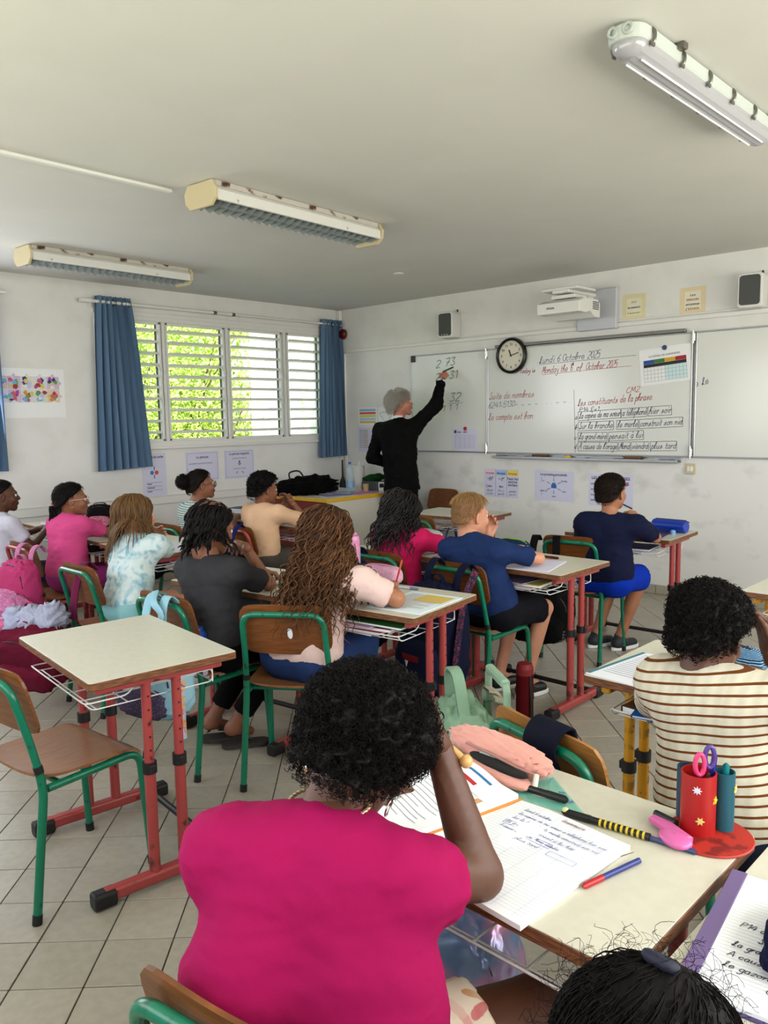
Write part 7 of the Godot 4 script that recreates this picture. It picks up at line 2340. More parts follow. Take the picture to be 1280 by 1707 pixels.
	t = bag("mint green floral trolley bag standing on the floor mid room", Vector3(5.0, 0.02, 4.20), -0.65, 0.36, 0.48, 0.22, mint, flo, [], mint, 0.0, "school bags", "trolley_bag")
	b = B.new()
	b.tube(bend([Vector3(-0.11, 0.30, -0.13), Vector3(-0.11, 0.56, -0.13), Vector3(0.11, 0.56, -0.13), Vector3(0.11, 0.30, -0.13)], 0.03, 4), 0.014, 8)
	b.box(Vector3(0, 0.565, -0.13), Vector3(0.20, 0.032, 0.034), 0.008)
	b.box(Vector3(-0.11, 0.46, -0.13), Vector3(0.042, 0.05, 0.042), 0.006); b.box(Vector3(0.11, 0.46, -0.13), Vector3(0.042, 0.05, 0.042), 0.006)
	obj("pull_handle", b, mat(Color(0.56, 0.68, 0.58), 0.45), t)
	for s in [-1, 1]:
		b = B.new(); strap(b, [Vector3(s * 0.05, 0.50, -0.10), Vector3(s * 0.06, 0.46, -0.16), Vector3(s * 0.075, 0.30, -0.17), Vector3(s * 0.08, 0.10, -0.15)], 0.06, Vector3.RIGHT, 0.012); obj("shoulder_strap", b, flo, t)
	b = B.new(); strap(b, [Vector3(-0.10, 0.46, 0.02), Vector3(-0.06, 0.58, 0.03), Vector3(0.05, 0.59, 0.03), Vector3(0.10, 0.46, 0.02)], 0.04, Vector3.BACK, 0.014); obj("grip", b, mint, t)
	# iridescent bag
	var iri := tri_tex(mat(Color.WHITE, 0.25, 0.3, 0.6), ntex(0.012, Color(0.42, 0.52, 0.66), Color(0.68, 0.50, 0.62), 256, FastNoiseLite.TYPE_SIMPLEX_SMOOTH, 2, 0.35, 0.65, 71), Vector3(2.2, 2.2, 2.2))
	bag("shiny iridescent school bag on the floor beneath the foreground desk", Vector3(5.64, 0.0, 5.08), 0.3, 0.34, 0.44, 0.20, iri, iri, [], iri)
	bag("navy and pink bag hung on the chair of the dark curly girl", Vector3(3.70, 0.28, 3.42), 0.1, 0.34, 0.40, 0.18, navy, cloth(Color(0.55, 0.40, 0.45)), [[Vector3(-0.10, 0.30, -0.03), Vector3(-0.10, 0.45, -0.06), Vector3(-0.10, 0.525, -0.12), Vector3(-0.10, 0.47, -0.18)], [Vector3(-0.17, 0.38, 0.0), Vector3(-0.05, 0.49, 0.0), Vector3(0.04, 0.44, -0.02)]], cloth(Color(0.08, 0.11, 0.2)))
	bag("dark bag hanging on the red chair of the sand shirted boy", Vector3(2.16, 0.40, 3.24), 0.0, 0.30, 0.30, 0.16, navy, blk, [[Vector3(-0.09, 0.22, -0.03), Vector3(-0.09, 0.33, -0.06), Vector3(-0.09, 0.40, -0.12), Vector3(-0.09, 0.36, -0.17)], [Vector3(0.07, 0.22, -0.03), Vector3(0.07, 0.33, -0.06), Vector3(0.07, 0.40, -0.12), Vector3(0.07, 0.36, -0.17)]], cloth(Color(0.05, 0.10, 0.34)))
	bag("dark teal bag hung on the chair of the girl with the bun", Vector3(1.68, 0.42, 3.50), 0.0, 0.28, 0.30, 0.14, cloth(Color(0.05, 0.07, 0.10)), navy)
	# navy strap over the pale chair
	b = B.new()
	var q := Basis(Vector3.UP, CH.w)
	var cp := func(x: float, y: float, z: float) -> Vector3: return Vector3(CH.x, 0, CH.z) + q * Vector3(x, y, z)
	strap(b, [cp.call(0.045, 0.60, 0.232), cp.call(0.045, 0.70, 0.252), cp.call(0.045, 0.755, 0.272), cp.call(0.045, 0.795, 0.25), cp.call(0.045, 0.80, 0.215), cp.call(0.045, 0.76, 0.200), cp.call(0.045, 0.62, 0.168)], 0.105, q * Vector3.RIGHT, 0.008)
	tag(obj("bag_strap", b, cloth(Color(0.045, 0.06, 0.12))), "wide navy fabric strap folded over the pale plywood chair back", "strap")
	# red insulated bottle on the floor, blue bottle beside the braided girl, pink bottle on a desk
	t = thing("drink_bottle", "red insulated bottle sleeve standing by the blond boy's chair", "bottle", Vector3(4.56, 0, 3.13))
	b = B.new(); b.lathe([Vector2(0, 0), Vector2(0.040, 0.0), Vector2(0.044, 0.02), Vector2(0.043, 0.235), Vector2(0.040, 0.25)], 20); obj("sleeve", b, cloth(Color(0.30, 0.025, 0.05)), t)
	b = B.new(); b.lathe([Vector2(0.042, 0.235), Vector2(0.043, 0.27), Vector2(0.036, 0.295), Vector2(0, 0.30)], 20); obj("lid", b, mat(Color(0.45, 0.05, 0.08), 0.6), t)
	b = B.new(); strap(b, [Vector3(0.040, 0.24, 0.01), Vector3(0.048, 0.12, 0.012), Vector3(0.047, 0.01, 0.01)], 0.02, Vector3.BACK, 0.004); obj("strap", b, M.black, t)
	t = thing("drink_bottle", "bottle with blue lid and heart print beside the braided girl", "bottle", Vector3(3.86, 0.445, 4.55))
	b = B.new(); b.lathe([Vector2(0, 0), Vector2(0.035, 0.0), Vector2(0.036, 0.125), Vector2(0.030, 0.13)], 20); obj("body", b, pattern([Color(0.80, 0.76, 0.82), Color(0.80, 0.76, 0.82), Color(0.80, 0.76, 0.82), Color(0.42, 0.30, 0.46)], 0.09, 128, 9.0, 6), t)
	b = B.new(); b.lathe([Vector2(0.036, 0.125), Vector2(0.036, 0.175), Vector2(0.025, 0.19), Vector2(0.022, 0.205), Vector2(0, 0.207)], 20); obj("lid", b, mat(Color(0.02, 0.24, 0.58), 0.4), t)
	t = thing("drink_bottle", "lilac drinking bottle with pink lid on the long haired girl's desk", "bottle", Vector3(4.04, 0.7458, 3.80))
	b = B.new(); b.lathe([Vector2(0, 0), Vector2(0.036, 0.0), Vector2(0.037, 0.165), Vector2(0.028, 0.18)], 20); obj("body", b, mat(Color(0.56, 0.59, 0.76), 0.2), t)
	b = B.new(); b.lathe([Vector2(0.034, 0.165), Vector2(0.034, 0.205), Vector2(0.030, 0.222), Vector2(0, 0.224)], 20); b.tube([Vector3(0.01, 0.22, 0), Vector3(0.022, 0.235, 0)], 0.008, 8); obj("lid", b, mat(Color(0.78, 0.50, 0.66), 0.4), t)
	b = B.new(); strap(b, [Vector3(0.036, 0.19, 0.01), Vector3(0.046, 0.16, 0.012), Vector3(0.044, 0.10, 0.012)], 0.018, Vector3.BACK, 0.003); obj("carry_strap", b, mat(Color(0.80, 0.48, 0.60), 0.5), t)
	# umbrella in the corner
	t = thing("umbrella", "folded black umbrella leaning in the corner under the curtain", "umbrella", Vector3(0.14, 0, 0.13))
	b = B.new(); b.lathe([Vector2(0, 0.10), Vector2(0.02, 0.12), Vector2(0.042, 0.70), Vector2(0.035, 0.80), Vector2(0.012, 0.86), Vector2(0.010, 1.05)], 12); obj("canopy", b, M.black, t)
	b = B.new(); b.tube([Vector3(0, 0, 0), Vector3(0, 0.12, 0)], 0.006, 6); obj("ferrule", b, M.steel, t)

const CH := {"x": 5.775, "z": 4.60, "w": -0.27}

func book(label: String, at: Vector3, turn: float, w: float, h: float, th: float, c: Color, category := "book", group := "", called := "book") -> Node3D:
	var t := thing(called, label, category, at, turn, group)
	var b := B.new()
	b.box(Vector3(0, th / 2, 0), Vector3(w - 0.006, th - 0.002, h - 0.006))
	obj("pages", b, M.paper, t)
	b = B.new()
	b.box(Vector3(0, 0.0006, 0), Vector3(w, 0.0012, h)); b.box(Vector3(0, th - 0.0006, 0), Vector3(w, 0.0012, h)); b.box(Vector3(-w / 2, th / 2, 0), Vector3(0.0015, th, h))
	obj("cover", b, mat(c, 0.5), t)
	return t

func sheet(label: String, at: Vector3, turn: float, w: float, h: float, c := Color(0.88, 0.89, 0.92), lines := 0, ink := Color(0.55, 0.57, 0.62), called := "paper_sheet") -> Node3D:
	var t := thing(called, label, "paper", at, turn, "sheets of paper on desks")
	var b := B.new()
	b.box(Vector3(0, 0.0015, 0), Vector3(w, 0.003, h), 0.0005)
	obj("sheet", b, mat(c, 0.75), t)
	if lines:
		b = B.new()
		for k in lines:
			rect(b, Transform3D(Basis(Vector3.RIGHT, -PI / 2), Vector3(0, 0.003, 0)), Vector2(-w * 0.4, h * 0.38 - k * h * 0.76 / lines), Vector2(w * (0.75 if k % 3 else 0.5), h * 0.012))
		obj("print_line", b, mat(ink, 0.8), t)
	return t

func stick(called: String, label: String, p: Vector3, q: Vector3, r: float, c: Color, cap: Color, category := "pen") -> Node3D:
	var t := thing(called, label, category, (p + q) / 2, 0.0, "pens on desks")
	var d := (q - p) / 2
	var b := B.new(); b.tube([-d, d * 0.35], r, 10); obj("barrel", b, mat(c, 0.35), t)
	b = B.new(); b.tube([d * 0.33, d * 0.92, d], [r * 1.12, r * 1.05, r * 0.4], 10); obj("cap", b, mat(cap, 0.35), t)
	return t

func case_(label: String, at: Vector3, turn: float, ln: float, r: float, m: Material, zip: Material, e := 0.55, called := "pencil_case") -> Node3D:
	var t := thing(called, label, "pencil case", at, turn, "pencil cases")
	var b := B.new()
	b.ball(Vector3(0, r, 0), Vector3(ln / 2, r, r * 1.05), 32, 20, Basis.IDENTITY, e, func(d): return soft(d, 0.12, 5.0, at.x * 5.0))
	obj("body", b, m, t)
	b = B.new(); b.tube(spline([Vector3(-ln * 0.45, r * 1.5, 0), Vector3(-ln * 0.25, r * 2.0, 0.002), Vector3(ln * 0.25, r * 2.0, -0.002), Vector3(ln * 0.45, r * 1.5, 0)]), 0.004, 6); obj("zip", b, zip, t)
	b = B.new(); b.box(Vector3(ln * 0.47, r * 1.4, 0.01), Vector3(0.02, 0.006, 0.01), 0.002); obj("zip_pull", b, M.chrome, t)
	return t

func build_stationery() -> void:
	rng.seed = 31
	var Y := 0.7457
	var white := Color(0.88, 0.89, 0.92)
	# ---- foreground desk
	var t := thing("notebook", "open lined notebook with blue handwriting on the foreground desk", "notebook", Vector3(5.972, Y, 5.288), -0.06)
	var b := B.new()
	b.sheet(14, 4, func(a, v): return Vector3(lerpf(-0.12, 0.12, a), 0.009 + 0.006 * sin(a * PI) * (1.0 - a) + 0.002 * sin(v * 5.0), lerpf(-0.16, 0.16, v)), 0.009)
	obj("right_page", b, M.paper, t)
	b = B.new(); b.sheet(14, 4, func(a, v): return Vector3(lerpf(-0.36, -0.12, a), 0.008 + 0.005 * sin(a * PI) * a, lerpf(-0.155, 0.165, v)), 0.008); obj("left_page", b, M.paper, t)
	var pg := Transform3D(Basis(Vector3.RIGHT, -PI / 2), Vector3(0, 0.0125, 0))
	b = B.new()
	for k in 36: line(b, pg, Vector2(-0.115, 0.150 - k * 0.0085), Vector2(0.118, 0.150 - k * 0.0085), 0.0005, 0.001)
	for k in 5: line(b, pg, Vector2(-0.06 + k * 0.04, 0.158), Vector2(-0.06 + k * 0.04, -0.158), 0.0004, 0.001)
	obj("ruling", b, mat(Color(0.62, 0.64, 0.76), 0.8), t)
	var bl := mat(Color(0.20, 0.28, 0.72), 0.7)
	var rows := ["Lundi 6 octobre", "La copine de ma soeur a téléphoné hier soir", "Sur la branche, le merle construit son nid", "La grand-mère pensait à lui hier", "A cause de l'orage, Mona viendra", "plus tard"]
	b = B.new()
	for k in rows.size():
		pen(b, rows[k], pg * Transform3D(Basis.IDENTITY, Vector3(-0.085 + (0.05 if k == 5 else 0.0), 0.124 - k * 0.0195, 0.0012)), 0.0048, [0.06, 0.19, 0.185, 0.15, 0.13, 0.05][k], 0.0008, 0.0003, 0.3)
	for k in 3: outline(b, pg, Vector2(-0.088 + k * 0.062, 0.060 - k * 0.019), Vector2(0.055, 0.014), 0.0009, 0.0014)
	obj("handwriting", b, bl, t)
	b = B.new(); pen(b, "Grammaire", pg * Transform3D(Basis.IDENTITY, Vector3(-0.01, 0.138, 0.0012)), 0.005, 0.05, 0.0011, 0.0003, 0.3); obj("handwriting", b, mat(Color(0.66, 0.16, 0.18), 0.7), t)
	# textbook
	t = thing("textbook", "open printed textbook under the magenta girl's raised arm", "book", Vector3(5.625, Y + 0.009, 5.215), -0.22)
	for s in [-1.0, 1.0]:
		b = B.new()
		b.sheet(16, 4, func(a, v): return Vector3(s * lerpf(0.0, 0.205, a), 0.016 + 0.018 * sin(minf(1.0, a * 1.3) * PI) * (1.0 - a * 0.6) - 0.004 * a, lerpf(-0.14, 0.14, v)), 0.014)
		obj("pages", b, M.paper, t)
	b = B.new(); b.box(Vector3(0, 0.001, 0), Vector3(0.425, 0.002, 0.288)); obj("cover", b, mat(Color(0.80, 0.50, 0.14), 0.5), t)
	for s in [-1.0, 1.0]:
		var top := func(x: float) -> float: return 0.016 + 0.018 * sin(minf(1.0, x / 0.205 * 1.3) * PI) * (1.0 - x / 0.205 * 0.6) - 0.004 * x / 0.205
		var dk := mat(Color(0.50, 0.50, 0.54), 0.8)
		b = B.new()
		var strip := func(bb: B, x0: float, x1: float, z: float, w: float) -> void:
			for j in 6:
				var xa := lerpf(x0, x1, j / 6.0)
				var xb := lerpf(x0, x1, (j + 1) / 6.0)
				bb.quad(Vector3(s * xa, top.call(xa) + 0.0007, z - w / 2), Vector3(s * xb, top.call(xb) + 0.0007, z - w / 2), Vector3(s * xb, top.call(xb) + 0.0007, z + w / 2), Vector3(s * xa, top.call(xa) + 0.0007, z + w / 2), Vector3.UP)
		for k in 19:
			if s > 0 and k < 4: continue
			strip.call(b, 0.03, 0.03 + [0.14, 0.15, 0.11, 0.15][k % 4], -0.115 + k * 0.0125, 0.0013)
		obj("print_line", b, dk, t)
		if s > 0:
			b = B.new(); strip.call(b, 0.065, 0.135, -0.088, 0.011); obj("title_bar", b, mat(Color(0.70, 0.12, 0.16), 0.6), t)
			b = B.new(); strip.call(b, 0.03, 0.15, -0.118, 0.007); strip.call(b, 0.010, 0.028, -0.118, 0.018); obj("title", b, mat(Color(0.14, 0.45, 0.66), 0.6), t)
			for k in 4:
				b = B.new(); strip.call(b, 0.125 + 0.016 * k, 0.141 + 0.016 * k, -0.045 + 0.018 * (k % 3), 0.034); obj("picture", b, mat([Color(0.42, 0.42, 0.26), Color(0.55, 0.62, 0.42), Color(0.35, 0.30, 0.25), Color(0.78, 0.60, 0.42)][k], 0.7), t)
	# plush pouch, half open
	var plush := bump(mat(Color(0.82, 0.58, 0.53), 0.95), 0.35, 0.03, Vector3(16, 16, 16))
	plush.rim_enabled = true
	plush.rim = 0.5
	t = thing("pencil_pouch", "pale pink plush pencil pouch with open zip on the foreground desk", "pencil case", Vector3(5.715, Y, 5.005), -0.16)
	b = B.new()
	b.ball(Vector3(0, 0.030, -0.012), Vector3(0.145, 0.030, 0.045), 44, 22, Basis.IDENTITY, 0.75, func(d): return soft(d, 0.16, 2.5, 2.0))
	obj("body", b, plush, t)
	b = B.new(); b.ball(Vector3(0.045, 0.014, 0.048), Vector3(0.10, 0.014, 0.030), 32, 14, Basis.IDENTITY, 0.8, func(d): return soft(d, 0.1, 3.0, 5.0)); obj("lower_flap", b, plush, t)
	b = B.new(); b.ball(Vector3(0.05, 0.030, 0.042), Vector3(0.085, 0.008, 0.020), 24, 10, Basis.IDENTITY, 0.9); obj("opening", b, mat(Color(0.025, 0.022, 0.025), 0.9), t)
	b = B.new(); b.tube(spline([Vector3(-0.06, 0.040, 0.03), Vector3(0.02, 0.046, 0.040), Vector3(0.10, 0.038, 0.034), Vector3(0.142, 0.030, 0.018)]), 0.003, 6); obj("zip", b, mat(Color(0.62, 0.45, 0.40), 0.6), t)
	b = B.new(); b.tube([Vector3(0.140, 0.032, 0.02), Vector3(0.152, 0.012, 0.040)], 0.006, 8); obj("zip_pull", b, mat(Color(0.82, 0.78, 0.74), 0.4), t)
	stick("marker", "grey marker sticking out of the pink plush pouch", Vector3(5.70, Y + 0.034, 5.035), Vector3(5.745, Y + 0.036, 5.04), 0.007, Color(0.6, 0.6, 0.6), Color(0.45, 0.45, 0.47))
	# set square
	t = thing("set_square", "transparent green set square with a name written in blue", "set square", Vector3(5.88, Y, 5.06))
	var gp := mat(Color(0.35, 0.85, 0.78, 0.26), 0.08)
	gp.transparency = BaseMaterial3D.TRANSPARENCY_ALPHA
	var bs := Basis(Vector3.RIGHT, PI / 2)
	b = B.new()
	var A := Vector2(-0.085, 0.055); var Bq := Vector2(-0.035, -0.085); var C := Vector2(0.115, 0.03)
	var ctr := (A + Bq + C) / 3.0
	for k in 3:
		var p: Vector2 = [A, Bq, C][k]
		var q: Vector2 = [Bq, C, A][k]
		var pi_ := ctr.lerp(p, 0.30); var qi := ctr.lerp(q, 0.30)
		b.prism(PackedVector2Array([p, q, qi, pi_]), 0.002, bs, Vector3(0, 0.0145, 0))
	obj("plastic", b, gp, t)
	b = B.new(); pen(b, "Lina N", Transform3D(Basis(Vector3.UP, 0.6 * -1.0) * Basis(Vector3.RIGHT, -PI / 2), Vector3(0.012, 0.0150, -0.03)), 0.006, 0.05, 0.0013, 0.0003); obj("handwriting", b, bl, t)
	t.position.y = Y - 0.012
	stick("pen", "black felt pen lying on the green set square", Vector3(5.795, Y + 0.011, 5.075), Vector3(5.935, Y + 0.011, 5.065), 0.0075, Color(0.03, 0.03, 0.03), Color(0.05, 0.05, 0.06))
	t = stick("pen", "black and yellow striped pen on the foreground desk", Vector3(6.115, Y + 0.008, 5.085), Vector3(5.945, Y + 0.008, 5.105), 0.007, Color(0.03, 0.03, 0.03), Color(0.04, 0.04, 0.04))
	for k in 9:
		var d := Vector3(-0.170, 0, 0.02)
		b = B.new(); b.tube([d * (-0.45 + k * 0.06), d * (-0.425 + k * 0.06)], 0.0074, 10); obj("stripe", b, mat(Color(0.80, 0.70, 0.15), 0.4), t)
	b = B.new(); b.ball(Vector3(-0.078, 0.004, 0.009), Vector3(0.007, 0.006, 0.007), 10, 6); obj("button", b, mat(Color(0.82, 0.78, 0.55), 0.4), t)
	stick("pen", "blue ballpoint with black cap below the pencil pot", Vector3(6.195, Y + 0.0055, 5.075), Vector3(6.045, Y + 0.0055, 5.09), 0.0048, Color(0.20, 0.24, 0.42), Color(0.04, 0.04, 0.06))
	stick("pen", "blue ballpoint pen with red tip lying alone on the foreground desk", Vector3(6.133, Y + 0.0055, 5.165), Vector3(6.10, Y + 0.0055, 5.30), 0.005, Color(0.14, 0.18, 0.46), Color(0.66, 0.06, 0.10))
	b = B.new(); b.tube([Vector3(6.118, Y + 0.0055, 5.255), Vector3(6.105, Y + 0.0055, 5.285)], 0.0064, 10)
	b = B.new(); b.tube(spline([Vector3(6.02, Y + 0.001, 5.33), Vector3(6.06, Y + 0.001, 5.26), Vector3(6.09, Y + 0.001, 5.19), Vector3(6.11, Y + 0.001, 5.14)]), 0.0006, 4); tag(obj("thread", b, mat(Color(0.12, 0.10, 0.09), 0.8)), "thin dark thread lying beside the red tipped pen", "thread")
	# sharpener
	t = thing("pencil_sharpener", "pink plastic sharpener with a clear cup before the red pot", "sharpener", Vector3(6.135, Y, 5.052), -0.45)
	var pk := mat(Color(0.80, 0.38, 0.62), 0.25)
	b = B.new(); b.ball(Vector3(0.022, 0.011, 0.004), Vector3(0.034, 0.011, 0.024), 22, 12, Basis.IDENTITY, 0.9); b.prism(PackedVector2Array([Vector2(-0.055, -0.012), Vector2(-0.015, -0.022), Vector2(0.04, -0.020), Vector2(0.04, 0.006), Vector2(-0.01, 0.004), Vector2(-0.05, 0.004)]), 0.014, Basis(Vector3.RIGHT, PI / 2), Vector3(0, 0.020, 0), 0.003); obj("body", b, pk, t)
	b = B.new(); b.tube([Vector3(-0.06, 0.016, -0.02), Vector3(-0.01, 0.018, -0.026)], 0.007, 8); obj("blade_block", b, M.black, t)
	# pencil pot
	t = thing("pencil_pot", "homemade red pencil pot of cardboard tubes on a round base", "pencil pot", Vector3(6.165, Y, 4.995))
	var red := mat(Color(0.62, 0.05, 0.045), 0.4)
	b = B.new(); b.lathe([Vector2(0, 0), Vector2(0.076, 0), Vector2(0.078, 0.0025), Vector2(0.076, 0.005), Vector2(0, 0.005)], 36, Vector3(0.022, 0, 0.002)); obj("base", b, tri_tex(mat(Color.WHITE, 0.6), ntex(0.03, Color(0.45, 0.05, 0.03), Color(0.66, 0.13, 0.07), 128, FastNoiseLite.TYPE_SIMPLEX_SMOOTH, 3, 0.25, 0.5, 81), Vector3(6, 6, 6)), t)
	b = B.new(); b.lathe([Vector2(0.031, 0.005), Vector2(0.031, 0.118), Vector2(0.0285, 0.118), Vector2(0.0285, 0.01), Vector2(0, 0.01)], 28, Vector3(0, 0, 0)); obj("tube", b, red, t)
	for k in 3:
		b = B.new(); b.lathe([Vector2(0.019, 0.005), Vector2(0.019, [0.105, 0.115, 0.09][k]), Vector2(0.017, [0.105, 0.115, 0.09][k]), Vector2(0.017, 0.01), Vector2(0, 0.01)], 20, [Vector3(-0.036, 0, -0.036), Vector3(0.032, 0, -0.038), Vector3(-0.005, 0, -0.052)][k]); obj("side_tube", b, mat([Color(0.05, 0.20, 0.28), Color(0.04, 0.30, 0.36), Color(0.06, 0.18, 0.25)][k], 0.5), t)
	for k in 4:
		b = B.new()
		var n: int = [8, 5, 5, 6][k]
		var poly := PackedVector2Array()
		for j in n * 2: poly.append(Vector2(cos(PI * j / n), sin(PI * j / n)) * (0.0085 if j % 2 == 0 else 0.0042))
		var yaw: float = [-0.45, 0.75, 0.95, -0.25][k]
		var bb := Basis(Vector3.UP, yaw + 0.75)
		b.prism(poly, 0.003, bb, Vector3([0.0, 0.0, 0.032, 0.0][k], [0.094, 0.072, 0.085, 0.036][k], [0.0, 0.0, -0.038, 0.0][k]) + bb * Vector3(0, 0, [0.030, 0.030, 0.0185, 0.030][k]), 0.0006)
		obj("sticker", b, mat([Color(0.80, 0.80, 0.85), Color(0.82, 0.68, 0.12), Color(0.85, 0.82, 0.45), Color(0.80, 0.72, 0.40)][k], 0.5), t)
	t = thing("scissors", "scissors with pink and purple handles standing in the red pot", "scissors", Vector3(6.165, Y + 0.02, 4.995))
	for k in 2:
		b = B.new()
		var rr := []
		for j in 14: rr.append(Vector3([0.004, 0.016][k], [0.115, 0.128][k], [0.008, -0.006][k]) + Basis(Vector3.UP, 0.75) * Vector3(cos(TAU * j / 14.0) * 0.0085, sin(TAU * j / 14.0) * 0.020, 0))
		b.tube(rr, 0.0045, 8, true)
		obj("handle", b, mat([Color(0.84, 0.24, 0.45), Color(0.30, 0.20, 0.50)][k], 0.35), t)
		b = B.new(); b.tube([Vector3(0.0, 0.01, 0.0), Vector3([0.004, 0.016][k], 0.096, [0.008, -0.006][k])], 0.003, 6); obj("blade", b, M.steel, t)
	stick("pen", "blue pen with white band standing in the red pot", Vector3(6.175, Y + 0.02, 4.98), Vector3(6.184, Y + 0.15, 4.972), 0.005, Color(0.75, 0.77, 0.82), Color(0.10, 0.12, 0.50))
	stick("pen", "teal pen standing in the right side tube of the pot", Vector3(6.197, Y + 0.02, 4.957), Vector3(6.199, Y + 0.13, 4.955), 0.006, Color(0.75, 0.78, 0.78), Color(0.05, 0.45, 0.45))
	# wooden stick held by the magenta girl
	t = thing("wooden_stick", "turned wooden pencil with a ball end in the magenta girl's hand", "pencil", Vector3(5.905, 0.985, 5.42))
	b = B.new(); var dw := Vector3(0.034, -0.026, -0.012)
	b.tube([-dw, dw], [0.0055, 0.0065], 10); obj("shaft", b, mat(Color(0.78, 0.60, 0.36), 0.45), t)
	b = B.new(); b.ball(dw * 1.12, Vector3.ONE * 0.0115, 14, 10); obj("ball_end", b, mat(Color(0.80, 0.62, 0.38), 0.4), t)
	b = B.new(); b.tube([-dw * 0.55, -dw * 0.35], 0.0066, 10); obj("label_band", b, M.white, t)
	# ---- right desk
	t = thing("notebook", "open notebook with a lilac edged cover in the lower right", "notebook", Vector3(6.408, Y, 5.245), 0.12)
	b = B.new(); b.box(Vector3(0, 0.002, 0), Vector3(0.25, 0.004, 0.335), 0.001); obj("cover", b, mat(Color(0.28, 0.22, 0.40), 0.5), t)
	b = B.new(); b.box(Vector3(0.012, 0.007, 0), Vector3(0.225, 0.008, 0.325), 0.001); obj("pages", b, M.paper, t)
	b = B.new(); b.box(Vector3(-0.112, 0.008, 0), Vector3(0.024, 0.009, 0.33), 0.001); obj("lilac_edge", b, mat(Color(0.40, 0.33, 0.50), 0.7), t)
	pg = Transform3D(Basis(Vector3.RIGHT, -PI / 2), Vector3(0.012, 0.0112, 0))
	b = B.new()
	for k in 36: line(b, pg, Vector2(-0.108, 0.150 - k * 0.0085), Vector2(0.11, 0.150 - k * 0.0085), 0.0005, 0.0004)
	obj("ruling", b, mat(Color(0.66, 0.67, 0.76), 0.8), t)
	b = B.new()
	var rw := [["Les constituants", -0.01, 0.10], ["de la phrase", -0.01, 0.07], ["Quel mot ", -0.02, 0.06], ["a la forme", -0.02, 0.07], ["P14 a La copine", -0.09, 0.11], ["Sur la branche", -0.06, 0.10], ["La grand-mère pensait", -0.09, 0.14], ["A cause de l'orage", -0.09, 0.13], ["Le gazon est vert", -0.09, 0.12], ["Cod la", -0.03, 0.05]]
	for k in rw.size(): pen(b, rw[k][0], pg * Transform3D(Basis.IDENTITY, Vector3(rw[k][1], 0.115 - k * 0.026, 0.0005)), 0.0065, rw[k][2], 0.0012, 0.0003, 0.3)
	obj("handwriting", b, mat(Color(0.16, 0.16, 0.22), 0.7), t)
	b = B.new(); b.ball(Vector3.ZERO, Vector3(0.055, 0.022, 0.10), 24, 14, Basis(Vector3.UP, 0.15), 0.6, func(d): return soft(d, 0.15, 5.0, 7.0))
	t = thing("pencil_case", "navy cloth pencil case lying on the lower right notebook", "pencil case", Vector3(6.425, Y + 0.033, 5.245), 0.0, "pencil cases"); obj("body", b, cloth(Color(0.05, 0.07, 0.19)), t)
	b = B.new(); b.tube([Vector3(0.0, 0.022, -0.09), Vector3(0.0, 0.0225, 0.09)], 0.003, 6); obj("zip", b, M.black, t)
	# ---- the striped boy's desk
	t = sheet("open printed exercise page beside the striped boy", Vector3(5.685, Y, 4.165), -0.12, 0.24, 0.31, white, 14)
	b = B.new(); for k in 3: rect(b, Transform3D(Basis(Vector3.RIGHT, -PI / 2), Vector3(0, 0.0032, 0)), Vector2(-0.05, 0.09 - k * 0.045), Vector2(0.14, 0.02), 0.0006)
	obj("highlight", b, mat(Color(0.80, 0.66, 0.42), 0.8), t)
	b = B.new(); rect(b, Transform3D(Basis(Vector3.RIGHT, -PI / 2), Vector3(0, 0.0032, 0)), Vector2(-0.119, -0.15), Vector2(0.012, 0.30), 0.0006); obj("teal_edge", b, mat(Color(0.20, 0.46, 0.50), 0.6), t)
	var bb2 := stripes(Color(0.45, 0.62, 0.76), Color(0.04, 0.05, 0.10), 0.033, 0.45)
	t = case_("pale blue and black striped pencil case behind the striped boy", Vector3(5.82, Y, 3.965), -0.12, 0.27, 0.036, bb2, M.black)
	book("wood brown book in the tray under the striped boy's desk", Vector3(5.78, 0.637, 4.13), -0.1, 0.24, 0.30, 0.022, Color(0.36, 0.22, 0.14), "book", "books in the desk trays")
	book("bright blue folder poking out below the brown book", Vector3(5.80, 0.660, 4.17), 0.2, 0.24, 0.30, 0.008, Color(0.06, 0.33, 0.62), "folder", "books in the desk trays", "folder")
	# ---- books in the other trays
	var tray := [[4.333, 3.937, 0.134, [[Color(0.80, 0.80, 0.84), "white"], [Color(0.50, 0.05, 0.16), "dark red"], [Color(0.62, 0.08, 0.24), "magenta"], [Color(0.72, 0.52, 0.66), "pale pink"], [Color(0.22, 0.42, 0.20), "green"]], "under the long haired girl's desk"],
		[4.365, 2.815, 0.0, [[Color(0.72, 0.73, 0.78), "white"], [Color(0.56, 0.22, 0.42), "pink"], [Color(0.80, 0.74, 0.30), "yellow"], [Color(0.35, 0.30, 0.42), "mauve"]], "under the blond boy's desk"],
		[4.30, 1.485, 0.06, [[Color(0.30, 0.14, 0.32), "purple"], [Color(0.75, 0.74, 0.80), "white"], [Color(0.06, 0.10, 0.42), "dark blue"]], "under the navy boy's desk"],
		[3.645, 2.815, 0.0, [[Color(0.34, 0.16, 0.22), "maroon"], [Color(0.66, 0.66, 0.72), "pale grey"]], "under the dark curly girl's desk"],
		[3.615, 4.034, 0.134, [[Color(0.62, 0.50, 0.12), "mustard"], [Color(0.20, 0.34, 0.20), "green"], [Color(0.45, 0.55, 0.60), "grey blue"]], "under the braided girl's desk"],
		[2.25, 3.73, 0.0, [[Color(0.20, 0.10, 0.24), "dark purple"], [Color(0.14, 0.16, 0.30), "navy"]], "under the tie dye girl's desk"],
		[1.50, 3.68, -0.06, [[Color(0.12, 0.15, 0.32), "navy"], [Color(0.30, 0.08, 0.20), "plum"]], "under the bright pink girl's desk"]]
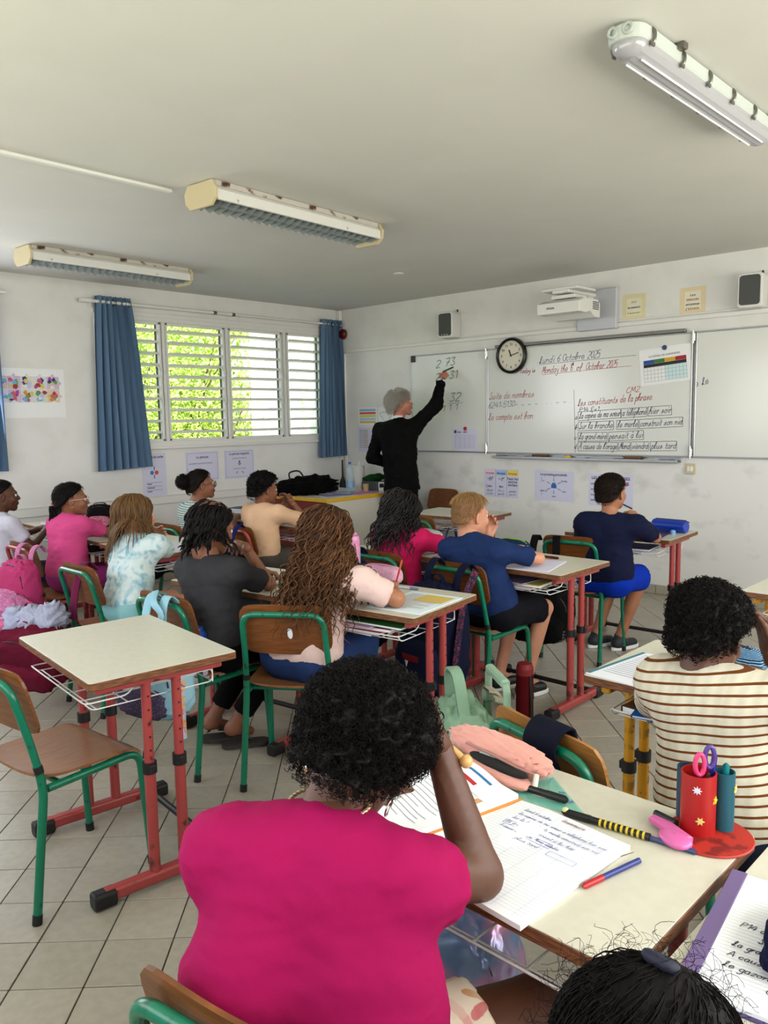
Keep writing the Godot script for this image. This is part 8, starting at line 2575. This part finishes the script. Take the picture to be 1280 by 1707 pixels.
	for d in tray:
		var y := 0.6375
		for k in d[3].size():
			var th: float = 0.006 + 0.004 * ((int(k) * 7) % 3)
			var o: Vector3 = Basis(Vector3.UP, d[2]) * Vector3(-0.02 + 0.03 * (k % 3) + (0.10 if k == 4 else 0.0), 0, 0.10 + 0.014 * (k % 2))
			book("%s exercise book in the wire tray %s" % [d[3][k][1], d[4]], Vector3(d[0], y, d[1]) + o, d[2] + 0.08 * (k % 3 - 1), 0.32, 0.24, th, d[3][k][0], "book", "books in the desk trays", "exercise_book")
			y += th + 0.001
	# ---- long haired girl's desk
	t = sheet("open workbook with a yellow panel in front of the long haired girl", Vector3(4.545, Y, 3.93), 0.134, 0.26, 0.34, Color(0.84, 0.89, 0.91), 16, Color(0.60, 0.52, 0.52), "workbook")
	b = B.new(); rect(b, Transform3D(Basis(Vector3.RIGHT, -PI / 2), Vector3(0, 0.0032, 0)), Vector2(-0.03, 0.02), Vector2(0.14, 0.12), 0.0006); obj("yellow_panel", b, mat(Color(0.80, 0.70, 0.36), 0.8), t)
	var pinkp := pattern([Color(0.80, 0.62, 0.70), Color(0.80, 0.62, 0.70), Color(0.78, 0.60, 0.70), Color(0.66, 0.36, 0.52), Color(0.82, 0.68, 0.74)], 0.10, 256, 7.0, 9)
	case_("pale pink pencil case with small dots on the long haired girl's desk", Vector3(4.175, Y, 3.755), 0.16, 0.22, 0.046, pinkp, mat(Color(0.75, 0.5, 0.62), 0.6), 0.6)
	stick("pen", "white and blue pen lying by the pink dotted pencil case", Vector3(4.28, Y + 0.006, 3.77), Vector3(4.40, Y + 0.006, 3.745), 0.006, Color(0.78, 0.80, 0.86), Color(0.45, 0.50, 0.66))
	stick("pencil", "red pencil upright in the long haired girl's hand", Vector3(4.355, Y + 0.02, 3.855), Vector3(4.385, Y + 0.15, 3.835), 0.0038, Color(0.70, 0.16, 0.20), Color(0.75, 0.35, 0.25), "pencil")
	# ---- braided girl's desk
	sheet("open printed magazine page before the braided girl", Vector3(3.55, Y, 4.05), 0.134, 0.40, 0.28, Color(0.84, 0.84, 0.80), 12)
	# ---- blond boy's desk and its neighbour
	sheet("blank white page under the blond boy's forearm", Vector3(4.47, Y, 2.90), 0.25, 0.24, 0.31, Color(0.82, 0.82, 0.90))
	stick("pen", "dark red pen lying above the blond boy's white page", Vector3(4.33, Y + 0.007, 2.68), Vector3(4.48, Y + 0.007, 2.685), 0.0065, Color(0.42, 0.05, 0.08), Color(0.30, 0.04, 0.06))
	var blu := pattern([Color(0.05, 0.12, 0.28), Color(0.07, 0.18, 0.36), Color(0.06, 0.28, 0.36), Color(0.04, 0.08, 0.18)], 0.06, 256, 7.0, 12)
	case_("blue pencil case with lime green zip before the blond boy", Vector3(4.19, Y, 2.69), -0.10, 0.22, 0.042, blu, mat(Color(0.55, 0.72, 0.15), 0.6), 0.7)
	case_("small pink pencil case with pale strap beside the blond boy's hand", Vector3(3.92, Y, 2.66), 0.3, 0.15, 0.040, cloth(Color(0.80, 0.36, 0.50)), mat(Color(0.75, 0.75, 0.6), 0.6), 0.7)
	case_("white pencil case with grey pattern before the dark curly girl", Vector3(3.52, Y, 2.66), 0.12, 0.23, 0.040, pattern([Color(0.80, 0.80, 0.80), Color(0.76, 0.76, 0.77), Color(0.42, 0.42, 0.45), Color(0.80, 0.80, 0.80)], 0.12, 256, 7.0, 14), mat(Color(0.6, 0.6, 0.62), 0.6), 0.65)
	sheet("white exercise page under the dark curly girl's hand", Vector3(3.75, Y, 2.88), 0.0, 0.24, 0.31, Color(0.84, 0.84, 0.88), 8)
	stick("pen", "dark blue pen held by the dark curly girl", Vector3(3.71, Y + 0.01, 2.72), Vector3(3.77, Y + 0.12, 2.74), 0.005, Color(0.10, 0.12, 0.34), Color(0.08, 0.08, 0.22))
	# ---- navy boy's desk
	var tb := mat(Color(0.02, 0.20, 0.62), 0.25)
	t = thing("pencil_case", "bright blue tube pencil case on the navy boy's desk", "pencil case", Vector3(4.51, Y, 1.36), -0.08, "pencil cases")
	b = B.new(); b.lathe([Vector2(0, -0.115), Vector2(0.036, -0.115), Vector2(0.040, -0.108), Vector2(0.040, 0.108), Vector2(0.036, 0.115), Vector2(0, 0.115)], 22, Vector3(0, 0.040, 0), Basis(Vector3.BACK, PI / 2)); obj("body", b, tb, t)
	b = B.new(); b.tube([Vector3(-0.10, 0.081, 0), Vector3(0.11, 0.081, 0)], 0.004, 6); b.tube([Vector3(0.11, 0.079, 0), Vector3(0.135, 0.072, 0.005)], 0.003, 6); obj("zip", b, mat(Color(0.04, 0.10, 0.3), 0.5), t)
	book("purple folder lying under the navy boy's forearm", Vector3(4.46, Y, 1.58), 0.2, 0.24, 0.32, 0.006, Color(0.16, 0.10, 0.34), "folder", "", "folder")
	sheet("white page beside the purple folder of the navy boy", Vector3(4.28, Y, 1.55), 0.1, 0.21, 0.30, white)
	t = thing("pencil_sharpener", "tiny pale blue sharpener beside the blue tube pencil case", "sharpener", Vector3(4.575, Y, 1.46)); b = B.new(); b.lathe([Vector2(0, 0), Vector2(0.016, 0.0), Vector2(0.017, 0.02), Vector2(0.010, 0.028), Vector2(0, 0.028)], 14); obj("body", b, mat(Color(0.45, 0.62, 0.80), 0.3), t)
	stick("pencil", "dark pencil held by the navy boy near the board", Vector3(4.44, 0.93, 1.76), Vector3(4.33, 0.97, 1.75), 0.005, Color(0.08, 0.10, 0.16), Color(0.7, 0.7, 0.7), "pencil")
	# ---- window side desks
	sheet("loose white sheets on the sand shirted boy's desk", Vector3(2.20, Y, 2.55), 0.1, 0.30, 0.22, Color(0.82, 0.83, 0.88))
	case_("bright blue pencil case under the sand shirted boy's hands", Vector3(2.22, Y, 2.40), 0.2, 0.20, 0.03, cloth(Color(0.04, 0.12, 0.42)), M.black)
	sheet("white drawing sheets before the girl with the bun", Vector3(1.55, Y, 2.56), 0.07, 0.42, 0.30, Color(0.85, 0.86, 0.92), 3)
	var yy := Y
	for k in 4:
		book(["dark red exercise book at the bottom of the small pile", "navy exercise book second from the bottom of the pile", "maroon exercise book third in the small pile", "navy exercise book on top of the small pile"][k], Vector3(1.34, yy, 2.42), 0.1 + 0.07 * (k % 2), 0.24, 0.17, 0.012, [Color(0.35, 0.06, 0.10), Color(0.06, 0.08, 0.2), Color(0.4, 0.1, 0.16), Color(0.07, 0.09, 0.24)][k], "book", "pile of exercise books", "exercise_book")
		yy += 0.0125
	sheet("white pages in front of the tie dye girl", Vector3(2.36, Y, 3.78), 0.1, 0.42, 0.30, Color(0.83, 0.84, 0.89), 6)
	stick("pen", "thin green pen on the tie dye girl's desk", Vector3(2.44, Y + 0.008, 3.62), Vector3(2.56, Y + 0.008, 3.66), 0.006, Color(0.30, 0.45, 0.16), Color(0.12, 0.18, 0.12))
	sheet("white pages in front of the bright pink girl", Vector3(1.62, Y, 3.66), 0.0, 0.40, 0.28, Color(0.82, 0.83, 0.88), 5)
	t = bag("small pink and dark rucksack shaped pencil case on the window side desk", Vector3(1.15, Y, 3.58), 0.9, 0.19, 0.17, 0.12, cloth(Color(0.05, 0.03, 0.04)), pinkf2(), [], null, 0.0, "pencil cases", "pencil_case")
	t.set_meta("category", "pencil case")
	stick("ruler", "purple ruler lying near the rucksack shaped pencil case", Vector3(0.72, Y + 0.006, 3.55), Vector3(0.98, Y + 0.006, 3.60), 0.0075, Color(0.50, 0.30, 0.52), Color(0.50, 0.30, 0.52), "ruler")
	book("closed pale book on the desk at the left picture edge", Vector3(0.66, Y, 3.62), 0.05, 0.22, 0.30, 0.014, Color(0.72, 0.72, 0.70))
	# ---- the teacher's desk
	var ty := 0.759
	t = thing("water_bottle", "clear plastic water bottle with blue cap on the teacher's desk", "bottle", Vector3(0.74, ty, 0.60))
	var pet := mat(Color(0.75, 0.84, 0.90, 0.35), 0.08)
	pet.transparency = BaseMaterial3D.TRANSPARENCY_ALPHA
	b = B.new(); b.lathe([Vector2(0, 0), Vector2(0.040, 0.0), Vector2(0.044, 0.02), Vector2(0.042, 0.10), Vector2(0.044, 0.12), Vector2(0.043, 0.20), Vector2(0.030, 0.25), Vector2(0.014, 0.275), Vector2(0.014, 0.29)], 22); obj("body", b, pet, t)
	b = B.new(); b.lathe([Vector2(0.0445, 0.045), Vector2(0.0445, 0.105)], 22); obj("label_band", b, mat(Color(0.55, 0.70, 0.86), 0.5), t)
	b = B.new(); b.lathe([Vector2(0.016, 0.285), Vector2(0.016, 0.305), Vector2(0, 0.306)], 14); obj("cap", b, mat(Color(0.10, 0.28, 0.66), 0.4), t)
	t = thing("paper_roll", "upright white roll of kitchen paper on the teacher's desk", "paper roll", Vector3(0.66, ty, 0.40))
	b = B.new(); b.lathe([Vector2(0.02, 0), Vector2(0.068, 0.0), Vector2(0.070, 0.004), Vector2(0.070, 0.256), Vector2(0.068, 0.26), Vector2(0.022, 0.26), Vector2(0.022, 0.2)], 26); obj("roll", b, bump(mat(Color(0.86, 0.86, 0.85), 0.9), 0.3, 0.05, Vector3(16, 16, 16)), t)
	b = B.new(); b.quad(Vector3(0.02, 0.26, 0.02), Vector3(0.05, 0.26, 0.01), Vector3(0.05, 0.30, 0.02), Vector3(0.035, 0.305, 0.03)); obj("loose_end", b, M.paper, t)
	t = thing("green_cloth", "crumpled green cap on the heap beside the paper roll", "cap", Vector3(0.86, ty + 0.10, 0.36))
	b = B.new(); b.ball(Vector3(0, 0.03, 0), Vector3(0.13, 0.04, 0.09), 28, 14, Basis(Vector3.BACK, 0.15), 0.9, func(d): return soft(d, 0.35, 6.0, 3.0)); obj("cloth", b, cloth(Color(0.07, 0.24, 0.09)), t)
	t = thing("plastic_box", "cluttered clear box of small things beneath the green cap", "box", Vector3(0.86, ty, 0.36))
	b = B.new(); b.box(Vector3(0, 0.05, 0), Vector3(0.22, 0.10, 0.16), 0.008); obj("body", b, mat(Color(0.30, 0.32, 0.32), 0.3), t)
	t = thing("cup", "small beige cup on the teacher's desk", "cup", Vector3(0.92, ty, 0.55)); b = B.new(); b.lathe([Vector2(0, 0), Vector2(0.026, 0), Vector2(0.033, 0.08), Vector2(0.030, 0.08), Vector2(0.024, 0.01), Vector2(0, 0.01)], 18); obj("body", b, mat(Color(0.72, 0.62, 0.46), 0.5), t)
	t = thing("timer", "small white device with a grey display on the teacher's desk", "device", Vector3(1.04, ty, 0.44), 0.9); b = B.new(); b.box(Vector3(0, 0.05, 0), Vector3(0.065, 0.10, 0.02), 0.006, Basis(Vector3.RIGHT, -0.25)); obj("body", b, M.white, t)
	b = B.new(); b.box(Vector3(0, 0.062, 0.009), Vector3(0.045, 0.04, 0.003), 0.001, Basis(Vector3.RIGHT, -0.25)); obj("display", b, mat(Color(0.16, 0.18, 0.18), 0.2), t)
	for k in 4: sheet(["lilac papers at the front edge of the teacher's desk", "pink papers beside the cup on the teacher's desk", "white papers under the grey bag", "pale blue folder papers on the teacher's desk"][k], Vector3([0.95, 0.98, 0.72, 0.85][k], ty + 0.0031 * k, [0.98, 0.66, 0.90, 0.82][k]), 0.3 * k - 0.3, 0.21, 0.297, [Color(0.60, 0.58, 0.72), Color(0.80, 0.50, 0.66), white, Color(0.62, 0.68, 0.80)][k])
	t = thing("laptop_bag", "flat dark grey sleeve lying on the teacher's desk", "bag", Vector3(0.50, ty, 0.86), 0.3); b = B.new(); b.ball(Vector3(0, 0.035, 0), Vector3(0.22, 0.035, 0.15), 30, 14, Basis.IDENTITY, 0.6, func(d): return soft(d, 0.15, 4.0, 6.0)); obj("body", b, cloth(Color(0.07, 0.065, 0.07)), t)
	t = thing("black_bag", "large slumped black bag on the near end of the teacher's desk", "bag", Vector3(0.62, ty, 1.12), 0.6)
	b = B.new(); b.ball(Vector3(0, 0.085, 0), Vector3(0.30, 0.095, 0.17), 44, 24, Basis(Vector3.BACK, 0.12), 0.9, func(d): return soft(d, 0.5, 2.0, 8.0)); obj("body", b, cloth(Color(0.018, 0.018, 0.02)), t)
	b = B.new(); b.tube(spline([Vector3(-0.12, 0.12, 0.05), Vector3(-0.14, 0.22, 0.06), Vector3(-0.04, 0.24, 0.05), Vector3(0.02, 0.15, 0.05)]), 0.009, 8); obj("handle", b, M.black, t)

func pinkf2() -> StandardMaterial3D:
	return pattern([Color(0.62, 0.20, 0.34), Color(0.80, 0.60, 0.66), Color(0.50, 0.12, 0.25)], 0.08, 128, 9.0, 4)
